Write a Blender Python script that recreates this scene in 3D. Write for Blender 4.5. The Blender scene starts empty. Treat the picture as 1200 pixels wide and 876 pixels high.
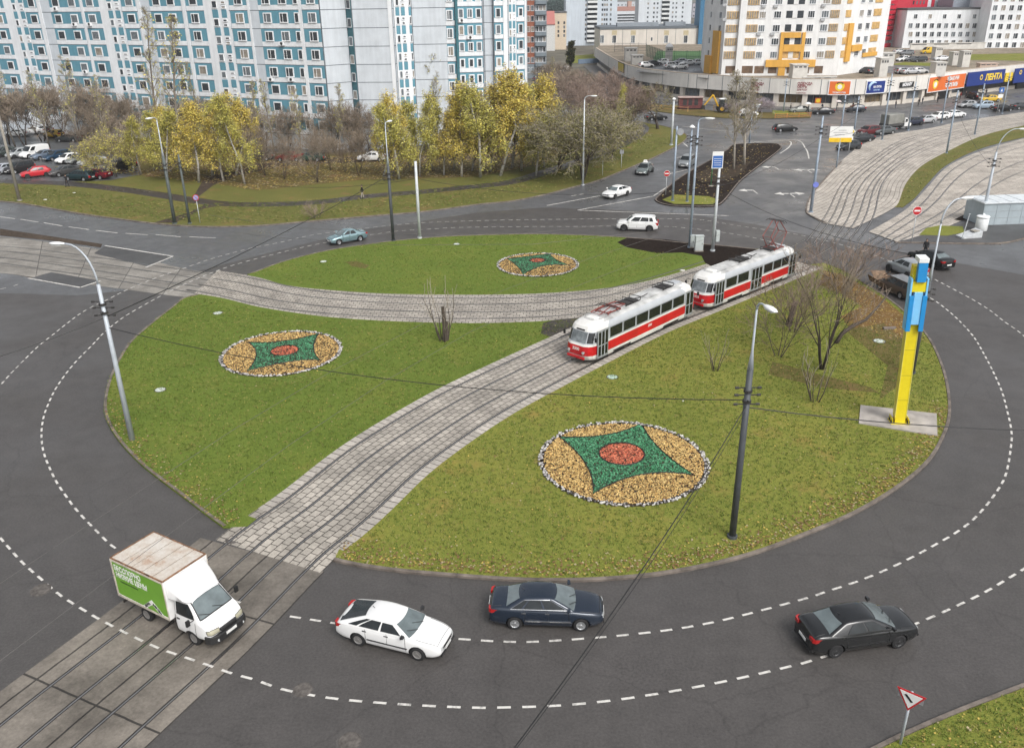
import bpy, bmesh, math, random
from mathutils import Vector, Matrix, geometry
R=math.radians
rng=random.Random(7)
SC=bpy.context.scene
COL=SC.collection
# ------------------------------------------------------------------ camera model (real drone position, ~24 m up)
CF,CH,PITCH,ROLL=1000.0,23.8,R(23.89),0.015
_cs,_cc=math.sin(PITCH),math.cos(PITCH)
_r0=Vector((1,0,0)); _f0=Vector((0,_cc,-_cs)); _u0=Vector((0,_cs,_cc))
_cr=_r0*math.cos(ROLL)-_u0*math.sin(ROLL); _cu=_r0*math.sin(ROLL)+_u0*math.cos(ROLL)
CAMP=Vector((0,0,CH))
def at(px,py,z=0.0):
    d=_f0+_cr*((px-600)/CF)+_cu*((438-py)/CF)
    t=(z-CH)/d.z
    p=CAMP+d*t
    return Vector((p.x,p.y,z))
def at_y(px,py,Y):
    d=_f0+_cr*((px-600)/CF)+_cu*((438-py)/CF)
    return CAMP+d*(Y/d.y)
def proj(p):
    d=Vector(p)-CAMP; z=d.dot(_f0)
    return (600+CF*d.dot(_cr)/z, 438-CF*d.dot(_cu)/z)
def height(bx,by,ty,z0=0):
    b=at(bx,by,z0); lo,hi=0.0,120.0
    for _ in range(50):
        m=(lo+hi)/2
        if proj((b.x,b.y,m))[1]>ty: lo=m
        else: hi=m
    return lo
def W(pts,z=0.0): return [at(x,y,z) for x,y in pts]

cam=bpy.data.cameras.new("camera"); co=bpy.data.objects.new("camera",cam); COL.objects.link(co)
cam.sensor_fit='HORIZONTAL'; cam.sensor_width=36; cam.lens=CF/1200*36; cam.clip_start=.5; cam.clip_end=6000
mw=Matrix.Identity(4)
for i in range(3):
    mw[i][0]=_cr[i]; mw[i][1]=_cu[i]; mw[i][2]=-_f0[i]; mw[i][3]=CAMP[i]
co.matrix_world=mw; SC.camera=co
# ------------------------------------------------------------------ light
wd=bpy.data.worlds.new("World"); SC.world=wd; wd.use_nodes=True
nt=wd.node_tree; nt.nodes.clear()
sky=nt.nodes.new('ShaderNodeTexSky'); sky.sky_type='NISHITA'; sky.sun_disc=False
sky.sun_elevation=R(48); sky.sun_rotation=R(150); sky.air_density=1.0; sky.dust_density=4.0; sky.ozone_density=1.0
hs=nt.nodes.new('ShaderNodeHueSaturation'); hs.inputs['Saturation'].default_value=.22
bg=nt.nodes.new('ShaderNodeBackground'); bg.inputs['Strength'].default_value=.13
ou=nt.nodes.new('ShaderNodeOutputWorld')
nt.links.new(sky.outputs[0],hs.inputs['Color']); nt.links.new(hs.outputs[0],bg.inputs[0]); nt.links.new(bg.outputs[0],ou.inputs[0])
sl=bpy.data.lights.new("sun",'SUN'); sl.energy=1.2; sl.angle=R(25); sl.color=(1,.97,.93)
so=bpy.data.objects.new("sun",sl); COL.objects.link(so)
# sun from behind-right of the camera, high
_el,_az=R(48),R(150)
sd=Vector((math.sin(_az)*math.cos(_el),math.cos(_az)*math.cos(_el),math.sin(_el)))
so.rotation_euler=sd.to_track_quat('Z','Y').to_euler(); so.location=(30,-40,90)
SC.view_settings.view_transform='Standard'; SC.view_settings.look='None'; SC.view_settings.exposure=0.55; SC.view_settings.gamma=1
SC.cycles.use_denoising=True
try: SC.cycles.denoiser='OPENIMAGEDENOISE'
except Exception: pass
SC.cycles.max_bounces=5; SC.cycles.diffuse_bounces=2; SC.cycles.glossy_bounces=2; SC.cycles.transmission_bounces=2
SC.cycles.caustics_reflective=False; SC.cycles.caustics_refractive=False
# ------------------------------------------------------------------ materials
_M={}
def srgb(r,g,b):
    f=lambda c:(c/255/12.92) if c/255<=.04045 else ((c/255+.055)/1.055)**2.4
    return (f(r),f(g),f(b))
class N:
    def __init__(s,m):
        m.use_nodes=True; s.t=m.node_tree; s.b=s.t.nodes['Principled BSDF']
    def n(s,ty,**kw):
        x=s.t.nodes.new('ShaderNode'+ty)
        for k,v in kw.items():
            if k in x.inputs.keys(): x.inputs[k].default_value=v
            else: setattr(x,k,v)
        return x
    def l(s,a,b): s.t.links.new(a,b)
    def noise(s,vec,scale,detail=3,rough=.55):
        x=s.n('TexNoise',Scale=scale,Detail=detail,Roughness=rough); s.l(vec,x.inputs['Vector']); return x.outputs['Fac']
    def ramp(s,fac,stops):
        x=s.n('ValToRGB'); e=x.color_ramp.elements
        while len(e)<len(stops): e.new(.5)
        for i,(p,c) in enumerate(stops):
            e[i].position=p; e[i].color=(*c,1) if len(c)==3 else c
        s.l(fac,x.inputs[0]); return x.outputs[0]
    def mix(s,fac,a,b,mode='MIX'):
        x=s.n('Mix',data_type='RGBA',blend_type=mode)
        for sock,v in ((x.inputs[0],fac),(x.inputs[6],a),(x.inputs[7],b)):
            if hasattr(v,'links'): s.l(v,sock)
            elif isinstance(v,(int,float)): sock.default_value=v
            else: sock.default_value=(*v,1)
        return x.outputs[2]
    def math(s,op,a,b=0.0):
        x=s.n('Math',operation=op)
        for sock,v in ((x.inputs[0],a),(x.inputs[1],b)):
            if hasattr(v,'links'): s.l(v,sock)
            else: sock.default_value=v
        return x.outputs[0]
    def bump(s,h,strength=.3,dist=.02):
        x=s.n('Bump',Strength=strength,Distance=dist); s.l(h,x.inputs['Height']); s.l(x.outputs[0],s.b.inputs['Normal'])
    def pos(s): return s.n('NewGeometry').outputs['Position']
    def obj(s): return s.n('TexCoord').outputs['Object']
    def uv(s): return s.n('TexCoord').outputs['UV']
def mat(name,col,rough=.6,metal=0.0,var=.12,scale=2.5,bump=0.0,spec=.5,coat=0.0,world=False):
    if name in _M: return _M[name]
    m=bpy.data.materials.new(name); k=N(m); b=k.b
    b.inputs['Roughness'].default_value=rough; b.inputs['Metallic'].default_value=metal
    b.inputs['Specular IOR Level'].default_value=spec
    if coat: b.inputs['Coat Weight'].default_value=coat; b.inputs['Coat Roughness'].default_value=.06
    v=k.pos() if world else k.obj()
    f=k.noise(v,scale,4)
    lo=tuple(c*(1-var) for c in col); hi=tuple(min(1,c*(1+var)) for c in col)
    k.l(k.ramp(f,[(.3,lo),(.7,hi)]),b.inputs['Base Color'])
    if bump: k.bump(k.noise(v,scale*6,3),bump,.02)
    _M[name]=m; return m
def emit(name,col,s=1.0):
    if name in _M: return _M[name]
    m=bpy.data.materials.new(name); k=N(m); k.b.inputs['Base Color'].default_value=(*col,1)
    k.b.inputs['Emission Color'].default_value=(*col,1); k.b.inputs['Emission Strength'].default_value=s
    _M[name]=m; return m
# ------------------------------------------------------------------ mesh builder
class MB:
    def __init__(s): s.v=[]; s.f=[]; s.m=[]; s.uv=None
    def add(s,vs,fs,m=0):
        o=len(s.v); s.v.extend([tuple(q) for q in vs]); s.f.extend([tuple(i+o for i in f) for f in fs]); s.m.extend([m]*len(fs)); return s
    def box(s,x0,x1,y0,y1,z0,z1,m=0,T=None):
        vs=[Vector(q) for q in ((x0,y0,z0),(x1,y0,z0),(x1,y1,z0),(x0,y1,z0),(x0,y0,z1),(x1,y0,z1),(x1,y1,z1),(x0,y1,z1))]
        if T: vs=[T@q for q in vs]
        return s.add(vs,[(3,2,1,0),(4,5,6,7),(0,1,5,4),(1,2,6,5),(2,3,7,6),(3,0,4,7)],m)
    def prism(s,poly,z0,z1,m=0,T=None,bottom=True):
        n=len(poly); a=[(p[0],p[1]) for p in poly]
        ar=sum(a[i][0]*a[(i+1)%n][1]-a[(i+1)%n][0]*a[i][1] for i in range(n))
        if ar<0: a.reverse()
        vs=[Vector((x,y,z0)) for x,y in a]+[Vector((x,y,z1)) for x,y in a]
        tri=geometry.tessellate_polygon([[Vector((x,y,0)) for x,y in a]])
        fs=[]
        for t in tri:
            p,q,r=[a[i] for i in t]
            if (q[0]-p[0])*(r[1]-p[1])-(q[1]-p[1])*(r[0]-p[0])<0: t=(t[0],t[2],t[1])
            fs.append(tuple(i+n for i in t))
            if bottom: fs.append((t[0],t[2],t[1]))
        fs+=[(i,(i+1)%n,(i+1)%n+n,i+n) for i in range(n)]
        if T: vs=[T@q for q in vs]
        return s.add(vs,fs,m)
    def tube(s,pts,rad,n=8,m=0,cap=True):
        pts=[Vector(p) for p in pts]
        if isinstance(rad,(int,float)): rad=[rad]*len(pts)
        vs=[]; fs=[]; ref=None
        for i,p in enumerate(pts):
            d=(pts[min(i+1,len(pts)-1)]-pts[max(i-1,0)])
            if d.length<1e-9: d=Vector((0,0,1))
            d.normalize()
            if ref is None: ref=Vector((1,0,0)) if abs(d.x)<.9 else Vector((0,1,0))
            a=(ref-d*ref.dot(d))
            if a.length<1e-5: a=d.orthogonal()
            a.normalize(); b=d.cross(a); ref=a
            for k in range(n):
                t=2*math.pi*k/n; vs.append(p+a*(math.cos(t)*rad[i])+b*(math.sin(t)*rad[i]))
        for i in range(len(pts)-1):
            for k in range(n): fs.append((i*n+k,i*n+(k+1)%n,(i+1)*n+(k+1)%n,(i+1)*n+k))
        if cap: fs.append(tuple(range(n-1,-1,-1))); fs.append(tuple(range((len(pts)-1)*n,len(pts)*n)))
        return s.add(vs,fs,m)
    def ball(s,c,r,n=8,m=0,sz=1.0):
        c=Vector(c); h=n//2+1
        prof=[(math.cos(math.pi*(i/h-.5)),math.sin(math.pi*(i/h-.5))) for i in range(h+1)]
        return s.lathe(prof,c,r,n,m,sz)
    def lathe(s,prof,c=(0,0,0),sc=1.0,n=16,m=0,sz=1.0,cap=True):
        c=Vector(c); vs=[]; fs=[]
        for r,z in prof:
            for k in range(n):
                t=2*math.pi*k/n; vs.append((c.x+sc*r*math.cos(t),c.y+sc*r*math.sin(t),c.z+sc*z*sz))
        for i in range(len(prof)-1):
            for k in range(n): fs.append((i*n+k,i*n+(k+1)%n,(i+1)*n+(k+1)%n,(i+1)*n+k))
        if cap: fs.append(tuple(range(n-1,-1,-1))); fs.append(tuple(range((len(prof)-1)*n,len(prof)*n)))
        return s.add(vs,fs,m)
    def disc(s,c,axis,r0,w,n=16,m=0):
        "solid cylinder along axis, centre c, radius r0, width w"
        c=Vector(c); a=Vector(axis).normalized()
        return s.tube([c-a*w/2,c+a*w/2],r0,n,m)
    def mesh(s,name,mats,smooth=False):
        me=bpy.data.meshes.new(name); me.from_pydata(s.v,[],s.f)
        for q in (mats if isinstance(mats,(list,tuple)) else [mats]): me.materials.append(q)
        if any(s.m): me.polygons.foreach_set('material_index',s.m)
        if smooth: me.polygons.foreach_set('use_smooth',[True]*len(me.polygons))
        if s.uv: 
            ul=me.uv_layers.new(name='UVMap')
            ul.data.foreach_set('uv',[c for p in me.polygons for vi in p.vertices for c in s.uv[vi]])
        me.update(); return me
    def build(s,name,mats,parent=None,smooth=False,loc=None,rz=0.0,bevel=0.0):
        o=bpy.data.objects.new(name,s.mesh(name,mats,smooth)); COL.objects.link(o)
        if loc is not None: o.location=loc
        o.rotation_euler.z=rz
        if parent: o.parent=parent
        if bevel:
            b=o.modifiers.new('b','BEVEL'); b.width=bevel; b.segments=2; b.limit_method='ANGLE'
        return o
def place(me,name,parent=None,loc=(0,0,0),rz=0.0,sc=None):
    o=bpy.data.objects.new(name,me); COL.objects.link(o); o.location=loc; o.rotation_euler.z=rz
    if sc: o.scale=(sc,sc,sc) if isinstance(sc,(int,float)) else sc
    if parent: o.parent=parent
    return o
def tag(o,label=None,cat=None,group=None,kind=None):
    if label: o['label']=label
    if cat: o['category']=cat
    if group: o['group']=group
    if kind: o['kind']=kind
    return o
def thing(name,label,cat,loc=(0,0,0),rz=0.0,group=None):
    o=bpy.data.objects.new(name,None); COL.objects.link(o); o.location=loc; o.rotation_euler.z=rz; o.empty_display_size=.3
    return tag(o,label,cat,group)
def struct(o): o['kind']='structure'; return o
def copy_tree(o,parent=None):
    c=o.copy(); COL.objects.link(c)
    if parent: c.parent=parent
    for ch in o.children: copy_tree(ch,c)
    return c
def smoothline(pts,step=.5,closed=False):
    "Catmull-Rom through world points, resampled at about step metres"
    P=[Vector(p) for p in pts]; n=len(P); out=[]
    for i in range(n if closed else n-1):
        if closed: a,b,c,d=P[(i-1)%n],P[i],P[(i+1)%n],P[(i+2)%n]
        else: a,b,c,d=P[max(i-1,0)],P[i],P[i+1],P[min(i+2,n-1)]
        k=max(1,int((c-b).length/step))
        for j in range(k):
            t=j/k
            out.append(.5*((2*b)+(-a+c)*t+(2*a-5*b+4*c-d)*t*t+(-a+3*b-3*c+d)*t**3))
    if not closed: out.append(P[-1])
    return out
def left_of(pts,i):
    d=pts[min(i+1,len(pts)-1)]-pts[max(i-1,0)]; d.z=0; d.normalize(); return Vector((-d.y,d.x,0))
def offset(pts,o): return [p+left_of(pts,i)*o for i,p in enumerate(pts)]
def ribbon(pts,o0,o1,z,name,m,uvs=1.0,ncross=1):
    "flat strip along pts between side offsets; z number or function of arc length"
    b=MB(); b.uv=[]; L=0
    for i,p in enumerate(pts):
        if i: L+=(p-pts[i-1]).length
        l=left_of(pts,i); zz=z(L) if callable(z) else z
        for k in range(ncross+1):
            o=o0+(o1-o0)*k/ncross; q=p+l*o; b.v.append((q.x,q.y,zz)); b.uv.append((L*uvs,o*uvs))
    n=ncross+1
    for i in range(len(pts)-1):
        for k in range(ncross): b.f.append((i*n+k,(i+1)*n+k,(i+1)*n+k+1,i*n+k+1)); b.m.append(0)
    fs=[]
    for f in b.f:
        a,c,d=[Vector(b.v[i]) for i in f[:3]]
        fs.append(f if (c-a).cross(d-a).z>0 else tuple(reversed(f)))
    b.f=fs
    return b.build(name,m)
def strip2(Lp,Rp,z,name,m,n=60):
    def res(P):
        d=[0]
        for i in range(1,len(P)): d.append(d[-1]+(P[i]-P[i-1]).length)
        out=[]; j=0
        for i in range(n+1):
            s=d[-1]*i/n
            while j<len(P)-2 and d[j+1]<s: j+=1
            t=(s-d[j])/max(1e-6,d[j+1]-d[j]); out.append(P[j].lerp(P[j+1],min(1,t)))
        return out
    A=res(smoothline(Lp,.6)); B=res(smoothline(Rp,.6)); b=MB(); b.uv=[]; L=0
    for i in range(n+1):
        if i: L+=((A[i]-A[i-1]).length+(B[i]-B[i-1]).length)/2
        w=(A[i]-B[i]).length
        for k in range(5):
            q=A[i].lerp(B[i],k/4); b.v.append((q.x,q.y,z)); b.uv.append((L,w*k/4))
    for i in range(n):
        for k in range(4): b.f.append((i*5+k,i*5+k+1,i*5+k+6,i*5+k+5)); b.m.append(0)
    a,c,d=[Vector(b.v[i]) for i in b.f[0][:3]]
    if (c-a).cross(d-a).z<0: b.f=[tuple(reversed(f)) for f in b.f]
    return b.build(name,m)
def sheet(poly,z,name,m,side=0.0):
    b=MB(); b.prism(poly,z-side if side else z-.001,z,bottom=False)
    return b.build(name,m)
# ------------------------------------------------------------------ ground materials
def asphalt(name,base,wet=.5,spread=.24,wear=False):
    m=bpy.data.materials.new(name); k=N(m); p=k.pos()
    big=k.noise(p,.09,5,.6); mid=k.noise(p,.8,4,.6); fine=k.noise(p,9,3,.8)
    mp=k.n('Mapping'); mp.inputs['Scale'].default_value=(.35,.35,1); k.l(p,mp.inputs[0])
    streak=k.noise(mp.outputs[0],2.2,6,.65)
    s=lambda f:tuple(c*f for c in base)
    c=k.ramp(big,[(.3,s(1-spread)),(.5,s(1)),(.72,s(1+spread*1.5))])
    c=k.mix(.5,c,k.ramp(mid,[(.25,s(.72)),(.75,s(1.3))]))
    c=k.mix(.5,c,k.ramp(fine,[(.3,s(.35)),(.7,s(1.75))]))
    c=k.mix(.22,c,k.ramp(streak,[(.35,s(.65)),(.65,s(1.5))]))
    # sealed cracks
    vo=k.n('TexVoronoi',feature='DISTANCE_TO_EDGE',Scale=.11); wv=k.n('Vector Math'.replace(' ',''),operation='ADD')
    nz=k.n('TexNoise',Scale=.9,Detail=5); k.l(p,nz.inputs['Vector']); k.l(p,wv.inputs[0]); k.l(nz.outputs['Color'],wv.inputs[1]); k.l(wv.outputs[0],vo.inputs['Vector'])
    cr=k.ramp(vo.outputs['Distance'],[(.0,(.55,.55,.55)),(.006,(1,1,1))])
    c=k.mix(.45,c,k.mix(1.0,c,cr,'MULTIPLY'))
    if wear:
        sx=k.n('SeparateXYZ'); k.l(k.uv(),sx.inputs[0]); av=k.math('ABSOLUTE',sx.outputs['Y'])
        lf=k.n('TexNoise',Scale=.12,Detail=3); k.l(p,lf.inputs['Vector'])
        w=k.math('MULTIPLY',k.ramp(av,[(.05,(1,1,1)),(.62,(0,0,0))]),k.ramp(lf.outputs['Fac'],[(.36,(.15,.15,.15)),(.62,(1,1,1))]))
        c=k.mix(w,c,k.mix(1.0,c,(.68,.67,.66),'MULTIPLY'))
    k.l(c,k.b.inputs['Base Color'])
    k.l(k.ramp(k.noise(p,.13,4,.6),[(.35,(.30+.2*(1-wet),)*3),(.65,(.62,)*3)]),k.b.inputs['Roughness'])
    k.b.inputs['Specular IOR Level'].default_value=.42
    k.bump(fine,.25,.012)
    return m
ASPH=asphalt('asphalt_ring',(.071,.066,.063),.6)
ASPHW=asphalt('asphalt_wheel_track',(.071,.066,.063),.6,wear=True)
ASPH2=asphalt('asphalt_worn_sheen',(.098,.099,.102),1.35)  # worn asphalt; wet sky sheen also put into its pale bluish colour
ASPH3=asphalt('asphalt_patch',(.064,.063,.063),.5)
def grassmat(name,g,yellow=.35):
    m=bpy.data.materials.new(name); k=N(m); p=k.pos()
    big=k.noise(p,.16,4,.6); mid=k.noise(p,.7,5,.7); fine=k.noise(p,9,3,.75); vf=k.noise(p,34,2,.7)
    d=(g[0]*.62,g[1]*.66,g[2]*.6); y=(g[0]*1.75,g[1]*1.22,g[2]*1.45); br=(g[0]*1.75,g[1]*.98,g[2]*1.7)
    c=k.ramp(mid,[(.3,d),(.5,g),(.72,y)])
    c=k.mix(.6,c,k.ramp(big,[(.36,(g[0]*.5,g[1]*.62,g[2]*.5)),(.52,g),(.66,y)]))
    c=k.mix(.45,c,k.ramp(fine,[(.32,tuple(q*.6 for q in g)),(.5,g),(.7,tuple(q*1.45 for q in y))]))
    c=k.mix(.4,c,k.ramp(vf,[(.3,tuple(q*.35 for q in g)),(.72,tuple(q*1.8 for q in g))]))
    c=k.mix(k.ramp(k.noise(p,.33,5,.65),[(.56,(0,0,0)),(.75,(yellow,)*3)]),c,br)
    k.l(c,k.b.inputs['Base Color']); k.b.inputs['Roughness'].default_value=.85; k.b.inputs['Specular IOR Level'].default_value=.15
    k.bump(fine,.6,.06)
    return m
GRASS=grassmat('lawn_grass',(.112,.160,.026))
GRASS2=grassmat('lawn_grass_dry',(.172,.192,.037),.7)
GRASS3=grassmat('bank_grass',(.125,.128,.034),1.0)
GRASSW=grassmat('wood_floor',(.125,.105,.035),.8)
def soil(name,c,f=1.0):
    m=bpy.data.materials.new(name); k=N(m); p=k.pos(); a=k.noise(p,4*f,5,.7); b=k.noise(p,.5*f,4,.6)
    x=k.ramp(a,[(.3,tuple(q*.45 for q in c)),(.55,c),(.75,tuple(q*2.1 for q in c))])
    k.l(k.mix(.4,x,k.ramp(b,[(.3,tuple(q*.6 for q in c)),(.7,tuple(q*1.6 for q in c))])),k.b.inputs['Base Color'])
    k.b.inputs['Roughness'].default_value=.95; k.b.inputs['Specular IOR Level'].default_value=.08; k.bump(a,.8,.12); return m
SOILD=soil('soil_dark',(.020,.014,.011)); SOILB=soil('soil_brown',(.026,.019,.015),.8); SOILO=soil('soil_leafy',(.19,.115,.045),1.5); SOILM=soil('soil_mulch',(.055,.042,.030),1.2)
def pavers(name,c1,c2,mort,bw,bh,ms,stain=.3,off=.5):
    m=bpy.data.materials.new(name); k=N(m); uv=k.uv()
    wob=k.n('TexNoise',Scale=1.3,Detail=2); k.l(uv,wob.inputs['Vector'])
    va=k.n('VectorMath',operation='MULTIPLY_ADD'); va.inputs[1].default_value=(.05,.05,0); k.l(wob.outputs['Color'],va.inputs[0]); k.l(uv,va.inputs[2])
    br=k.n('TexBrick',offset=off); br.inputs['Scale'].default_value=1; br.inputs['Brick Width'].default_value=bw; br.inputs['Row Height'].default_value=bh
    br.inputs['Mortar Size'].default_value=ms; br.inputs['Mortar Smooth'].default_value=.25; br.inputs['Bias'].default_value=0
    br.inputs['Color1'].default_value=(*c1,1); br.inputs['Color2'].default_value=(*c2,1); br.inputs['Mortar'].default_value=(*mort,1)
    k.l(va.outputs[0],br.inputs['Vector'])
    p=k.pos(); st=k.ramp(k.noise(p,.35,6,.7),[(.35,(1-stain,)*3),(.62,(1.06,)*3)]); sp=k.ramp(k.noise(p,7,4,.7),[(.3,(.72,)*3),(.7,(1.2,)*3)])
    c=k.mix(1.0,br.outputs['Color'],st,'MULTIPLY'); c=k.mix(.8,c,k.mix(1.0,c,sp,'MULTIPLY'))
    k.l(c,k.b.inputs['Base Color']); k.b.inputs['Roughness'].default_value=.7; k.b.inputs['Specular IOR Level'].default_value=.3
    k.bump(br.outputs['Fac'],-.5,.02) if False else k.bump(k.math('SUBTRACT',1.0,br.outputs['Fac']),.5,.03)
    return m
PAVE=pavers('track_pavers',(.46,.42,.365),(.345,.315,.275),(.065,.058,.05),.54,.44,.026,.3)
PAVEB=pavers('yard_pavers',(.53,.48,.42),(.42,.38,.33),(.15,.13,.115),3.2,.62,.035,.3)
SLAB=pavers('crossing_slabs',(.225,.20,.17),(.175,.157,.136),(.055,.05,.045),6.1,3.2,.05,.5,.0)
SLABL=pavers('crossing_slabs_pale',(.30,.28,.25),(.235,.22,.197),(.07,.065,.06),6.2,3.1,.05,.4,.0)
def wornpaint():
    m=bpy.data.materials.new('road_paint'); k=N(m); p=k.pos(); a=k.noise(p,5,5,.75); b=k.noise(p,.35,3,.6)
    f=k.ramp(k.math('ADD',a,k.math('MULTIPLY',b,.5)),[(.72,(0,0,0)),(.86,(.45,.45,.45)),(1.0,(.9,.9,.9))])
    k.l(k.mix(f,(.62,.60,.56),(.12,.115,.11)),k.b.inputs['Base Color']); k.b.inputs['Roughness'].default_value=.65; return m
WHITEP=wornpaint()
STEEL=mat('rail_steel',(.42,.41,.40),.3,.9,var=.1); GROOVE=mat('rail_groove',(.030,.027,.025),.8)
KERB=mat('kerb_stone',(.155,.13,.11),.85,var=.45,scale=1.6,bump=.3,world=True)
# ------------------------------------------------------------------ ground sheet and roads
g=MB(); g.box(-2500,2500,-300,5200,-.6,-.05); struct(g.build('ground',soil('far_ground',(.14,.13,.105),.02)))
struct(sheet([(-140,-40),(140,-40),(230,260),(60,265),(-140,260)],0,'road_base',ASPH2))
# darker resurfaced ring carriageway
RING=[(-500,342),(-100,342),(30,344),(90,346),(150,340),(230,318),(300,300),(420,270),(560,249),(640,243),(720,246),(800,250),(880,262),(960,278),(1040,292),(1110,306),(1200,322),(1270,340),(1500,480),(1500,700),(1250,1000),(600,1100),(-400,1050)]
struct(sheet(W(RING,.004),.004,'road',ASPH))
# ------------------------------------------------------------------ main tram track: path of its right-hand paving edge, then centre line
_Redge=W([(30,1020),(100,940),(165,876),(300,750),(383,662),(415.5,638),(460,598),(501,557),(550,520),(600,486.5),(650,459),(700,432.5),(780,391.6),(838,367.6),(889,346.5),(940,325),(975,309),(1005,291)])
_Rs=smoothline(_Redge,.6)
for _ in range(6): _Rs=[_Rs[0]]+[(_Rs[i-1]+_Rs[i]*2+_Rs[i+1])/4 for i in range(1,len(_Rs)-1)]+[_Rs[-1]]
MAIN=offset(_Rs,3.1)
def arc_index(pts,px,py):
    q=at(px,py); return min(range(len(pts)),key=lambda i:(pts[i]-q).length)
i0=arc_index(MAIN,318,650); i1=arc_index(MAIN,945,310)
def subs(pts,a,b): return pts[a:b+1]
PZ=.104
struct(ribbon(subs(MAIN,0,i0),-3.25,3.9,.008,'crossing',SLAB,1.0,6))
struct(ribbon(subs(MAIN,i0,i1),-3.1,3.1,lambda L: .012+(PZ-.012)*min(1,L/2.0),'tram_track_bed',PAVE,1.0,8))
RZ0=i0
def zt(i):
    if i<i0: return .008
    L=sum((MAIN[j]-MAIN[j-1]).length for j in range(i0+1,min(i,i0+8)+1))
    return .012+(PZ-.012)*min(1,L/2.0)
def rails(pts,offs,zf,name,w=.055):
    a=MB()
    for o in offs:
        P=offset(pts,o)
        for (e0,e1,dz,mi) in ((-.085,.085,.003,1),(-w/2-.015,w/2-.015,.006,0)):
            s0=len(a.v)
            for i,p in enumerate(P):
                l=left_of(pts,i); z=(zf(i) if callable(zf) else zf)+dz
                q0=p+l*e0; q1=p+l*e1; a.v+= [(q0.x,q0.y,z),(q1.x,q1.y,z)]
            for i in range(len(P)-1): a.f.append((s0+2*i,s0+2*i+2,s0+2*i+3,s0+2*i+1)); a.m.append(mi)
    f=a.f[0]; A,B_,C=[Vector(a.v[i]) for i in f[:3]]
    if (B_-A).cross(C-A).z<0: a.f=[tuple(reversed(f)) for f in a.f]
    return struct(a.build(name,[STEEL,GROOVE]))
i2=arc_index(MAIN,995,285)
rails(subs(MAIN,0,i2),(-2.4,-.88,.88,2.4),lambda i: zt(i) if i<i1 else .012,'tram_rails')
# paving setts beside the outer rails lie crosswise: a pale edge course
EDGE=pavers('edge_setts',(.49,.45,.40),(.38,.35,.31),(.07,.06,.055),.5,1.2,.03,.2,.0)
for s_ in (-1,1): struct(ribbon(subs(MAIN,i0+4,i1),s_*2.56,s_*3.13,PZ+.004,'track_edge_course',EDGE,1.0))
# ------------------------------------------------------------------ branch track through the west lawns
_bt=W([(255,318),(300,325.5),(340,336),(400,342),(460,345.5),(540,346.5),(620,345.5),(690,341),(740,334),(790,322),(850,303)])
_bb=W([(228,345),(262,350.5),(300,360),(345,367.5),(390,373),(450,377),(520,379.5),(580,379.5),(640,377),(700,370),(770,352),(850,325)])
struct(strip2(_bb,_bt,.100,'tram_track_branch',PAVE,70))
_mid=[]
_a=smoothline(_bb,.8); _b=smoothline(_bt,.8)
for i in range(41):
    p=_a[int(i*(len(_a)-1)/40)]; q=_b[int(i*(len(_b)-1)/40)]; _mid.append((p+q)/2)
for _ in range(3): _mid=[_mid[0]]+[(_mid[i-1]+_mid[i]*2+_mid[i+1])/4 for i in range(1,40)]+[_mid[-1]]
rails(smoothline(_mid,.8),(-2.5,-.95,.95,2.5),.1005,'tram_rails')
# concrete bed of the tracks coming in from the left side street
struct(strip2(W([(-60,318),(0,320),(60,328),(130,337),(206,347),(255,351)]),W([(-60,270),(0,277),(60,284),(115,292),(165,302),(222,316),(290,325)]),.010,'tram_crossing_bed',SLABL,40))
_lm=[(p+q)/2 for p,q in zip(W([(-60,318),(0,319),(60,327),(130,337),(206,346),(260,351)]),W([(-60,272),(0,279),(60,286),(115,294),(165,304),(300,327)]))]
rails(smoothline(_lm,.8),(-2.5,-.95,.95,2.5),.012,'tram_rails')
DIRT=soil('dirt_brown',(.075,.058,.045),.6)
struct(sheet(W([(0,268),(40,274),(120,286),(118,290),(60,282),(0,276)]),.012,'road_patch',DIRT))
struct(sheet(W([(0,319),(30,324),(55,331),(48,326),(0,306)]),.006,'road_patch',DIRT))
struct(sheet(W([(123,288.5),(202,300.5),(172,312),(110,297)]),.016,'road_patch',ASPH3))
struct(sheet(W([(34,326.5),(94,336.5),(117,329),(60,319)]),.016,'road_patch',ASPH3))
struct(sheet(W([(636,380),(650,376),(705,371),(690,384),(668,394),(650,398),(634,392)]),.107,'track_joint_patch',soil('wet_tar',(.07,.064,.058),1.0)))
# ------------------------------------------------------------------ islands
LAWN_Z=.098
UPPER=[(290,322),(302,318),(320,311),(350,302),(390,293),(430,287),(470,282),(520,278),(570,276),(630,275),(700,277),(760,281),(800,285),(840,288),(880,292),(925,297),(900,312),(850,330),(800,345),(700,350),(600,356),(460,356),(340,346),(300,336)]
WEST=[(262,619),(240,603),(218,586),(190,565),(165,545),(143,522),(128,500),(122,480),(124,460),(130,440),(140,420),(152,402),(168,387),(185,373),(202,360),(215,350),(232,346),(300,352),(390,365),(520,371),(640,371),(720,370),(690,392),(640,402),(590,422),(520,456),(440,510),(360,566),(290,618)]
RIGHT=[(393,655),(420,661),(470,668),(540,674),(600,678),(650,679),(700,678),(760,673),(820,663),(880,648),(940,626),(1000,600),(1050,570),(1085,540),(1103,510),(1110,485),(1108,455),(1100,425),(1085,395),(1060,368),(1035,348),(1010,332),(990,319),(965,309),(940,312),(860,350),(800,376),(700,418),(620,460),(560,500),(500,545),(450,590),(400,640)]
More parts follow.
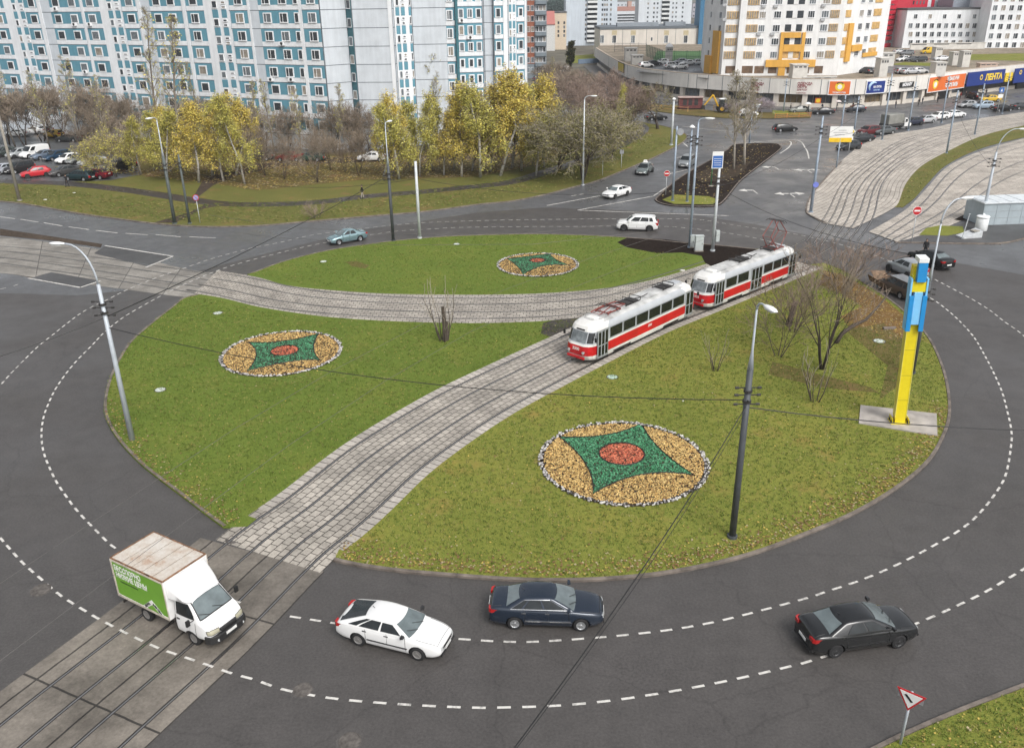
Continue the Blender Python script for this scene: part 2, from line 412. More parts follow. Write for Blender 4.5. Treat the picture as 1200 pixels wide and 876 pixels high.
def island(name,px,k0,k1,gm,z=LAWN_Z):
    P=W(px); edge=smoothline(P[k0:k1+1],.5); rest=P[k1+1:]
    struct(sheet([(p.x,p.y) for p in edge+rest],z,name,gm,.1))
    kerb(edge)
    return [(p.x,p.y) for p in edge+rest]
def kerb(edge,w=.17,h=.135,side=1):
    b=MB(); n=len(edge); o0,o1=(-.02,-.02-w) 
    ctr=None
    for i,p in enumerate(edge):
        l=left_of(edge,i)*side
        for o,z in ((o0,0.0),(o0,h),(o1+.02,h),(o1,h-.02),(o1,0.0)):
            q=p-l*o if False else p+l*o; b.v.append((q.x,q.y,z))
    for i in range(n-1):
        for k in range(4): b.f.append((i*5+k,i*5+k+1,i*5+5+k+1,i*5+5+k)); b.m.append(0)
    return struct(b.build('kerb',KERB))
ISL={}
ISL['u']=island('lawn',UPPER,0,15,GRASS)
ISL['w']=island('lawn',WEST,0,16,GRASS)
ISL['r']=island('lawn',RIGHT,0,23,GRASS2)
# leafy bare ground on the far corner of the right island, mulch strips
struct(sheet(W([(985,322),(1010,335),(1035,351),(1058,370),(1078,396),(1060,408),(1042,400),(1030,385),(1000,392),(985,372),(1010,360),(985,345),(960,335),(965,318)]),LAWN_Z+.004,'leaf_litter',SOILO))
struct(sheet(W([(723,285),(735,279.5),(780,281.5),(805,285),(850,288.5),(885,293),(905,297),(890,312),(850,322),(826,309),(822,301),(800,297),(770,298),(735,291)]),LAWN_Z+.006,'soil_bed',SOILD,.0))
for pl in ([(990,388),(1035,380),(1060,400),(1070,440),(1030,470),(1040,430)],[(905,425),(960,440),(1020,455),(1030,462),(960,455),(900,440)]):
    struct(sheet(W(pl),LAWN_Z+.005,'worn_grass',GRASSW))
for pl in ([(405,308),(418,307),(433,312),(428,316),(412,313)],):
    struct(sheet(W(pl),LAWN_Z+.005,'worn_grass',GRASSW))
# right-hand far island with soil
URI=[(768,236),(772,229),(790,213),(810,200),(830,189),(850,177),(862,169.5),(905,168.5),(916,172),(912,178),(890,195),(868,213),(850,235),(838,242),(815,242.5),(785,241.5)]
P=smoothline(W(URI),.6,True); struct(sheet([(p.x,p.y) for p in P],.11,'soil_island',SOILB,.11)); kerb(P+[P[0]],.2,.13)
struct(sheet(W([(776,235),(790,229),(830,231),(843,235),(835,240.5),(790,240)]),.114,'grass_strip',GRASS2))
struct(sheet(W([(812,206),(830,198),(858,196),(880,190),(868,205),(850,212),(822,215)]),  .114,'dead_leaves',SOILM))
# left bank, woodland floor, park path
BANK=[(-120,226),(0,236),(40,241),(90,250),(140,257),(190,263),(240,266),(300,265),(360,260),(430,254),(500,248),(560,240),(600,236),(640,228),(670,220),(700,212),(740,196),(770,183),(795,170),(804,162),(800,156),(780,149),(758,145),(742,142)]
edge=smoothline(W(BANK),.8)
struct(sheet([(p.x,p.y) for p in edge]+[tuple(at(x,y))[:2] for x,y in ((735,128),(700,112),(620,120),(300,140),(-120,140))],.09,'grass_bank',GRASS3,.09)); kerb(edge)
struct(sheet(W([(60,196),(150,205),(230,212),(300,224),(420,212),(560,208),(640,192),(690,170),(730,150),(742,140),(700,114),(620,122),(300,142),(-100,142),(-100,180)]),.094,'wood_floor',GRASSW))
PATH=smoothline(W([(-90,205),(0,213),(80,216),(160,225),(230,236),(270,240),(330,240),(380,237),(430,231),(500,225),(560,219),(600,214),(640,202),(680,189.5),(715,176),(735,166),(748,158),(753,151),(748,146),(735,142)]),.8)
WET=asphalt('wet_path',(.048,.040,.036),1.2); struct(ribbon(PATH,-1.25,1.25,.100,'path',WET))
struct(sheet(W([(222,240),(250,218),(280,206),(330,196),(380,192),(470,190),(600,186),(655,168),(655,160),(600,178),(470,184),(380,185),(300,192),(240,208)]),.097,'yard_track',DIRT))
struct(sheet(W([(205,262),(240,245),(262,241),(245,238),(222,250),(180,262)]),.098,'dirt_path',DIRT))
PARK=[(-120,160),(0,160),(70,160),(100,170),(160,192),(165,205),(130,212),(75,214),(0,213),(-120,205)]
struct(sheet(W(PARK),.098,'parking_lot',ASPH2))
struct(sheet(W([(-120,152),(90,152),(90,160),(-120,160)]),.098,'driveway',ASPH2))
struct(sheet(W([(300,181),(600,176),(640,160),(690,120),(680,112),(600,165),(300,174)]),.0985,'driveway',ASPH2))
# bottom right verge
VER=[(1020,885),(1060,865),(1110,843),(1160,823),(1215,802),(1320,765)]
edge=smoothline(W(VER),.5); struct(sheet([(p.x,p.y) for p in edge]+[tuple(at(x,y))[:2] for x,y in ((1400,900),(1100,960))],.098,'verge',GRASS2,.1)); kerb(edge,.17,.135,-1)
# tram yard on the right with its two fans of track, median, kerbs
struct(strip2(W([(1000,268),(1053,240),(1062,216),(1080,196),(1110,178),(1150,160),(1200,148),(1290,130)]),W([(965,262),(944,248),(950,230),(965,212),(985,190),(1010,170),(1040,158.5),(1090,150.5),(1130,142),(1200,131.5),(1290,117)]),.06,'tram_yard',PAVEB,60))
struct(strip2(W([(1052,284),(1100,270),(1140,253),(1175,238),(1290,200)]),W([(1018,272),(1060,247),(1085,222),(1110,196),(1145,179),(1200,162.5),(1290,140)]),.055,'tram_yard',PAVEB,50))
struct(sheet([(p.x,p.y) for p in smoothline(W([(1048,243),(1053,238),(1062,215),(1080,195),(1110,178),(1150,160),(1200,147.5),(1290,130),(1290,140),(1200,161),(1150,174),(1110,193),(1088,214),(1072,232),(1058,243)]),.8)],.075,'median',GRASS3,.07))
struct(sheet(W([(1052,284.5),(1080,276),(1130,262),(1147,244),(1200,228),(1330,205),(1330,258),(1230,272),(1185,283),(1160,285),(1100,284)]),.07,'pavement',ASPH3,.07))
kerb(smoothline(W([(1330,258),(1230,272),(1185,283),(1160,285.5),(1100,285),(1048,284)]),.6),.2,.12,-1)
kerb(smoothline(W([(967,262),(950,254),(943.5,247),(949,230),(964,212),(975,200),(985,190)]),.6),.2,.13,1)
struct(sheet(W([(1077,276),(1085,268),(1100,265),(1128,266),(1130,273),(1110,277)]),.078,'grass_patch',GRASS2))
struct(sheet(W([(1118,258),(1130,252),(1146,248),(1144,256),(1125,259)]),.078,'grass_patch',SOILB))
YR=[[(945,283),(960.7,262.6),(972,251),(976.7,232),(983,219.5),(996,203.5),(1015,192),(1037,174.7),(1060,162.7),(1105,150.5),(1155,141),(1200,137),(1280,124)],
[(962,288),(978,266.6),(988.7,248),(991,235.4),(996.6,217),(1010,205),(1028,191),(1044,178),(1062,167),(1110,153.5),(1160,144),(1200,139.5),(1280,127)],
[(985,282),(1004,262),(1008.6,251.4),(1010,238.6),(1016,221),(1028,205),(1044,192),(1061,179.5),(1090,166),(1130,155),(1200,143.5),(1280,130)],
[(1005,282),(1021.6,264),(1027,247),(1028,230),(1034,213),(1045,200),(1061,188),(1092,173),(1132,159.5),(1200,146.5),(1280,132)]]
YB=[[(1000,295),(1027,277),(1060,257),(1084,238),(1100,215),(1118,197),(1150,181),(1200,166),(1280,146)],
[(1012,296),(1035,280),(1068,260),(1096,240),(1112,218),(1132,200),(1162,184),(1200,172),(1280,152)],
[(1020,298),(1042,281),(1085,262),(1120,238),(1145,215),(1200,188),(1280,165)],
[(1030,298),(1048,283),(1095,264),(1132,243),(1160,220),(1200,200),(1280,175)]]
def relax(P):
    for _ in range(110): P=[P[0]]+[(P[i-1]+P[i]*2+P[i+1])/4 for i in range(1,len(P)-1)]+[P[-1]]
    return P
def midline(A,B,t): return [(a[0]*(1-t)+b[0]*t,a[1]*(1-t)+b[1]*t) for a,b in zip(A,B)]
YR+=[midline(YR[0],YR[1],.5),midline(YR[1],YR[2],.5),midline(YR[2],YR[3],.5)]
for L in YR+YB:
    rails(relax(smoothline(W(L),.8)),(0,),.064 if L in YR else .059,'yard_rail',.07)
# ------------------------------------------------------------------ painted markings
mk=MB()
def dash(a,b,w=.15,z=.009):
    a=Vector((a.x,a.y,z)); b=Vector((b.x,b.y,z)); d=(b-a).normalized(); l=Vector((-d.y,d.x,0))*w/2
    mk.add([a-l,b-l,b+l,a+l],[(0,1,2,3)])
def dashline(px,on=.5,period=.92,w=.11,skip=(),z=.009):
    P=smoothline(W(px),.1); s=[0]
    for i in range(1,len(P)): s.append(s[-1]+(P[i]-P[i-1]).length)
    def pt(t):
        import bisect
        j=min(max(bisect.bisect(s,t)-1,0),len(P)-2); return P[j].lerp(P[j+1],(t-s[j])/max(1e-6,s[j+1]-s[j]))
    t=0
    while t+on<s[-1]:
        dash(pt(t),pt(t+on),w,z); t+=period
def solid(px,w=.12,z=.009):
    P=smoothline(W(px),.5) if len(px)>3 else W(px)
    for i in range(len(P)-1): dash(P[i],P[i+1],w,z)
LA=[(1080,341),(1087,347),(1100.9,356),(1121,372.7),(1141,394.6),(1154.8,418),(1163.6,435),(1173.7,457.7),(1180,480),(1185,503),(1185,520),(1178.7,555.6),(1163.6,582),(1141,608),(1118.4,625),(1105,632.8),(1076,648.9),(1044,664.7),(1007.8,679.8),(968,693),(947,700),(880.9,717.8),(834.4,729),(785.8,737.5),(733.6,743.6),(707.8,746),(654.7,750),(604.6,751.8),(535,748),(470,741),(400,731),(341,722),(318,718.5)]
dashline(LA)
dashline([(282,706),(230,690),(180,667),(136,642.8),(114.8,623.7),(90,597.8),(76.6,580),(65.8,563.9),(57.7,547),(51.5,531),(49,516),(49,501.6),(52,485.8),(57.7,471),(64.5,456.9),(73.6,443),(84,429.5),(95.4,417),(108,404.6),(121.8,390),(143,373),(164.5,360),(195.8,343),(228,328),(263.6,314),(292.5,305.4),(321.3,298),(361.5,288.4),(400,281),(460.7,271.5),(505.9,268.5),(533.5,266.8),(605,265.8),(680,265.5),(740,265),(790,266),(840,271.5),(880,278),(925,289)],z=.02)
dashline([(1240,640),(1199,667),(1184,676),(1153.5,694),(1118.6,710.8),(1080.7,727.5),(1020,751),(948.6,774.6),(924,781),(873,793),(819.5,804),(764,813.7),(707.8,821.6),(650,826.8),(591.5,828.6),(561,829),(502,826.8),(442.7,823),(387.5,817.7),(333.4,808),(297.6,795.8),(274.8,789.8),(255,783),(229,774),(185,758.8),(148.8,742),(115,724.5),(100,715.7),(71,697.5),(48.6,678.6),(27,659.5),(9,640),(-15,612)],z=.017)
dashline([(-15,470),(1,451),(12.5,438),(26.4,423.8),(44,406.6),(59,394.6),(79,378.8),(94,367.5),(109,359),(125.5,351.4),(150.6,338.8),(185,325),(223.5,311.7),(251,302.4),(291,291.6),(329,284),(367.8,275.3),(435.6,266.5),(498,261),(553.6,259),(605,257.7),(675,257),(740,256.5),(790,256.5),(820,257.5),(855,263),(880,267),(940,276),(1000,291),(1050,309),(1090.8,325.5),(1113,336.8),(1136,349),(1158.6,362.7),(1177,377),(1198.8,392.8),(1240,432)],z=.02)
for a,b in (((0,254),(17.6,256.5)),((24,257),(45,260.3)),((51.5,261),(73,264.8)),((80.5,265.8),(104.5,269)),((112.5,270),(137.7,273)),((147,273.4),(173.6,275.2)),((182.5,275),(212,277.6)),((222,277.6),(253,278.8))): dash(at(*a),at(*b),.15)
dashline([(0,338.8),(12.5,336),(25,331.8)],.5,1.2)
for s_ in ([(123,288),(203,300.4)],[(203,300.4),(170.7,313.5)],[(33,326),(94,337)],[(94,337),(118,329)],[(676.6,246.5),(765.7,230)],[(676.6,246.5),(853.6,253)],[(641,241),(703,229.6)],[(669,229.6),(684,227.6)]): solid(s_,.2,.022)
for s_ in ([(766,229.5),(790,214),(812,201),(832,189)],[(779.5,205),(805,199)],[(793,185),(820,180)],[(800,167),(806,172)],[(870,168),(930,164),(944,174),(948,186)],[(900,166),(925,165.5),(925,172),(914,180)],[(800,148),(830,152),(858,154)],[(968,164),(1010,158),(1062,149)]): solid(s_,.2,.012)
def arrow(px,py,kind):
    o=at(px,py,.012)
    def q(pts): mk.add([(o.x+x,o.y+y,.012) for x,y in pts],[tuple(range(len(pts)))])
    q([(-.09,-1.6),(.09,-1.6),(.09,.9),(-.09,.9)])
    for s in kind:
        pts=[(0,.9),(s*.9,.9),(s*.9,1.5),(s*2.0,.6),(s*.9,-.3),(s*.9,.5),(0,.4)]
        q(pts if s<0 else pts[::-1])
arrow(884,224,(-1,)); arrow(927,228,(-1,1)); arrow(909,196.5,(-1,)); arrow(947,200,(-1,1))
struct(mk.build('road_markings',WHITEP))
_LAn=smoothline(W(LA[:34]),.6)
for o_ in (-3.6,-2.0,1.6,3.2):
    struct(ribbon(_LAn,o_-.65,o_+.65,.0055,'road_wear',ASPHW)); o=bpy.data.objects[-1] if False else None
_LAl=smoothline(W([(76.6,580),(65.8,563.9),(57.7,547),(51.5,531),(49,516),(49,501.6),(52,485.8),(57.7,471),(64.5,456.9),(73.6,443),(84,429.5),(95.4,417),(108,404.6),(121.8,390),(143,373)]),.6)
for o_ in (-3.3,-1.7,1.7,3.3): struct(ribbon(_LAl,o_-.65,o_+.65,.0055,'road_wear',ASPHW))
# manhole covers and lawn lids
MANH=mat('manhole_iron',(.11,.10,.092),.9,spec=.15,var=.4,scale=5)
def cover(px,py,r,label,z=.004,m=None,group='manhole covers in the road'):
    p=at(px,py); b=MB(); b.lathe([(1,0),(1,.02),(.93,.026),(.9,.02),(0.02,.02)],(0,0,0),r,20)
    # lathe scales z too: flatten to a few cm
    b.v=[(x,y,zz/r*1.0) for x,y,zz in b.v]
    o=b.build('manhole_cover',m or MANH,loc=(p.x,p.y,z)); tag(o,label,'manhole cover',group)
    q=MB(); q.lathe([(1.22,0),(1.22,.3),(1.0,.3),(1.0,0)],(0,0,0),r,20); q.v=[(x,y,zz/r*.02) for x,y,zz in q.v]
    q.build('collar',mat('collar_concrete',(.085,.079,.075),.85,var=.3,scale=5),o)
cover(355,808,.36,'round iron manhole cover on the outer dashed line behind the white hatchback')
cover(410,868,.40,'round iron manhole cover at the bottom edge of the photo')
cover(48,691,.42,'worn manhole cover in a pale patch beside the dashed line left of the truck')
cover(273,632,.36,'manhole cover in the asphalt at the near corner of the west lawn')
LID=mat('lawn_lid',(.55,.60,.55),.6)
cover(188,458,.32,'pale lid in the grass of the west lawn near the lamp post',LAWN_Z,LID,'pale lids in the lawns')
cover(255.5,368,.34,'white lid in the grass at the far tip of the west lawn',LAWN_Z,LID,'pale lids in the lawns')
cover(717.5,443,.34,'pale green lid in the right lawn beside the track paving',LAWN_Z,mat('lid_green',(.42,.55,.45),.6),'pale lids in the lawns')
cover(379,307.5,.30,'white lid in the upper lawn below the teal car',LAWN_Z,LID,'pale lids in the lawns')
cover(535,287,.30,'white lid in the upper lawn right of the pale post',LAWN_Z,LID,'pale lids in the lawns')
cover(1030,401,.38,'flat white lid in the bare grass near the yellow pylon',LAWN_Z+.005,LID,'pale lids in the lawns')
# ------------------------------------------------------------------ grass tufts and fallen leaves
def inside(P,x,y):
    c=False; n=len(P); j=n-1
    for i in range(n):
        xi,yi=P[i]; xj,yj=P[j]
        if (yi>y)!=(yj>y) and x<(xj-xi)*(y-yi)/(yj-yi)+xi: c=not c
        j=i
    return c
def bladecol(name,c):
    return mat(name,c,.8,var=.35,scale=3,spec=.15,world=True)
BL=[bladecol('blade_green',(.13,.175,.032)),bladecol('blade_dark',(.08,.115,.02)),bladecol('blade_straw',(.26,.23,.08))]
LV=[mat('leaf_yellow',(.42,.31,.07),.8),mat('leaf_brown',(.20,.11,.045),.8),mat('leaf_pale',(.36,.30,.17),.8)]
NOG=[[tuple(p)[:2] for p in W(q)] for q in ([(720,284),(735,279),(805,284),(850,288),(905,296),(890,314),(850,324),(824,310),(800,299),(735,293)],[(985,322),(1035,351),(1058,370),(1078,396),(1042,400),(985,372),(985,345),(965,318)],[(1006,478),(1098,486),(1098,514),(1006,500)])]
def onpave(x,y,path,hw):
    for i in range(0,len(path),2):
        p=path[i]
        if (p.x-x)**2+(p.y-y)**2<hw*hw: return True
    return False
def scatter(poly,n,seed,name_g,name_l,nl,kerbbias=None):
    r=random.Random(seed); xs=[p[0] for p in poly]; ys=[p[1] for p in poly]; b=MB(); lv=MB(); got=0; tries=0
    BEDC=[(at(730,543),4.7),(at(331,415.5),4.3),(at(630,311.5),3.9)]
    def ok(x,y):
        if not inside(poly,x,y): return False
        if any((x-c.x)**2+(y-c.y)**2<rr*rr for c,rr in BEDC): return False
        if any(inside(q,x,y) for q in NOG): return False
        return not (onpave(x,y,MAIN,3.3) or onpave(x,y,_mid,3.6))
    while got<n and tries<n*4:
        tries+=1; x=r.uniform(min(xs),max(xs)); y=r.uniform(min(ys),max(ys))
        if not ok(x,y): continue
        got+=1; mi=r.choice((0,0,0,1,1,2)); z=LAWN_Z
        for k in range(4):
            a=r.uniform(0,6.28); h=r.uniform(.04,.10); sp=r.uniform(.03,.1); w=.018
            bx,by=x+r.uniform(-.08,.08),y+r.uniform(-.08,.08); ca,sa=math.cos(a),math.sin(a)
            b.add([(bx-sa*w,by+ca*w,z),(bx+sa*w,by-ca*w,z),(bx+ca*sp,by+sa*sp,z+h)],[(0,1,2)],mi)
    got=0; tries=0
    while got<nl and tries<nl*8:
        tries+=1; x=r.uniform(min(xs),max(xs)); y=r.uniform(min(ys),max(ys))
        if not ok(x,y): continue
        got+=1; s=r.uniform(.025,.06); a=r.uniform(0,6.28); t=r.uniform(-.02,.03); ca,sa=math.cos(a)*s,math.sin(a)*s; z=LAWN_Z+.06
        lv.add([(x+ca,y+sa,z),(x-sa,y+ca,z+t),(x-ca,y-sa,z),(x+sa,y-ca,z-t)],[(0,1,2,3)],r.choice((0,0,1,2)))
    if kerbbias:
        for _ in range(kerbbias[1]):
            p=r.choice(kerbbias[0]); x=p.x+r.gauss(0,.45); y=p.y+abs(r.gauss(0,.7))+.15
            if not inside(poly,x,y): continue
            s=r.uniform(.03,.07); a=r.uniform(0,6.28); ca,sa=math.cos(a)*s,math.sin(a)*s; z=LAWN_Z+.05
            lv.add([(x+ca,y+sa,z),(x-sa,y+ca,z+.02),(x-ca,y-sa,z),(x+sa,y-ca,z)],[(0,1,2,3)],r.choice((0,1,1,1,2)))
    tag(b.build('grass',BL),'short lawn grass '+name_g,'grass',None,'stuff')
    tag(lv.build('fallen_leaves',LV),'small fallen leaves '+name_g,'leaves',None,'stuff')
scatter(ISL['w'],16000,1,'on the left lawn between ring road and track','w',420,(smoothline(W(WEST[:8]),.5),500))
scatter(ISL['r'],26000,2,'on the right lawn with the yellow pylon','r',1000,(smoothline(W(RIGHT[:16]),.5),2400))
scatter(ISL['u'],9000,3,'on the far lawn behind the branch track','u',260)
scatter([(p.x,p.y) for p in smoothline(W(VER),.5)]+[tuple(at(x,y))[:2] for x,y in ((1400,900),(1100,960))],2500,4,'on the verge at the lower right corner','v',300)
def litter_scatter(px,n,seed,lab,nm='fallen_leaves',smin=.05,smax=.14,cols=None):
    poly=[tuple(p)[:2] for p in W(px)]; r=random.Random(seed); xs=[p[0] for p in poly]; ys=[p[1] for p in poly]; b=MB(); g=0
    for _ in range(n*5):
        x=r.uniform(min(xs),max(xs)); y=r.uniform(min(ys),max(ys))
        if not inside(poly,x,y): continue
        s=r.uniform(smin,smax); a=r.uniform(0,6.28); ca,sa=math.cos(a)*s,math.sin(a)*s; z=.13+r.uniform(0,.05); t=r.uniform(-.03,.04)
        b.add([(x+ca,y+sa,z),(x-sa,y+ca,z+t),(x-ca,y-sa,z),(x+sa,y-ca,z-t)],[(0,1,2,3)],r.randrange(len(cols or LV))); g+=1
        if g>=n: break
    tag(b.build(nm,cols or LV),lab,'leaves',None,'stuff')
litter_scatter([(60,196),(230,214),(300,224),(420,212),(560,208),(640,192),(700,165),(640,170),(300,190),(160,200)],9000,5,'brown and yellow leaf litter under the birches',smin=.08,smax=.2)
litter_scatter([(0,215),(230,240),(430,232),(640,204),(740,165),(800,160),(700,211),(560,239),(300,264),(140,256),(0,235)],7000,6,'tufts of grass on the roadside bank','grass_tufts',.06,.16,BL)
litter_scatter([(1056,238),(1064,216),(1082,198),(1112,181),(1152,163),(1200,151),(1200,158),(1150,171),(1110,190),(1088,211),(1072,230)],2500,9,'tufts of grass on the tram yard median','grass_tufts',.05,.14,BL)
litter_scatter([(770,234),(862,170),(912,170),(868,212),(838,241)],500,7,'dead leaves on the soil island','dead_leaves',.06,.16)
litter_scatter([(985,322),(1035,351),(1078,396),(1042,400),(985,372),(965,318)],1500,8,'dry leaves on the bare corner by the pylon','dead_leaves',.03,.075)
# ------------------------------------------------------------------ flower beds of coloured chippings
def chipmat(n,c,v=.35): return mat(n,c,.75,var=v,scale=4,world=True)
CH_Y=[chipmat('chips_ochre',(.54,.345,.115)),chipmat('chips_straw',(.60,.43,.17)),chipmat('chips_rust',(.30,.17,.06))]
CH_G=[chipmat('chips_green',(.040,.20,.085)),chipmat('chips_jade',(.10,.30,.16)),chipmat('chips_deep',(.015,.085,.04))]
CH_R=[chipmat('chips_red',(.52,.13,.065)),chipmat('chips_coral',(.60,.20,.11)),chipmat('chips_dark_red',(.25,.045,.03))]
STONE=[mat('stone_white',(.62,.60,.56),.8,var=.2),mat('stone_grey',(.36,.34,.33),.8,var=.3),mat('stone_dark',(.07,.065,.06),.8)]
EDGEB=mat('edging_black',(.012,.011,.011),.6)
def in_star(x,y,tips,waist):
    a=math.atan2(y,x); return inside(STARP,x,y)
def flowerbed(px,py,rx_px,star,label,seed,redr,n):
    global STARP
    c=at(px,py); r=(at(px+rx_px,py)-at(px-rx_px,py)).length/2
    t=thing('flower_bed',label,'flower bed',(c.x,c.y,LAWN_Z),0,'round star-patterned beds on the lawns'); rg=random.Random(seed)
    mo=lambda d: .16*(1-(d/r)**2)+.05
    base=MB(); base.lathe([(1-i/10,0) for i in range(0,10)],(0,0,0),r,48); base.v=[(x,y,mo(math.hypot(x,y))-.03) for x,y,z in base.v]
    base.build('soil_base',mat('bed_soil',(.05,.034,.02),.9),t,True)
    # star outline from pixel tips / waists
    pts=[]
    for q in star:
        w=at(*q); pts.append(((w.x-c.x),(w.y-c.y)))
    # curved sides: tip, waist, tip ...
    S=smoothline([Vector((x,y,0)) for x,y in pts],.12,True) if False else None
    poly=[]
    for i in range(0,len(pts),2):
        a=Vector(pts[i]); m=Vector(pts[i+1]); b_=Vector(pts[(i+2)%len(pts)])
        ctl=m*2-(a+b_)*.5
        for k in range(10):
            u=k/10; q=a*(1-u)**2+ctl*2*u*(1-u)+b_*u*u; poly.append((q.x,q.y))
    STARP=poly
    rc=[at(*redr[0]),at(*redr[1])]; rr=(rc[1]-rc[0]).length/2; rcx=(rc[0]+rc[1])/2-c
    Y=MB(); G_=MB(); Rd=MB()
    for _ in range(n):
        d=r*.955*math.sqrt(rg.random()); a=rg.uniform(0,6.283); x,y=d*math.cos(a),d*math.sin(a)
        dist_edge=0
        if (x-rcx.x)**2+(y-rcx.y)**2<rr*rr: tgt=Rd
        elif inside(poly,x,y): tgt=G_
        else: tgt=Y
        s=rg.uniform(.035,.072); th=rg.uniform(0,6.28); z=mo(d)+rg.uniform(-.01,.02)
        nx,ny=rg.uniform(-.6,.6),rg.uniform(-.6,.6)
        u=Vector((math.cos(th),math.sin(th),-(nx*math.cos(th)+ny*math.sin(th))))*s; v=Vector((-math.sin(th),math.cos(th),-(-nx*math.sin(th)+ny*math.cos(th))))*s*.7
        p=Vector((x,y,z)); tgt.add([p+u,p+v,p-u,p-v],[(0,1,2,3)],rg.choice((0,0,1,1,2)))
    Y.build('yellow_chippings',CH_Y,t); G_.build('green_star',CH_G,t); Rd.build('red_centre',CH_R,t)
    e=MB(); e.tube([Vector((x,y,mo(math.hypot(x,y))+.02)) for x,y in poly+[poly[0]]],.035,5)
    e.tube([Vector((rcx.x+rr*math.cos(k*.2094),rcx.y+rr*math.sin(k*.2094),mo(.5)+.02)) for k in range(31)],.035,5)
    e.build('edging_strip',EDGEB,t)
    st=MB()
    for k in range(int(r*150)):
        a=rg.uniform(0,6.283); d=r*rg.uniform(.965,1.02); s=rg.uniform(.045,.085); x,y=d*math.cos(a),d*math.sin(a)
        st.ball((x,y,.05+s*.3+rg.uniform(0,.04)),s,5,rg.choice((0,0,1,1,1,2,2)),.7)
    st.build('stone_border',STONE,t)['kind']='stuff'
flowerbed(730,542,97.5,[(655,514.5),(709,514),(752,498.5),(772,529.5),(814,560.5),(752,561),(695,582),(686,548)],'largest round bed, ochre chippings with green star and red centre, on the right lawn',11,((702,537),(755,537)),21000)
flowerbed(330.5,415,68,[(291,403.5),(331,404),(374,393),(368,412),(376,425),(345,427),(290,437.5),(301,419)],'round bed with green four-point star on the left lawn',12,((318.5,415),(350,415)),12000)
flowerbed(630,311.5,47,[(594,305),(617,303.5),(645,299),(651,307),(668,313.5),(638,315),(613,324),(606,315)],'smallest round bed with green star on the far lawn behind the branch track',13,((621,308.5),(639,308.5)),7500)
# ------------------------------------------------------------------ cars
GLASS=mat('car_glass',(.016,.02,.022),.08,var=.3,spec=.45,coat=0)
GLASSL=mat('car_glass_sky_reflection',(.13,.16,.165),.08,var=.35,scale=1.2,spec=.8,coat=.5)  # pale base colour paints in the sky reflected by the glass
RUB=mat('tyre_rubber',(.016,.016,.017),.8); ALLOY=mat('wheel_alloy',(.42,.43,.44),.35,.7); DRIM=mat('wheel_dark',(.06,.06,.062),.45,.5)
BPL=mat('black_plastic',(.022,.022,.023),.5); CHROME=mat('chrome_trim',(.62,.63,.64),.18,.95,var=.05)
HEADL=mat('headlight_glass',(.62,.64,.64),.12,.2,spec=.8,coat=.6); TAILL=mat('taillight_red',(.38,.012,.012),.2,coat=.6); AMBER=mat('indicator_amber',(.6,.2,.03),.2)
PLATE=mat('plate_white',(.75,.75,.73),.5,var=.05)
_paint={}
def paint(rgb,metal=.0,rough=.28,dirt=.0,coat=.15):
    k=(rgb,metal,rough,dirt,coat)
    if k in _paint: return _paint[k]
    m=bpy.data.materials.new('car_paint'); n=N(m); b=n.b
    b.inputs['Metallic'].default_value=metal; b.inputs['Coat Weight'].default_value=coat; b.inputs['Specular IOR Level'].default_value=.35 if coat<.3 else .5; b.inputs['Coat Roughness'].default_value=.08
    o=n.obj(); sx=n.n('SeparateXYZ'); n.l(o,sx.inputs[0])
    # road grime along the sills
    f=n.math('ADD',sx.outputs['Z'],n.math('MULTIPLY',n.noise(o,4,4),.35))
    d=n.ramp(f,[(.36,(.55+dirt*.4,)*3),(.62,(0,0,0))])
    c=n.mix(n.math('MULTIPLY',d,.55),rgb,(.10,.088,.075)); n.l(c,b.inputs['Base Color'])
    n.l(n.ramp(n.math('ADD',d,n.math('MULTIPLY',n.noise(o,3,4),.25)),[(.0,(rough,)*3),(.8,(.6,)*3)]),b.inputs['Roughness'])
    _paint[k]=m; return m
def lerp_pts(P,x):
    if x<=P[0][0]: return P[0][1]
    for (a,b),(c,d) in zip(P,P[1:]):
        if x<=c:
            t=(x-a)/(c-a); return b+(d-b)*(t*t*(3-2*t)*.35+t*.65)
    return P[-1][1]
def wheel_mesh(r,w,rimm):
    t=MB(); t.lathe([(.62,-.5*w/r),(.9,-.5*w/r),(.98,-.38*w/r),(1,-.2*w/r),(1,.2*w/r),(.98,.38*w/r),(.9,.5*w/r),(.62,.5*w/r)],(0,0,0),r,20,cap=False)
    t.v=[(x,z,y) for x,y,z in t.v]; t.f=[tuple(reversed(f)) for f in t.f]
    k=MB(); k.lathe([(.66,-.42*w/r),(.66,.46*w/r),(.6,.5*w/r),(.52,.40*w/r),(.2,.42*w/r),(.14,.5*w/r),(.0,.5*w/r)],(0,0,0),r,20)
    for i in range(5):
        a=i*2*math.pi/5
        k.box(.14*r,.58*r,-.05*r,.05*r,.36*w,.47*w,0,Matrix.Rotation(a,4,'Z'))
    k.v=[(x,z,y) for x,y,z in k.v]; k.f=[tuple(reversed(f)) for f in k.f]
    return t.mesh('tyre',RUB,False),k.mesh('rim',rimm,False)
def eval_mesh(o,name):
    dg=bpy.context.evaluated_depsgraph_get(); dg.update()
    me=bpy.data.meshes.new_from_object(o.evaluated_get(dg)); me.name=name; return me
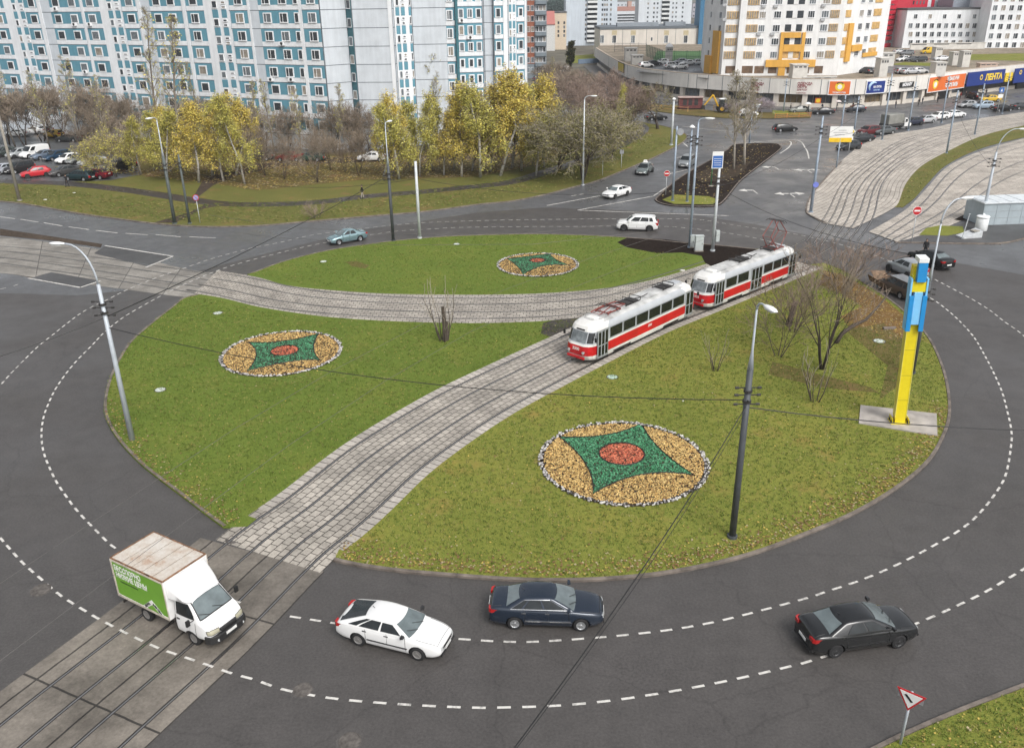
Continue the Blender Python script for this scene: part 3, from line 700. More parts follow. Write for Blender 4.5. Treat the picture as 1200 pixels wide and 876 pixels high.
CARS={
# L,W,H,wb,front overhang, top profile (x from front axle->… in car coords, x forward, 0 = mid wheelbase), cabin
'liftback':dict(L=4.63,W=1.71,H=1.43,wb=2.605,fo=.95,top=[(-2.38,.66),(-2.3,.92),(-2.0,1.0),(-1.0,1.0),(.75,.97),(1.0,.93),(1.75,.85),(2.12,.76),(2.25,.65)],cab=(-2.18,1.02,-.95,.30,.80,.545,.965)),
'sedan':dict(L=4.68,W=1.75,H=1.46,wb=2.70,fo=.92,top=[(-2.42,.66),(-2.36,.98),(-2.2,1.06),(-1.7,1.04),(.8,.97),(1.05,.94),(1.8,.85),(2.14,.77),(2.26,.66)],cab=(-1.83,1.10,-1.08,.22,.80,.55,.98)),
'sedan_b':dict(L=4.63,W=1.76,H=1.48,wb=2.70,fo=.95,top=[(-2.33,.66),(-2.27,1.0),(-2.1,1.08),(-1.6,1.06),(.8,.98),(1.05,.95),(1.85,.85),(2.18,.77),(2.3,.66)],cab=(-1.78,1.18,-.98,.28,.81,.56,.99)),
'small_sedan':dict(L=4.24,W=1.68,H=1.40,wb=2.44,fo=.86,top=[(-2.15,.6),(-2.1,.9),(-1.95,.97),(-1.5,.97),(.75,.92),(.95,.88),(1.65,.78),(1.96,.70),(2.07,.6)],cab=(-1.62,1.0,-.85,.18,.77,.53,.92)),
'suv':dict(L=4.53,W=1.84,H=1.67,wb=2.755,fo=.86,top=[(-2.22,.7),(-2.18,1.0),(-1.9,1.12),(.85,1.08),(1.1,1.05),(1.95,.95),(2.15,.82),(2.24,.6)],cab=(-2.12,1.12,-1.85,.42,.85,.66,1.07)),
'hatch':dict(L=4.2,W=1.74,H=1.52,wb=2.56,fo=.86,top=[(-2.0,.66),(-1.96,.95),(-1.75,1.0),(.8,.97),(1.05,.93),(1.75,.8),(2.0,.68),(2.12,.52)],cab=(-1.92,1.1,-1.45,.25,.8,.56,.96)),
'estate':dict(L=4.6,W=1.74,H=1.5,wb=2.66,fo=.9,top=[(-2.28,.66),(-2.25,.96),(-2.1,1.0),(.8,.97),(1.05,.93),(1.8,.8),(2.05,.68),(2.2,.52)],cab=(-2.2,1.1,-1.9,.25,.8,.57,.96)),
'van':dict(L=4.9,W=1.9,H=2.0,wb=3.0,fo=.9,top=[(-2.45,.7),(-2.4,1.1),(-2.2,1.15),(1.0,1.1),(1.3,1.06),(2.05,.92),(2.2,.8),(2.35,.55)],cab=(-2.4,1.5,-2.36,.75,.9,.82,1.1)),
}
def build_car(kind,col,label,group,glass=None,rim=None,metal=0.0,rough=.28,detail=2,chrome=False,trim=None,sidepanes=True,dirt=0.0,cat='car',name='car'):
    S=CARS[kind]; L,Wd,H,wb=S['L'],S['W'],S['H'],S['wb']; hw=Wd/2; pm=paint(col,metal,rough if detail<2 else .18,dirt,.15 if detail<2 else .75); gl=glass or GLASS
    xf=wb/2+S['fo']; xr=xf-L; wr=.315 if kind not in('suv','van') else .36
    t=thing(name,label,cat,(0,0,0),0,group)
    # ---- lower body
    xs=[xr,xr+.04,xr+.16,xr+.4,xr+.75]+[xr+.75+(L-1.5)*i/9 for i in range(1,9)]+[xf-.75,xf-.4,xf-.18,xf-.05,xf]
    b=MB(); rings=[]
    for i,x in enumerate(xs):
        n=(x-(xf+xr)/2)/(L/2); k=1-.12*abs(n)**3-.15*abs(n)**10
        if n<0: k=1-.07*abs(n)**3-.08*abs(n)**14
        w=hw*k; zt=lerp_pts(S['top'],x); e=max(0,1-min(x-xr,xf-x)/.35); zl=.165+.14*e
        sh=zt-.05
        if i in (0,len(xs)-1): zt-=.05; zl+=.07; w*=.97; sh=zt-.04
        half=[(0,zl),(w*.82,zl),(w*.955,zl+.06),(w*.995,zl+.3*(sh-zl)),(w,zl+.62*(sh-zl)),(w*.975,sh-.09),(w*.93,sh),(w*.85,zt),(w*.45,zt+.038),(0,zt+.052)]
        ring=[(x,y,z) for y,z in half]+[(x,-y,z) for y,z in half[-2:0:-1]]; rings.append(ring)
    nr=len(rings[0])
    for r_ in rings: b.v.extend(r_)
    for i in range(len(rings)-1):
        for k in range(nr): b.f.append((i*nr+k,i*nr+(k+1)%nr,(i+1)*nr+(k+1)%nr,(i+1)*nr+k)); b.m.append(0)
    b.f.append(tuple(range(nr-1,-1,-1))); b.m.append(0); b.f.append(tuple(range((len(rings)-1)*nr,len(rings)*nr))); b.m.append(0)
    tmp=b.build('tmp_body',[pm,BPL]); bm=bmesh.new(); bm.from_mesh(tmp.data); bmesh.ops.recalc_face_normals(bm,faces=bm.faces); bm.to_mesh(tmp.data); bm.free()
    ss=tmp.modifiers.new('s','SUBSURF'); ss.levels=ss.render_levels=2 if detail>1 else 1
    c=MB()
    for sx in (1,-1):
        for sy in (1,-1):
            c.disc((sx*wb/2,sy*(hw-.10),wr),(0,1,0),wr*1.17,.46,20,1)
    cut=c.build('tmp_cut',[pm,BPL]); bo=tmp.modifiers.new('b','BOOLEAN'); bo.object=cut; bo.operation='DIFFERENCE'; bo.solver='EXACT'
    me=eval_mesh(tmp,'body')
    if min(v.co.z for v in me.vertices)<.05:
        ss.levels=ss.render_levels=1; me=eval_mesh(tmp,'body')
    bpy.data.objects.remove(tmp); bpy.data.objects.remove(cut)
    me.polygons.foreach_set('use_smooth',[len(p.vertices)<5 and p.material_index==0 for p in me.polygons])
    # ---- cabin
    x0r,x0f,x1r,x1f,w0,w1,zb=S['cab']; NF,NC,NS=8,4,28
    def ring(tt,inset=0.0,zoff=None):
        q=tt if tt<=1 else 1
        sm=q**1.15; qq=q**1.28; xr_=x0r+(x1r-x0r)*qq; xf_=x0f+(x1f-x0f)*qq; w=w0+(w1-w0)*sm
        z=zb-.04+(H-.06-zb+.04)*(q**.92 if q>0 else 0)
        if tt>1:
            s=1-(tt-1)**1.0; xm=(xr_+xf_)/2; xr_=xm+(xr_-xm)*s; xf_=xm+(xf_-xm)*s; w*=s; z+=.06*(1-s*s)**.8
        rc=min(.16,w*.4); P=[]; bulge=.10*(1 if tt<=1 else max(0,2-tt))
        for i in range(NF+1):
            y=-(w-rc)+2*(w-rc)*i/NF; P.append((xf_+bulge*(1-(y/w)**2)-bulge*.25,y,z,'f'))
        def arc(cx,cy,a0,a1,tg):
            for i in range(1,NC): a=a0+(a1-a0)*i/NC; P.append((cx+rc*math.cos(a),cy+rc*math.sin(a),z,tg))
        yb=bulge*(1-((w-rc)/w)**2)-bulge*.25
        arc(xf_+yb-rc,w-rc,0,math.pi/2,'c')
        for i in range(NS+1): P.append((xf_+yb-rc+(xr_-yb+rc-xf_-yb+rc)*i/NS,w+.02*math.sin(math.pi*i/NS),z,'l'))
        arc(xr_-yb+rc,w-rc,math.pi/2,math.pi,'c')
        for i in range(NF+1):
            y=(w-rc)-2*(w-rc)*i/NF; P.append((xr_-bulge*(1-(y/w)**2)+bulge*.25,y,z,'r'))
        arc(xr_-yb+rc,-(w-rc),math.pi,1.5*math.pi,'c')
        for i in range(NS+1): P.append((xr_-yb+rc+(xf_+yb-rc-xr_+yb-rc)*i/NS,-w-.02*math.sin(math.pi*i/NS),z,'R'))
        arc(xf_+yb-rc,-(w-rc),1.5*math.pi,2*math.pi,'c')
        xm=(x0r+x0f)/2+.1; hf=(x0f-x0r)/2; dr=.095 if kind in('sedan','sedan_b','small_sedan','liftback') else .04
        return [(a_,b_,c_-dr*min(q,1)*((a_-xm)/hf)**2*1.6,d_) for a_,b_,c_,d_ in P]
    lv=[0,.08,.2,.4,.6,.8,.9,1.0,1.12,1.35,1.7,1.97]; RG=[ring(q) for q in lv]; nn=len(RG[0])
    cb=MB()
    for r_ in RG: cb.v.extend([p[:3] for p in r_])
    for i in range(len(RG)-1):
        for k in range(nn): cb.f.append((i*nn+k,i*nn+(k+1)%nn,(i+1)*nn+(k+1)%nn,(i+1)*nn+k)); cb.m.append(0)
    cb.f.append(tuple(range((len(RG)-1)*nn,len(RG)*nn))); cb.m.append(0)
    cme=cb.mesh('cab',[pm],True)
    bm=bmesh.new(); bm.from_mesh(me); bm.from_mesh(cme); bm.to_mesh(me); bm.free(); bpy.data.meshes.remove(cme)
    body=place(me,'body',t)
    iF=0; iL=NF+1+NC-1; iRr=iL+NS+1+NC-1; iR=iRr+NF+1+NC-1
    def panel(nm,k0,k1,lvs,mt,off=.012,shrink=0):
        g=MB(); rs=[ring(q) for q in lvs]; n=k1-k0+1
        for r_ in rs:
            cx=sum(p[0] for p in r_)/len(r_)
            for k in range(k0,k1+1):
                a=Vector(r_[(k-1)%nn][:3]); d=Vector(r_[(k+1)%nn][:3])-a; nv=Vector((d.y,-d.x,0)); nv.normalize()
                p=Vector(r_[k%nn][:3])+nv*off+Vector((0,0,off*.6)); g.v.append(tuple(p))
        for i in range(len(rs)-1):
            for k in range(n-1): g.f.append((i*n+k,i*n+k+1,(i+1)*n+k+1,(i+1)*n+k)); g.m.append(0)
        return g.build(nm,mt,t,True)
    wl=[.10,.3,.55,.8,.95]; sl_=[.16,.4,.65,.86]
    panel('windshield',iF-2,iF+NF+2,wl,GLASSL if glass is None and detail>1 else gl)
    if kind!='van' : panel('rear_window',iRr-2+1,iRr+NF+1,wl if kind in('sedan','sedan_b','small_sedan','liftback') else [.2,.4,.6,.85],GLASSL if kind in('sedan','sedan_b') and detail else gl)
    # doors: split around the B pillar
    def sidep(base,rev):
        a,bq,c_,d_=(2,11,12,21)
        segs=[(a,bq),(c_,d_)]+([(22,26)] if kind in('suv','estate','sedan','liftback') else [])
        if kind=='van': segs=[(1,7)]
        for s0,s1 in segs:
            k0,k1=(base+s0,base+s1) if not rev else (base+NS-s1,base+NS-s0)
            panel('side_window',k0,k1,sl_,gl)
    sidep(iL,False); sidep(iR,True)
    if chrome:
        for base in (iL,iR):
            r_=ring(.14); q=MB(); pts=[Vector((p[0],p[1]*1.012+.004*(1 if p[1]>0 else -1),p[2])) for p in r_[base+1:base+NS]]; r2=ring(.9); pt2=[Vector((p[0],p[1]*1.012,p[2])) for p in r2[base+2:base+NS-2]]
            q.tube(pts,.014,4); q.tube(pt2,.014,4); q.tube([pts[0],pt2[0]],.014,4); q.tube([pts[-1],pt2[-1]],.014,4); q.build('window_trim',CHROME,t)
    # ---- wheels
    ty,rm=wheel_mesh(wr,.21,rim or ALLOY)
    for sx in (1,-1):
        for sy in (1,-1):
            w_=thing('wheel',None,None,(sx*wb/2,sy*(hw-.125),wr),0 if sy>0 else math.pi); w_.parent=t
            place(ty,'tyre',w_); place(rm,'rim',w_)
    # ---- lights, bumpers, plates
    def onbody(x,dy): # half width at x
        n=(x-(xf+xr)/2)/(L/2); k=(1-.12*abs(n)**3-.15*abs(n)**10) if n>0 else (1-.07*abs(n)**3-.08*abs(n)**14); return hw*k
    zh=lerp_pts(S['top'],xf-.12)-.10; zt_=lerp_pts(S['top'],xr+.1)-.14
    for sy in (1,-1):
        h=MB(); y1=onbody(xf-.18,0)*.985; y0=y1-.36
        pts=[(xf-.42,y1+.006,zh+.05),(xf-.2,y1-.045,zh+.055),(xf-.03,y1-.16,zh+.02),(xf-.0,y0,zh),(xf+.012,y0,zh-.10),(xf+.0,y1-.15,zh-.11),(xf-.17,y1-.02,zh-.07),(xf-.40,y1+.012,zh-.03)]
        pts=[(x,y*sy,z) for x,y,z in pts]; c_=Vector((xf-.3,(y0+y1)/2*sy,zh)); 
        h.v=pts+[tuple(c_)]; f=tuple(range(8)); h.f=[tuple((i,(i+1)%8,8)) for i in range(8)]+[(0,1,6,7),(1,2,5,6),(2,3,4,5)]; h.m=[0]*len(h.f)
        h.build('headlight',HEADL,t)
        h=MB(); y1=onbody(xr+.12,0)*.985; y0=y1-.34; zz=zt_
        big=.13 if kind in('hatch','suv','estate','van') else 0
        pts=[(xr+.34,y1+.012,zz+.08+big),(xr+.1,y1-.012,zz+.09+big),(xr-.004,y1-.08,zz+.09+big),(xr-.016,y0,zz+.08),(xr-.018,y0,zz-.06),(xr-.01,y1-.08,zz-.08),(xr+.09,y1+.006,zz-.08),(xr+.3,y1+.02,zz-.02)]
        pts=[(x,y*sy,z) for x,y,z in pts]
        h.v=pts+[(xr+.25,(y0+y1)/2*sy,zz)]; h.f=[tuple((i,(i+1)%8,8)) for i in range(8)]+[(0,1,6,7),(1,2,5,6),(2,3,4,5)]; h.m=[0]*len(h.f)
        h.build('taillight',TAILL,t)
        mi=MB(); mx=x0f-.25; my=w0+.03
        mi.add([(mx-.06,sy*my,zb+.06),(mx-.06,sy*(my+.2),zb+.08),(mx-.06,sy*(my+.2),zb+.2),(mx-.06,sy*(my+.04),zb+.2),(mx+.08,sy*(my+.03),zb+.08),(mx+.06,sy*(my+.17),zb+.1),(mx+.05,sy*(my+.17),zb+.18),(mx+.06,sy*(my+.05),zb+.18)],[(0,1,2,3),(7,6,5,4),(0,4,5,1),(1,5,6,2),(2,6,7,3),(3,7,4,0)])
        mi.build('mirror',BPL if detail<2 or trim else pm,t)
    g=MB(); g.box(xf-.06,xf+.006,-.42,.42,zh-.14,zh-.03); g.build('grille',BPL,t)
    for x,s in ((xf+.004,1),(xr-.004,-1)):
        g=MB(); g.box(x-.02,x+.02,-hw*.72,hw*.72,.30,.40); g.build('bumper_strip',trim or BPL,t)
    for x,z,s in ((xf+.028,.40,1),(xr-.03,.52 if kind!='sedan' else .74,-1)):
        g=MB(); g.box(x-.008,x+.008,-.26,.26,z,z+.12); g.build('number_plate',PLATE,t)
    if detail>1:
        for sy in (1,-1):
            for q in range(2): # door handles and moulding
                g=MB(); xh=(-.02,-.98)[q]; g.box(xh-.09,xh+.09,sy*hw*.965-.02,sy*hw*.965+.02,zb-.14,zb-.105); g.build('door_handle',trim or (CHROME if chrome else pm),t)
            g=MB(); g.box(-wb/2+.42,wb/2-.42,sy*hw-.02,sy*hw+.012,.47,.515); g.build('side_moulding',CHROME if chrome else (trim or pm),t)
            for q,xs_ in enumerate((wb/2-.48,.02,-.93)):
                g=MB(); g.tube([(xs_,sy*(hw*.955),.30),(xs_,sy*(hw+.003),.52),(xs_-.01,sy*(hw*.985),.72),(xs_-.03,sy*(hw*.945),zb-.02)],.009,4); g.build('door_seam',BPL,t)
        from mathutils.bvhtree import BVHTree
        bv=BVHTree.FromPolygons([v.co for v in me.vertices],[tuple(p.vertices) for p in me.polygons])
        def drop(x,y):
            h=bv.ray_cast(Vector((x,y,3)),Vector((0,0,-1))); return (x,y,h[0].z+.003) if h[0] else (x,y,1)
        def seam(nm,P):
            g=MB(); g.tube([drop(*p) for p in P],.010,4); g.build(nm,BPL,t)
        xa,xb=x0f+.22,xf-.16
        for sy in (1,-1): seam('bonnet_seam',[(xa+(xb-xa)*i/8,sy*(hw*.80-.10*(i/8)**2)) for i in range(9)])
        seam('bonnet_seam',[(xb,hw*.69*(1-i/4)) for i in range(9)])
        if kind in('sedan','sedan_b','small_sedan'):
            for sy in (1,-1): seam('boot_seam',[(x0r-.05+(xr+.10-x0r)*i/5,sy*hw*.72) for i in range(6)])
        g=MB(); q=drop((x1r+x1f)/2-.55,0); g.tube([q,(q[0]-.10,0,q[2]+.09)],.012,5); g.build('aerial',BPL,t)
        for yy in (-.28,.22):
            g=MB(); g.tube([(x0f+.06-.0,yy+.1,zb+.02),(x0f-.22,yy-.28,zb+.18)],.012,4); g.build('wiper',BPL,t)
    return t
def put(t,px0,px1,px_side,hwid=None,z=.006):
    "place by the pixel positions of the rear and front wheel contact points on the side we see"
    a=at(*px0); b=at(*px1); d=(b-a); d.z=0; d.normalize(); l=Vector((-d.y,d.x,0)); s=1 if px_side=='R' else -1
    c=(a+b)/2+l*s*(hwid or .76); t.location=(c.x,c.y,z); t.rotation_euler.z=math.atan2(d.y,d.x); return t
WHITE=(.78,.78,.77); BLACK=(.010,.011,.012); NAVY=(.014,.024,.042); SILVER=(.42,.44,.45)
GR='cars driving round the tram circle'
put(build_car('liftback',WHITE,'white five-door liftback with dark rear glass near the tram crossing',GR,rim=mat('rim_grey',(.26,.25,.24),.5,.4),trim=BPL),(421.6,755.6),(489.6,772.7),'R')
put(build_car('sedan',NAVY,'dark navy saloon with chrome window trim driving right below the large flower bed',GR,chrome=True,metal=.3),(601.5,736),(682.5,738.5),'R')
put(build_car('sedan_b',BLACK,'black saloon driving right on the outer lane above the warning triangle',GR,rim=DRIM,chrome=False,metal=.2),(978,769),(1050,758),'R')
put(build_car('small_sedan',(.22,.33,.36),'small pale teal saloon driving left behind the upper lawn',GR,metal=.5),(424,282.5),(396,287.5),'L')
put(build_car('suv',WHITE,'white off-roader driving left in front of the dark soil bed',GR,rim=DRIM),(761,271.5),(731,270.5),'L')
put(build_car('liftback',(.80,.80,.79),'white sports saloon entering the circle from the far road',GR,rim=DRIM),(735.6,229),(719.5,233.5),'L')
t7=put(build_car('hatch',(.20,.235,.23),'grey green hatchback with a white roof sign coming down the far road',GR,metal=.5,glass=GLASS),(764.5,201),(757.5,206),'L')
rs=MB(); rs.box(-.55,-.05,-.32,.32,1.53,1.57); rs.add([(-.5,-.28,1.57),(-.1,-.28,1.57),(-.1,.28,1.57),(-.5,.28,1.57),(-.42,-.2,1.86),(-.18,-.2,1.86),(-.18,.2,1.86),(-.42,.2,1.86)],[(0,1,5,4),(1,2,6,5),(2,3,7,6),(3,0,4,7),(4,5,6,7)]); rs.build('roof_sign',mat('sign_white',(.8,.8,.78),.5),t7)
put(build_car('suv',(.36,.38,.39),'silver off-roader behind the lamp posts on the far road',GR,metal=.6,detail=1),(814,193),(807,197.5),'L')
put(build_car('estate',BLACK,'black estate car turning on the far junction beside the soil island',GR,rim=ALLOY,detail=1),(913,155),(931.5,154.3),'R')
ACC='cars stopped beside the yellow pylon'
put(build_car('sedan_b',BLACK,'black saloon with red tail lights stopped beyond the yellow pylon',ACC,detail=1),(1094.5,315.5),(1069,306),'L')
put(build_car('hatch',(.42,.45,.47),'silver hatchback half hidden by the yellow pylon between two stopped cars',ACC,metal=.5,detail=1),(1066,327.5),(1041,316.5),'L')
# battered brown vehicle with a load of scrap
BR=(.085,.065,.05)
tb=put(build_car('estate',BR,'battered brown car with grey roof and torn-open nose at the kerb',ACC,detail=1,dirt=1.0,rough=.6),(1055,350.5),(1031,339),'L')
q=MB(); q.box(-2.25,.55,-.62,.62,1.50,1.53,0); q.build('roof_skin',mat('roof_zinc',(.27,.28,.29),.45,.5,var=.25),tb,bevel=.01)
RUST=mat('rusty_panel',(.16,.105,.065),.8,var=.5,scale=2.5)
q=MB(); T=Matrix.Translation((2.3,.1,.75))@Matrix.Rotation(R(-38),4,'Y')@Matrix.Rotation(R(8),4,'X'); q.box(-.75,.75,-.8,.8,-.02,.02,0,T); q.build('bent_bonnet',RUST,tb,bevel=.01)
q=MB(); T=Matrix.Translation((1.6,1.0,.62))@Matrix.Rotation(R(62),4,'X')@Matrix.Rotation(R(7),4,'Z'); q.box(-1.1,1.1,-.35,.35,-.02,.02,0,T); q.build('torn_wing',RUST,tb,bevel=.01)
for i in range(9):
    q=MB(); r_=random.Random(60+i); p=Vector((r_.uniform(.8,2.3),r_.uniform(-.6,.7),.85+r_.uniform(0,.25))); d=Vector((r_.uniform(-1,1),r_.uniform(-1,1),r_.uniform(-.3,.5))).normalized()*r_.uniform(.25,.6)
    q.tube([p-d,p+d],.04,5); q.build('scrap_bar',RUST,tb)
# ------------------------------------------------------------------ parked and distant cars: one source per body type, copies with their own paint
SRC={}
def simple_car(kind,glass=GLASS):
    if kind in SRC: return SRC[kind]
    t=build_car(kind,(.5,.5,.5),'x','x',glass=glass,detail=0); SRC[kind]=t; t['_src']=1; return t
_used=set()
def parked(kind,px,py,head,col,label,group,metal=.3,z=0.0,cat='car',name='parked_car'):
    """head = heading in degrees, 0 = to the right of the picture, 90 = away"""
    s=simple_car(kind); c=copy_tree(s); c.name=name; del c['_src']
    p=at(px,py,z); c.location=(p.x,p.y,z+.006); c.rotation_euler.z=R(head); tag(c,label,cat,group)
    pm=paint(col,metal)
    for ch in c.children:
        if ch.name.split('.')[0] in('body','mirror') and ch.data.materials:
            ch.material_slots[0].link='OBJECT'; ch.material_slots[0].material=pm
    return c
LOT='cars in the left car park'
Z0=.1
parked('hatch',6,183,-125,(.06,.075,.07),'dark grey green hatchback at the left end of the back row of the car park',LOT,z=Z0)
parked('hatch',23,184,-125,SILVER,'silver hatchback beside the white van in the back row of the car park',LOT,z=Z0)
parked('van',41,184,-120,WHITE,'white van in the back row of the left car park',LOT,0,z=Z0,cat='van',name='parked_van')
parked('sedan',53,186,-122,(.16,.20,.26),'steel blue saloon just right of the white van in the car park',LOT,z=Z0)
parked('estate',67,187,-122,(.022,.055,.10),'dark blue estate car between the steel blue saloon and a white hatchback',LOT,z=Z0)
parked('hatch',81,190.5,-122,WHITE,'white hatchback in the middle of the back row of the car park',LOT,0,z=Z0)
parked('hatch',93.5,191,-122,(.20,.21,.20),'mid grey hatchback right of the white hatchback in the car park',LOT,z=Z0)
parked('sedan_b',109,193.5,-125,(.50,.52,.53),'silver white saloon at the right end of the back row by the yellow bush',LOT,z=Z0)
parked('sedan_b',5,203,-118,(.48,.51,.55),'pale silver saloon at the left end of the front row of the car park',LOT,z=Z0)
parked('suv',23.5,202,-118,(.035,.033,.035),'black off-roader left of the red car in the car park',LOT,z=Z0)
parked('hatch',43,207,-145,(.48,.018,.028),'bright red hatchback in the front row of the left car park',LOT,0,z=Z0)
parked('sedan',77,205,-130,(.085,.085,.085),'dark grey saloon in the front row, its nose toward the gap beside the red car',LOT,z=Z0)
parked('estate',94,211,165,(.020,.042,.048),'dark teal estate car in front of the burgundy car in the car park',LOT,z=Z0)
parked('sedan',113,209,165,(.16,.012,.025),'burgundy saloon at the right end of the front row of the car park',LOT,z=Z0)
parked('suv',143,199,-130,(.03,.03,.032),'black off-roader parked alone right of the burgundy car under the trees',LOT,z=Z0)
BK='cars parked under the trees by the apartment block'
parked('sedan',20,160,180,(.62,.63,.63),'white saloon at the far left behind the hedge above the car park',BK,0,z=Z0)
parked('sedan_b',41,157,180,WHITE,'white saloon behind the hedge above the white van',BK,0,z=Z0)
parked('hatch',51.5,156,160,(.55,.56,.56),'silver hatchback behind the white saloon above the hedge',BK,z=Z0)
parked('hatch',64,161,160,(.55,.36,.05),'small yellow car behind the hedge above the car park',BK,0,z=Z0)
parked('sedan',81,166,175,(.05,.055,.055),'dark saloon half hidden behind the thicket above the white hatchback',BK,z=Z0)
parked('suv',247,177.5,-60,WHITE,'white off-roader showing between two yellow birches',BK,0,z=Z0)
parked('sedan',305,187.5,175,(.045,.05,.06),'dark blue grey saloon on the yard track left of the red car',BK,z=Z0)
parked('sedan_b',340,188.5,175,(.24,.012,.016),'dark red saloon on the yard track under the bare thicket',BK,z=Z0)
parked('estate',364,188.5,178,(.03,.075,.06),'dark green estate car on the yard track right of the red saloon',BK,z=Z0)
parked('sedan_b',436,188.5,180,WHITE,'white saloon parked alone on the yard track left of the yellow birches',BK,0,z=Z0)
parked('hatch',656,158,60,(.45,.46,.47),'silver hatchback glimpsed between the willow and the birches',BK,z=Z0)
parked('sedan',652,164,60,(.03,.03,.03),'black saloon glimpsed beneath the willow branches',BK,z=Z0)
parked('suv',633,95,20,(.10,.11,.12),'grey off-roader parked below the red brick tower',BK,z=0)
parked('van',661,85,-120,WHITE,'white van parked behind the trees below the grey tower blocks',BK,0,z=0,cat='van',name='parked_van')
MS='cars on the street in front of the shops'
parked('sedan',769,141,15,BLACK,'black car behind the dark spreading tree at the far junction',MS)
parked('hatch',876,136,0,WHITE,'white hatchback behind the bare trees of the soil island',MS,0)
parked('sedan',937,132,180,(.25,.26,.24),'grey saloon parked by the shop front left of the people with umbrellas',MS)
parked('sedan_b',964,134,178,(.02,.022,.026),'black saloon in front of the orange shop sign',MS)
parked('hatch',1002,131,178,(.028,.035,.045),'dark blue hatchback on the street below the round blue sign',MS)
parked('sedan',1008,166,195,(.03,.034,.04),'black saloon first in the row parked beside the tram yard',MS)
parked('suv',1017,158,205,(.13,.02,.025),'maroon off-roader second in the row parked beside the tram yard',MS,z=0)
parked('sedan_b',1035,157,200,(.10,.11,.115),'grey saloon parked before the grey tarpaulin truck',MS)
parked('hatch',1069,146.5,200,(.03,.035,.06),'dark blue hatchback parked behind the grey tarpaulin truck',MS)
parked('sedan',1083,144,200,(.50,.51,.52),'silver saloon parked left of the white estate beside the tram yard',MS)
parked('estate',1099,140,200,WHITE,'white estate car in the parked row beside the tram yard',MS,0)
parked('sedan',1119,137.5,20,(.74,.75,.75),'white saloon at the right end of the parked row beside the tram yard',MS,0)
parked('hatch',1133,126,195,(.36,.37,.38),'silver hatchback on the street below the large orange sign',MS)
parked('suv',1151,127.5,190,(.34,.42,.50),'pale blue off-roader right of the silver hatchback on the shop street',MS)
parked('sedan_b',1174,130.5,10,BLACK,'black saloon on the shop street below the yellow taxi',MS)
parked('sedan',1197,128,10,(.04,.045,.05),'dark saloon at the right picture edge on the shop street',MS)
tx=parked('sedan_b',1160,119,185,(.62,.40,.03),'yellow taxi in front of the blue supermarket sign',MS,0)
parked('suv',1140,116,100,(.02,.02,.022),'black off-roader in the dark entrance under the blue supermarket sign',MS)
parked('hatch',994,175,200,(.04,.045,.05),'dark hatchback behind the white and yellow board',MS)

# ------------------------------------------------------------------ trams
TW=mat('tram_white',(.72,.71,.68),.4,var=.15,scale=.9,coat=.3); TR=mat('tram_red',(.50,.008,.014),.36,var=.2,scale=.9,coat=.3)
TG=mat('tram_grey',(.44,.46,.48),.45,.1,var=.10,scale=1.2); TRF=mat('tram_roof',(.46,.46,.45),.65,var=.35,scale=1.3); TFR=mat('tram_frame',(.30,.32,.33),.4,.3)
TGL=mat('tram_glass',(.012,.014,.015),.08,var=.3,spec=.7); TGL2=mat('tram_glass_pale',(.16,.18,.19),.1,var=.5,scale=2,spec=.7)
UND=mat('tram_underframe',(.030,.026,.023),.85,var=.3); RACK=mat('roof_rack_dark',(.035,.033,.032),.6); PANR=mat('pantograph_red',(.22,.05,.04),.6); GUM=mat('rubber_black',(.012,.012,.012),.7)
FONTB=None
def text_mesh(s,size,name,m,align='CENTER',bold=0.0,extr=.004,sx=1.0):
    cu=bpy.data.curves.new('txt','FONT'); cu.body=s; cu.size=size; cu.align_x=align; cu.align_y='CENTER'; cu.extrude=extr; cu.offset=bold; cu.space_line=.85
    o=bpy.data.objects.new('txt',cu); COL.objects.link(o); me=eval_mesh(o,name); bpy.data.objects.remove(o)
    if sx!=1.0:
        for v in me.vertices: v.co.x*=sx
    me.materials.clear(); me.materials.append(m); return me
def put_text(s,size,name,m,parent,loc,face,bold=0.0,sx=1.0,roll=0.0,align='CENTER'):
    """face: outward unit normal (parent space); text reads upright"""
    me=text_mesh(s,size,name,m,align,bold,sx=sx); o=place(me,name,parent); n=Vector(face).normalized(); up=Vector((0,0,1)); r_=up.cross(n); r_.normalize(); up=n.cross(r_)
    M_=Matrix((( r_.x,up.x,n.x),(r_.y,up.y,n.y),(r_.z,up.z,n.z))).to_4x4()@Matrix.Rotation(roll,4,'Z'); M_.translation=Vector(loc); o.matrix_basis=M_; return o
HWT,HL=1.24,7.0
def tram_outline(z,l,w):
    "closed plan outline (x fore-aft, cab end at +x), tapering ends"
    P=[]; X=[-l,-l+.05,-l+.18,-l+.45,-l+.9,-l+1.5]; xs=X+[ -l+1.5+(2*l-3)*i/10 for i in range(1,10)]+[-x for x in reversed(X)]
    def wy(x):
        d=l-abs(x)
        return w*(1-.22*max(0,1-d/1.5)**1.6)*(1-.42*max(0,1-d/.5)**3)
    up=[(x,wy(x)) for x in xs]
    return [(x,y,z) for x,y in up]+[(x,-y,z) for x,y in reversed(up)]
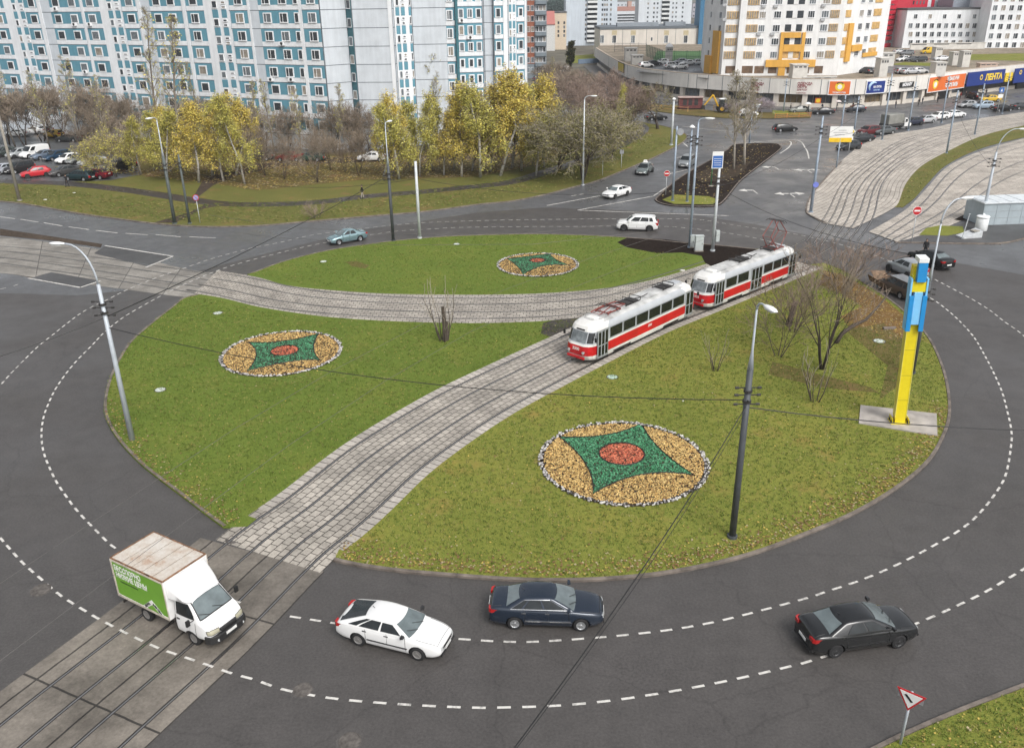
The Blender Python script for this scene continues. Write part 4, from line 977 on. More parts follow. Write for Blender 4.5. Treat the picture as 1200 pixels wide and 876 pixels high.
def build_tram(label,doors,windows,panto,number):
    t=thing('tram',label,'tram',(0,0,0),0,'two coupled tram cars')
    # body rings: z, half length, half width, material above this ring
    RZ=[(.38,6.72,1.17,0),(.55,6.86,1.22,0),(.74,6.95,1.24,1),(1.05,7.0,1.245,1),(1.42,6.93,1.245,0),(1.56,6.86,1.245,2),(1.64,6.80,1.245,2),(2.40,6.52,1.22,2),(2.52,6.46,1.20,2),(2.68,6.36,1.13,2),(2.84,6.1,.98,3),(2.95,5.7,.72,3),(3.0,5.2,.30,3)]
    b=MB(); n=0
    for z,l,w,m in RZ:
        o=tram_outline(z,l,w); n=len(o); b.v.extend(o)
    for i in range(len(RZ)-1):
        for k in range(n):
            m=RZ[i][3]; x=(b.v[i*n+k][0]+b.v[i*n+(k+1)%n][0])/2
            if i>=7 and i<=10 and abs(x)>5.1: m=0
            # cut-outs over the bogies
            if i==0 and 2.2<abs(x)<4.4 and abs(b.v[i*n+k][1])>.9: m=4
            b.f.append((i*n+k,i*n+(k+1)%n,(i+1)*n+(k+1)%n,(i+1)*n+k)); b.m.append(m)
    b.f=[tuple(reversed(f)) for f in b.f]
    b.f.append(tuple(range(n))); b.m.append(4); b.f.append(tuple(reversed(range((len(RZ)-1)*n,len(RZ)*n)))); b.m.append(3)
    body=b.build('body',[TW,TR,TG,TRF,UND],t)
    bm=bmesh.new(); bm.from_mesh(body.data); bmesh.ops.recalc_face_normals(bm,faces=bm.faces); bm.to_mesh(body.data); bm.free()
    for p in body.data.polygons: p.use_smooth=p.material_index in(2,3) and abs(p.normal.z)>.15
    # side windows and doors on both sides
    for sy in (1,-1):
        Y=1.246
        for x0,x1 in windows:
            g=MB(); g.box(x0-.05,x1+.05,sy*Y-.012,sy*Y+.012,1.62,2.46); w_=g.build('window',TFR,t,bevel=.03)
            g=MB(); g.box(x0,x1,sy*(Y+.013)-.006,sy*(Y+.013)+.006,1.68,2.40); g.build('pane',TGL,w_)
        if sy>0:
            for x0,x1,nl in doors:
                d=MB(); d.box(x0-.04,x1+.04,sy*Y-.02,sy*Y+.016,.44,2.48); dd=d.build('door',TFR,t)
                for k in range(nl):
                    a=x0+(x1-x0)*k/nl+.05; c=x0+(x1-x0)*(k+1)/nl-.05
                    g=MB(); g.box(a,c,sy*(Y+.02)-.008,sy*(Y+.02)+.008,.62,1.32); g.box(a,c,sy*(Y+.02)-.008,sy*(Y+.02)+.008,1.42,2.36); g.build('door_glass',TGL,dd)
                    g=MB(); g.tube([(c+.05,sy*(Y+.03),.5),(c+.05,sy*(Y+.03),2.42)],.03,4); g.build('door_edge',TG,dd)
        else:
            g=MB(); g.box(-5.6,5.6,sy*Y-.01,sy*Y+.008,1.66,1.70); g.build('waist_rail',TFR,t)
    # end glazing: conform to the rounded ends
    def wy(x,l,w):
        d=l-abs(x); return w*(1-.22*max(0,1-d/1.5)**1.6)*(1-.42*max(0,1-d/.5)**3)
    def end_panel(nm,sx,ys,z0,z1,m,off=.014,parent=t):
        g=MB(); zs=[z0+(z1-z0)*i/4 for i in range(5)]
        def ringp(z):
            for (za,la,wa,_),(zb_,lb,wb_,_) in zip(RZ,RZ[1:]):
                if za<=z<=zb_:
                    u=(z-za)/(zb_-za); return la+(lb-la)*u,wa+(wb_-wa)*u
        for z in zs:
            l,w=ringp(z)
            for yf in ys:
                # walk: find x where outline half width equals |y|, flat face otherwise
                ymax=wy(l,l,w); y=yf*w
                if abs(y)<=ymax: x=l
                else:
                    lo,hi=l-1.6,l
                    for _ in range(30):
                        m_=(lo+hi)/2
                        if wy(m_,l,w)>abs(y): lo=m_
                        else: hi=m_
                    x=lo
                nv=Vector((1,0 if abs(y)<=ymax else .55*(1 if y>0 else -1),.25)).normalized()
                g.v.append(((x+nv.x*off)*sx,y+nv.y*off,z+nv.z*off))
        n_=len(ys)
        for i in range(4):
            for k in range(n_-1): g.f.append((i*n_+k,i*n_+k+1,(i+1)*n_+k+1,(i+1)*n_+k)); g.m.append(0)
        return g.build(nm,m,parent,True)
    for sx in (1,-1):
        end_panel('windshield',sx,[-.52,-.4,-.2,0,.2,.4,.52],1.62,2.36,TGL2 if sx>0 else TGL)
        end_panel('corner_window',sx,[.57,.66,.74,.80,.85],1.64,2.34,TGL); end_panel('corner_window',sx,[-.57,-.66,-.74,-.80,-.85],1.64,2.34,TGL)
        end_panel('route_box',sx,[-.3,-.15,0,.15,.3],2.42,2.51,GUM,.02)
        for y in (-.62,.62):
            g=MB(); g.disc((sx*6.97,y,.98),(1,0,0),.12,.10,12); h=g.build('headlight',CHROME,t)
            g=MB(); g.disc((sx*7.02,y,.98),(1,0,0),.095,.04,12); g.build('lens',HEADL,h)
        g=MB(); g.box(sx*7.0-.05,sx*7.0+.08,-.75,.75,.5,.68); g.build('bumper',TR if sx>0 else UND,t,bevel=.03)
        g=MB(); g.tube([(sx*6.9,0,.50),(sx*7.45,0,.50)],.07,8); g.build('coupler',UND,t)
        for sy in (1,-1):
            g=MB(); g.tube([(sx*6.35,sy*1.12,2.3),(sx*6.6,sy*1.38,2.25),(sx*6.6,sy*1.38,2.05)],.02,5); mm=g.build('mirror_arm',GUM,t)
            g=MB(); g.box(sx*6.6-.03,sx*6.6+.03,sy*1.38-.09,sy*1.38+.09,1.85,2.15); g.build('mirror',GUM,mm,bevel=.02)
    # bogies with wheels
    for bx in (-3.2,3.2):
        g=MB(); g.box(bx-1.25,bx+1.25,-.95,.95,.22,.46); bo=g.build('bogie',UND,t,bevel=.03)
        for wx in (-.95,.95):
            for sy in (1,-1):
                g=MB(); g.disc((bx+wx,sy*.80,.33),(0,1,0),.33,.13,18); g.disc((bx+wx,sy*.88,.33),(0,1,0),.12,.1,10); g.build('wheel',mat('tram_wheel',(.12,.10,.09),.5,.5),bo)
        for sy in (1,-1):
            g=MB(); g.box(bx-1.3,bx+1.3,sy*1.0-.06,sy*1.0+.06,.30,.46); g.build('bogie_side',UND,bo,bevel=.02)
    g=MB(); g.box(-1.6,1.6,-1.0,1.0,.22,.42); g.build('equipment_box',UND,t)
    # roof gear
    g=MB()
    for x in (-3.9,-3.3): g.box(x-.22,x+.22,-.42,.42,3.06,3.12)
    for x in (-3.6,): g.box(x-.7,x+.7,-.5,-.44,3.02,3.08); g.box(x-.7,x+.7,.44,.5,3.02,3.08)
    for x in (-4.3,-3.6,-2.9): g.tube([(x,-.5,3.05),(x,-.5,3.28),(x,.5,3.28),(x,.5,3.05)],.03,5)
    g.build('resistor_rack',RACK,t,bevel=.01)
    g=MB()
    for x in (.1,1.0,1.9): g.tube([(x,-.5,3.05),(x,-.5,3.30),(x,.5,3.30),(x,.5,3.05)],.03,5)
    for x in (.6,1.4): g.box(x-.3,x+.3,-.42,.42,3.06,3.14)
    g.box(.1,1.9,-.5,-.44,3.02,3.08); g.box(.1,1.9,.44,.5,3.02,3.08); g.build('resistor_rack',RACK,t,bevel=.01)
    g=MB(); g.box(-5.6,-4.8,-.36,.36,2.98,3.07); g.build('roof_hatch',TG,t,bevel=.03)
    g=MB(); g.box(4.9,5.5,-.4,.4,2.92,3.06); g.build('roof_hatch',TW,t,bevel=.05)
    for y in (.62,-.62):
        g=MB(); g.box(-5.2,5.2,y-.03,y+.03,2.97,3.01); g.build('roof_walkway',TRF,t)
    g=MB(); g.tube([(-1.4,.1,3.08),(-.6,.22,3.1),(0,.12,3.1),(.3,0,3.1)],.03,5); g.build('roof_cable',RACK,t)
    # pantograph
    px,raised=panto; pg=thing('pantograph',None,None,(px,0,3.02)); pg.parent=t
    g=MB()
    for y in (-.55,.55): g.box(-.75,.75,y-.03,y+.03,.05,.12)
    for x in (-.7,.7): g.box(x-.03,x+.03,-.58,.58,.05,.12)
    for x in (-.7,.7):
        for y in (-.55,.55): g.disc((x,y,.02),(0,0,1),.06,.12,8)
    g.build('base_frame',PANR,pg)
    hh=2.45 if raised else .35; kx=1.3 if raised else 1.5
    for s in (1,-1):
        g=MB()
        for y in (-.5,.5):
            g.tube([(s*.3,y,.14),(s*kx,y*.8,hh*.5),(s*.12,y*.55,hh)],.042,5)
        g.tube([(s*kx,-.4,hh*.5),(s*kx,.4,hh*.5)],.022,5); g.tube([(s*.3,-.5,.2),(s*kx,.4,hh*.5)],.014,4); g.build('arm_frame',PANR,pg)
    for x in (-.16,.16):
        g=MB(); g.tube([(x,-.95,hh-.12),(x,-.75,hh+.02),(x,.75,hh+.02),(x,.95,hh-.12)],.03,6); g.build('contact_strip',RACK,pg)
    put_text(number,.30,'fleet_number',TW,t,(7.03,0,1.2),(1,0,.05),.008)
    put_text(number,.26,'fleet_number',TW,t,(-.2,1.252,1.16),(0,1,0),.006)
    return t
def on_track(t,path,px_nose,px_far):
    "seat both bogies on the path; px_nose = ground pixel under the visible (cab) end"
    q=at(*px_nose,PZ); i=min(range(len(path)),key=lambda k:(path[k]-q).length)
    def adv(i,dist):
        L=0
        while L<dist and i<len(path)-1: L+=(path[i+1]-path[i]).length; i+=1
        return path[i]
    a=adv(i,7.05-3.2); b=adv(i,7.05+3.2); c=(a+b)/2; d=a-b
    t.location=(c.x,c.y,PZ+.012); t.rotation_euler.z=math.atan2(d.y,d.x); return i
TRK=offset(MAIN,-1.64)
# cab end (+x) faces the viewer: going along the side we see, from the near end, x falls
t1=build_tram('leading red and white tram car with folded pantograph, nearest the viewer on the paved track',[(5.0,6.15,3),(-6.1,-5.05,2)],[(3.35,4.75),(1.75,3.15),(.15,1.55),(-1.45,-.05),(-3.05,-1.65),(-4.75,-3.25)],(3.4,False),'3300')
i=on_track(t1,TRK,(654,425),None)
def adv_idx(i,d):
    L=0
    while L<d and i<len(TRK)-1: L+=(TRK[i+1]-TRK[i]).length; i+=1
    return TRK[i]
t2=build_tram('second red and white tram car with raised pantograph, coupled behind the first',[(5.0,6.15,3),(-.6,1.0,3),(-6.1,-5.05,2)],[(3.25,4.7),(1.5,3.0),(-2.2,-.9),(-3.6,-2.4),(-4.85,-3.75)],(-4.2,True),'3355')
p=adv_idx(i,14.7); q=proj((p.x,p.y,PZ)); on_track(t2,TRK,q,None)
# ------------------------------------------------------------------ delivery truck
def make_truck():
    t=thing('delivery_truck','white delivery truck with green side panel and rust-stained box roof on the tram crossing','truck',(0,0,0),0,None)
    Wm=mat('truck_white',(.76,.76,.75),.4,var=.07,coat=.3); GN=mat('panel_green',(.16,.36,.035),.45,var=.06); wr=.34; wb=2.9; f=wb/2
    RST0=mat('roof_gap_rust',(.10,.055,.035),.8,var=.5)
    # box body, x from -2.45 to .55
    x0,x1,hw,z0,z1=-2.85,.42,1.09,.92,2.80
    g=MB(); g.box(x0,x1,-hw,hw,z0,z1-.02); bx=g.build('cargo_box',[Wm,RST0],t,bevel=.02)
    bx.data.polygons[1].material_index=1
    m=bpy.data.materials.new('roof_rusty'); k=N(m); o=k.obj(); a=k.noise(o,1.1,6,.7); b2=k.noise(o,7,4,.7)
    c=k.ramp(a,[(.40,(.60,.57,.52)),(.56,(.52,.46,.39)),(.68,(.36,.20,.11)),(.80,(.20,.09,.05))]); c=k.mix(.35,c,k.ramp(b2,[(.35,(.60,.57,.52)),(.7,(.30,.2,.14))])); k.l(c,k.b.inputs['Base Color']); k.b.inputs['Roughness'].default_value=.75
    n=5
    for i in range(n):
        a_=x0+.03+(x1-x0-.06)*i/n; b_=x0+.03+(x1-x0-.06)*(i+1)/n
        g=MB(); g.box(a_+.022,b_-.022,-hw+.03,hw-.03,z1-.02,z1+.012+.0*i); pn=g.build('roof_panel',m,bx,bevel=.006)
    RS=mat('rusty_edge',(.20,.105,.055),.8,var=.7,scale=4)
    for ya in (-hw,hw-.05):
        g=MB(); g.box(x0,x1,ya,ya+.05,z1-.018,z1+.035); g.build('roof_edge',RS,bx)
    for xa in (x0,x1-.05):
        g=MB(); g.box(xa,xa+.05,-hw+.052,hw-.052,z1-.017,z1+.034); g.build('roof_edge',RS,bx)
    for sy in (1,-1):
        g=MB(); g.box(x0+.10,x1-.06,sy*(hw+.006)-.004,sy*(hw+.006)+.004,z0+.14,z1-.10); pn=g.build('side_panel',GN,bx)
        FR=mat('panel_frame',(.55,.50,.42),.6,var=.3)
        for (a_,b_,c_,d_) in ((x0,x1,z0,z0+.10),(x0,x1,z1-.09,z1-.02),(x0,x0+.08,z0+.102,z1-.092),(x1-.05,x1,z0+.102,z1-.092)):
            g=MB(); g.box(a_,b_,sy*(hw+.012)-.012,sy*(hw+.012)+.012,c_,d_); g.build('panel_trim',FR,bx)
    WT=mat('lettering_white',(.80,.80,.77),.5,var=.03)
    yy=-hw-.016; dk=mat('lettering_dark',(.03,.07,.02),.5)
    put_text('БЕССПОРНО',.36,'lettering',WT,bx,(x0+1.02,yy,z0+1.50),(0,-1,0),.008,.74); put_text('НИЗКИЕ ЦЕНЫ',.36,'lettering',WT,bx,(x0+1.20,yy,z0+1.16),(0,-1,0),.008,.74)
    put_text('строительные материалы',.10,'lettering',dk,bx,(x0+.98,yy,z0+.88),(0,-1,0),.002,.9)
    g=MB(); T=Matrix(((1,0,0,0),(0,0,1,yy+.003),(0,1,0,0),(0,0,0,1)))
    g.prism([(x0+1.62,z0+.12),(x0+2.3,z0+.66),(x0+2.94,z0+.12)],-.003,.003,0,T); g.build('logo_roof',WT,bx)
    g=MB(); g.prism([(x0+1.9,z0+.13),(x0+2.3,z0+.42),(x0+2.66,z0+.13)],-.006,.0,0,Matrix.Translation((0,-.004,0))@T); g.build('logo_gable',GN,bx)
    put_text('ЛЕРУА',.16,'lettering',mat('lettering_black',(.02,.02,.02),.5),bx,(x0+1.98,yy-.008,z0+.30),(0,-1,0),.006,.9,R(38))
    put_text('МЕРЛЕН',.15,'lettering',mat('lettering_black',(.02,.02,.02),.5),bx,(x0+2.58,yy-.008,z0+.32),(0,-1,0),.006,.9,R(-38))
    g=MB(); g.box(x0+.1,f+.3,-.42,.42,.52,.72); g.box(x0+.05,.5,-.95,.95,.80,.92); g.build('chassis',UND,t)
    # cab: loft of cross-sections from the back wall forward (x, sill z, belt z, top z, half width low, half width top)
    st=[(.46,.42,1.30,2.06,.98,.86),(.75,.42,1.30,2.10,.985,.86),(1.0,.42,1.30,2.10,.985,.85),(1.35,.42,1.28,2.02,.98,.80),(1.62,.42,1.26,1.74,.97,.82),(1.98,.44,1.24,1.30,.95,.86),(2.2,.46,1.12,1.18,.92,.82),(2.42,.50,.98,1.03,.86,.72),(2.52,.55,.86,.89,.78,.66)]
    b=MB()
    for x,zs,zb,zt_,wl,wt in st:
        h=[(0,zs),(wl*.9,zs),(wl,zs+.10),(wl+.01,(zs+zb)/2),(wl*.985,zb-.05),(wl*.965,zb),((wl*.955+wt)/2,(zb+zt_)/2),(wt,zt_-.06),(wt*.88,zt_),(0,zt_+.03)]
        b.v+= [(x,y,z) for y,z in h]+[(x,-y,z) for y,z in h[-2:0:-1]]
    nr=18
    for i in range(len(st)-1):
        for k in range(nr): b.f.append((i*nr+k,i*nr+(k+1)%nr,(i+1)*nr+(k+1)%nr,(i+1)*nr+k)); b.m.append(0)
    b.f.append(tuple(range(nr-1,-1,-1))); b.m.append(0); b.f.append(tuple(range((len(st)-1)*nr,len(st)*nr))); b.m.append(0)
    cp=paint((.77,.77,.76),0,.35,.5)
    tmp=b.build('tmp',[cp,BPL]); bm=bmesh.new(); bm.from_mesh(tmp.data); bmesh.ops.recalc_face_normals(bm,faces=bm.faces); bm.to_mesh(tmp.data); bm.free()
    s=tmp.modifiers.new('s','SUBSURF'); s.levels=s.render_levels=2
    c=MB()
    for sy in (1,-1): c.disc((f,sy*.95,wr),(0,1,0),wr*1.2,.5,20,1)
    cut=c.build('cut',[cp,BPL]); bo=tmp.modifiers.new('b','BOOLEAN'); bo.object=cut; bo.solver='EXACT'
    me=eval_mesh(tmp,'cab'); bpy.data.objects.remove(tmp); bpy.data.objects.remove(cut)
    me.polygons.foreach_set('use_smooth',[len(p.vertices)<5 for p in me.polygons]); cab=place(me,'cab',t)
    # windshield: quads over the raked face
    def patch(nm,pts,m,par,cols):
        g=MB(); n_=len(pts[0])
        for r_ in pts: g.v+=r_
        for i in range(len(pts)-1):
            for k in range(n_-1): g.f.append((i*n_+k,i*n_+k+1,(i+1)*n_+k+1,(i+1)*n_+k)); g.m.append(0)
        return g.build(nm,m,par,True)
    from mathutils.bvhtree import BVHTree
    bv=BVHTree.FromPolygons([v.co for v in me.vertices],[tuple(p.vertices) for p in me.polygons])
    def hit(o,d,off=.014):
        h=bv.ray_cast(Vector(o),Vector(d))
        return tuple(h[0]+h[1]*(off if h[1].dot(Vector(d))<0 else -off)) if h[0] else tuple(o)
    ws=[]
    for i in range(8):
        u=i/7; z=1.335+(2.035-1.335)*u; w=.80-.12*u
        ws.append([hit((3.2,w*v,z+.02*(1-v*v)),(-1,0,0)) for v in (-1,-.85,-.66,-.33,0,.33,.66,.85,1)])
    patch('windshield',ws,GLASSL,cab,0)
    g=MB(); g.tube([r[0] for r in ws]+ws[-1][1:]+[r[-1] for r in reversed(ws[:-1])]+ws[0][-2:0:-1]+[ws[0][0]],.022,5); g.build('windshield_seal',GUM,cab)
    for yy_ in (-.5,.15):
        g=MB(); g.tube([hit((3,yy_+.2,1.34),(-1,0,0),.03),hit((3,yy_-.22,1.52),(-1,0,0),.03)],.013,4); g.build('wiper',GUM,cab)
    for sy in (1,-1):
        rows=[]
        for i in range(5):
            u=i/4; z=1.36+(1.90-1.36)*u; xe=1.70-.36*u**1.3
            rows.append([hit((.74+(xe-.74)*k/6,sy*2,z),(0,-sy,0)) for k in range(7)])
        patch('side_window',rows,GLASS,cab,0)
        g=MB(); g.tube([r[0] for r in rows]+rows[-1][1:]+[r[-1] for r in reversed(rows[:-1])]+rows[0][-2:0:-1]+[rows[0][0]],.016,4); g.build('window_seal',GUM,cab)
        for xs_ in (.66,1.80):
            g=MB(); g.tube([(xs_,sy*.99,.52),(xs_,sy*1.0,.9),(xs_,sy*.968,1.28)],.008,4); g.build('door_seam',BPL,cab)
        g=MB(); g.box(.74,.90,sy*.99-.02,sy*.99+.025,1.13,1.17); g.build('door_handle',BPL,cab)
        g=MB(); g.tube([(1.72,sy*.95,1.38),(1.75,sy*1.2,1.42)],.018,5); ar=g.build('mirror_arm',GUM,cab)
        g=MB(); g.box(1.70,1.80,sy*1.24-.09,sy*1.24+.09,1.30,1.58); g.build('mirror',GUM,ar,bevel=.03)
        rows=[[hit((3.4,sy*(.42+.46*k/6),.80+.17*i/3+.03*k/6),(-1,0,0),.02) for k in range(7)] for i in range(4)]
        patch('headlight',rows,mat('headlight_cream',(.40,.38,.28),.12,.1,spec=.7,coat=.5),cab,0)
        g=MB(); g.tube([r[0] for r in rows]+rows[-1][1:]+[r[-1] for r in reversed(rows[:-1])]+rows[0][-2:0:-1]+[rows[0][0]],.012,4); g.build('headlight_seal',GUM,cab)
    g=MB(); g.box(2.36,2.60,-.40,.40,.80,.93); g.build('grille',BPL,cab,bevel=.03)
    g=MB(); g.prism([(2.2,-.97),(2.5,-.9),(2.66,-.6),(2.68,0),(2.66,.6),(2.5,.9),(2.2,.97)],.42,.76); g.build('bumper',BPL,t,bevel=.04)
    for sy in (1,-1):
        g=MB(); g.disc((2.63,sy*.62,.56),(1,0,0),.06,.05,10); g.build('fog_lamp',HEADL,t)
    g=MB(); g.box(2.675,2.695,-.26,.26,.60,.72); g.build('number_plate',PLATE,t)
    # fairing between box and cab roof
    b=MB(); fs=[(.44,1.0,2.68),(.50,.98,2.66),(.8,.95,2.44),(1.10,.88,2.22),(1.36,.76,2.05),(1.46,.68,2.0)]
    for x,w,z in fs:
        h=[(w,1.98),(w,z-.16),(w*.93,z-.03),(w*.6,z+.01),(0,z+.03)]
        b.v+=[(x,y,zz) for y,zz in h]+[(x,-y,zz) for y,zz in h[-2::-1]]
    for i in range(len(fs)-1):
        for k in range(8): b.f.append((i*9+k,i*9+k+1,(i+1)*9+k+1,(i+1)*9+k)); b.m.append(0)
    b.f.append(tuple(range(9))); b.m.append(0)
    b.build('fairing',Wm,t,True)
    ty,rm=wheel_mesh(wr,.20,mat('rim_grey',(.26,.25,.24),.5,.4))
    for sx in (1,-1):
        for sy in (1,-1):
            w_=thing('wheel',None,None,(sx*f,sy*.82,wr),0 if sy>0 else math.pi); w_.parent=t; place(ty,'tyre',w_); place(rm,'rim',w_)
            if sx<0:
                g=MB(); g.box(-f-.5,-f+.5,sy*.99-.03,sy*.99+.01,.78,.82); g.build('mudguard',BPL,t)
    g=MB(); g.box(x0-.02,x0+.02,-.95,.95,.42,.54); g.build('rear_bar',UND,t)
    return t
put(make_truck(),(174,727.5),(229,755.5),'R',.9,z=.02)
# ------------------------------------------------------------------ poles, lamps, signs, pylon
PST=mat('post_grey',(.46,.50,.54),.55,.2,var=.12,scale=1.2); PDK=mat('post_dark',(.075,.082,.088),.6,.2,var=.2,scale=1.2); PGR=mat('post_green_grey',(.085,.10,.095),.65,var=.25); PCO=mat('post_concrete',(.30,.275,.235),.8,var=.2)
PWH=mat('post_pale',(.52,.55,.56),.5,.1,var=.1); PBL=mat('post_blue_grey',(.30,.36,.43),.5,.1,var=.15)
LAMPW=mat('lamp_white',(.80,.81,.80),.3,var=.04); LGL=mat('lamp_glass',(.6,.62,.6),.15)
def lampost(base,topy,r0,r1,m,label,group,arm=None,split=None,name='street_lamp',cat='street lamp',head='flat',gear=True,z=0.0,lean=0.0,m2=None,foot=True):
    """base px, picture height of the pole top; arm=(dx,dy metres horizontally,rise)"""
    b=at(*base,z); h=height(base[0],base[1],topy,z)-z; t=thing(name,label,cat,(b.x,b.y,z),0,group)
    if lean: t.rotation_euler.y=lean
    g=MB()
    if split: g.tube([(0,0,-.3),(0,0,split),],[r0,r0*.85],12); g.build('pole',m,t,True)
    else: g.tube([(0,0,-.3),(0,0,h)],[r0,r1],12); g.build('pole',m,t,True)
    if split:
        g=MB(); g.tube([(0,0,split),(0,0,split+.9),(0,0,h)],[r0*.86,r1*1.1,r1*.9],10); g.build('mast',m2 or PST,t,True)
    if foot: g=MB(); g.disc((0,0,.06),(0,0,1),r0*1.5,.14,12); g.build('foot',m,t)
    if arm:
        dx,dy,rise=arm; n=Vector((dx,dy,0)); pts=[]
        for i in range(9):
            u=i/8; a=u*math.pi/2; pts.append((dx*(1-math.cos(a))*.9,dy*(1-math.cos(a))*.9,h-.15+rise*math.sin(a)+.15))
        e=Vector(pts[-1]); d=n.normalized(); pts.append(tuple(e+d*.25))
        g=MB(); g.tube(pts,[.055]*5+[.045]*5,7); g.build('arm',m2 or PST if split else m if m!=PDK else PST,t,True)
        ang=math.atan2(d.y,d.x); hd=thing('lamp_head',None,None,tuple(e+d*.2),ang); hd.parent=t
        g=MB(); prof=[(-.08,.05,.05),(.05,.13,.09),(.35,.19,.12),(.62,.17,.10),(.82,.09,.06)]
        vs=[]; 
        for x,w,hh in prof:
            vs+=[(x,w*math.cos(k*math.pi/4),hh*math.sin(k*math.pi/4)*(.9 if k<5 else .5)) for k in range(8)]
        g.v=vs; g.f=[(i*8+k,i*8+(k+1)%8,i*8+8+(k+1)%8,i*8+8+k) for i in range(4) for k in range(8)]+[tuple(range(7,-1,-1)),tuple(range(32,40))]; g.m=[0]*len(g.f); g.build('housing',LAMPW,hd,True)
        g=MB(); g.box(.12,.66,-.12,.12,-.085,-.05); g.build('lens',LGL,hd)
    elif head=='globe':
        g=MB(); g.lathe([(0.05,0),(.34,.03),(.36,.12),(.16,.30),(.05,.36)],(0,0,h),1,12); g.build('lamp_head',LAMPW,t,True)
    if gear:
        zz=(split or h)*.86; g=MB()
        for dz in (-.45,0,.35):
            g.tube([(-r0*2.6,0,zz+dz),(r0*2.6,0,zz+dz)],.03,5)
            for s in (-1,1): g.disc((s*r0*3.0,0,zz+dz),(1,0,0),.06,.16,7)
        g.tube([(0,-r0*2.4,zz-.2),(0,r0*2.4,zz-.2)],.03,5); g.disc((0,0,zz-.3),(0,0,1),r0*1.2,.12,10); g.disc((0,0,zz+.2),(0,0,1),r0*1.2,.12,10)
        g.build('wire_clamp',RACK,t)
    t['_h']=h; return t
LP='street lamps and tram poles'
P={}
P['left']=lampost((155,515),333,.17,.10,PST,'tall pale grey lamp post leaning over the west lawn kerb, arm to the left',LP,(-1.5,.3,2.2),z=.1,foot=False)
P['mid']=lampost((858,629),362,.165,.05,PDK,'dark grey lamp post with pale slim mast in the right lawn near the largest bed',LP,(.12,-.45,.35),split=8.7,z=.1)
P['a']=lampost((461,282),147,.17,.05,PDK,'dark lamp post with slim pale mast behind the upper lawn, lower end beside the kerb',LP,(.15,.35,.3),split=8.0,z=.1)
P['b']=lampost((492,279),189,.17,.14,PWH,'plain pale metal post without a lamp at the upper lawn kerb','tram poles without lamp',name='tram_pole',cat='pole',gear=False,z=.1)
P['c']=lampost((205,262),141,.20,.06,PGR,'tall green grey lamp post, the left one of the pair at the bank kerb',LP,(-.2,-.3,.3),split=7.6,z=.09)
P['d']=lampost((222.5,262),181,.16,.11,PGR,'shorter green grey tram pole, right one of the pair at the bank kerb','tram poles without lamp',name='tram_pole',cat='pole',z=.09)
P['e']=lampost((23,235),100,.22,.13,PCO,'thick concrete utility pole at the left edge of the grass bank','tram poles without lamp',name='utility_pole',cat='pole',z=.09)
P['f']=lampost((683,217),117,.16,.07,PWH,'white lamp post in front of the grey green willow on the bank',LP,(.7,-.3,.5),gear=False,z=.09)
P['g']=lampost((788,236),148,.16,.10,PBL,'pale blue grey pole with round sign back at the near tip of the soil island','tram poles without lamp',name='tram_pole',cat='pole',gear=False)
g=MB(); zz=P['g']['_h']*.93; g.disc((.4,-.2,zz),(0,1,0),.42,.04,16); g.build('round_sign',mat('sign_back',(.30,.31,.32),.5),P['g']); 
P['h']=lampost((805,237),150,.16,.09,PBL,'lamp post with small globe lamp, left of the twin posts on the soil island',LP,None,head='globe')
P['i']=lampost((808,290),143,.15,.08,PBL,'tall lamp post with small white head beside the grey cabinets on the dark soil',LP,(.5,-.15,.35),z=.1)
P['j']=lampost((835,294),197,.17,.12,PWH,'pale steel tram pole right of the grey cabinets on the dark soil bed','tram poles without lamp',name='tram_pole',cat='pole',z=.1)
P['k']=lampost((786.6,170),117,.22,.16,PWH,'thick white post with a cone cap on the grass at the far road bend',LP,None,head='globe',gear=False,z=.09)
P['l']=lampost((878,168),124,.14,.09,PBL,'thin blue grey post at the back edge of the soil island',LP,(.3,-.1,.2),gear=False)
P['m']=lampost((950,249),136,.20,.10,PBL,'pale blue tram pole with many clamps at the tram yard corner','tram poles without lamp',name='tram_pole',cat='pole')
for k_,(bx,by,ty,lb) in {'n':(1033.5,164,86,'pale tram pole left of the grey tarpaulin truck'),'o':(1064,153,96,'pale tram pole in front of the white shop wall right of the tarpaulin truck'),'p':(1103,144,89,'thin tram pole beside the white estate car'),'q':(1109,180,106,'tram pole at the tip of the grass median in the yard'),'r':(1142,158,98,'tram pole in the yard below the orange sign and taxi'),'s':(1174,133,85,'tram pole in front of the second blue supermarket sign'),'t':(984,163,111,'tram pole behind the white and yellow board'),'u':(1000,160,113,'tram pole just right of the yellow diamond sign'),'v':(918,131,92,'thin pole in front of the clothes shop lettering')}.items():
    P[k_]=lampost((bx,by),ty,.16,.10,PBL,lb,'tram poles without lamp',name='tram_pole',cat='pole')
P['w']=lampost((1150,262),178,.20,.11,PST,'lamp post beside the grey shed, its arm reaching to the right',LP,(1.7,-.3,2.4),z=.07)
P['x']=lampost((1069,437),262,.14,.06,PDK,'dark lamp post hidden behind the yellow pylon, white lamp to the right',LP,(1.1,.3,1.5),split=6.5,z=.1)
# ------------------------------------------------------------------ road signs
SR=mat('sign_red',(.50,.02,.025),.4,var=.04); SW=mat('sign_face_white',(.78,.78,.76),.45,var=.03); SB=mat('sign_blue',(.03,.13,.42),.4,var=.05); SY=mat('sign_yellow',(.72,.55,.06),.4,var=.05); SBK=mat('sign_black',(.015,.015,.015),.5); SBACK=mat('sign_back_grey',(.33,.34,.35),.5,.3)
def signpost(base,r,h,label,name='road_sign',cat='road sign',group='road signs',m=PWH,z=0.0,rz=0.0):
    b=at(*base,z); t=thing(name,label,cat,(b.x,b.y,z),rz,group); g=MB(); g.tube([(0,0,-.2),(0,0,h)],r,8); g.build('post',m,t,True); return t
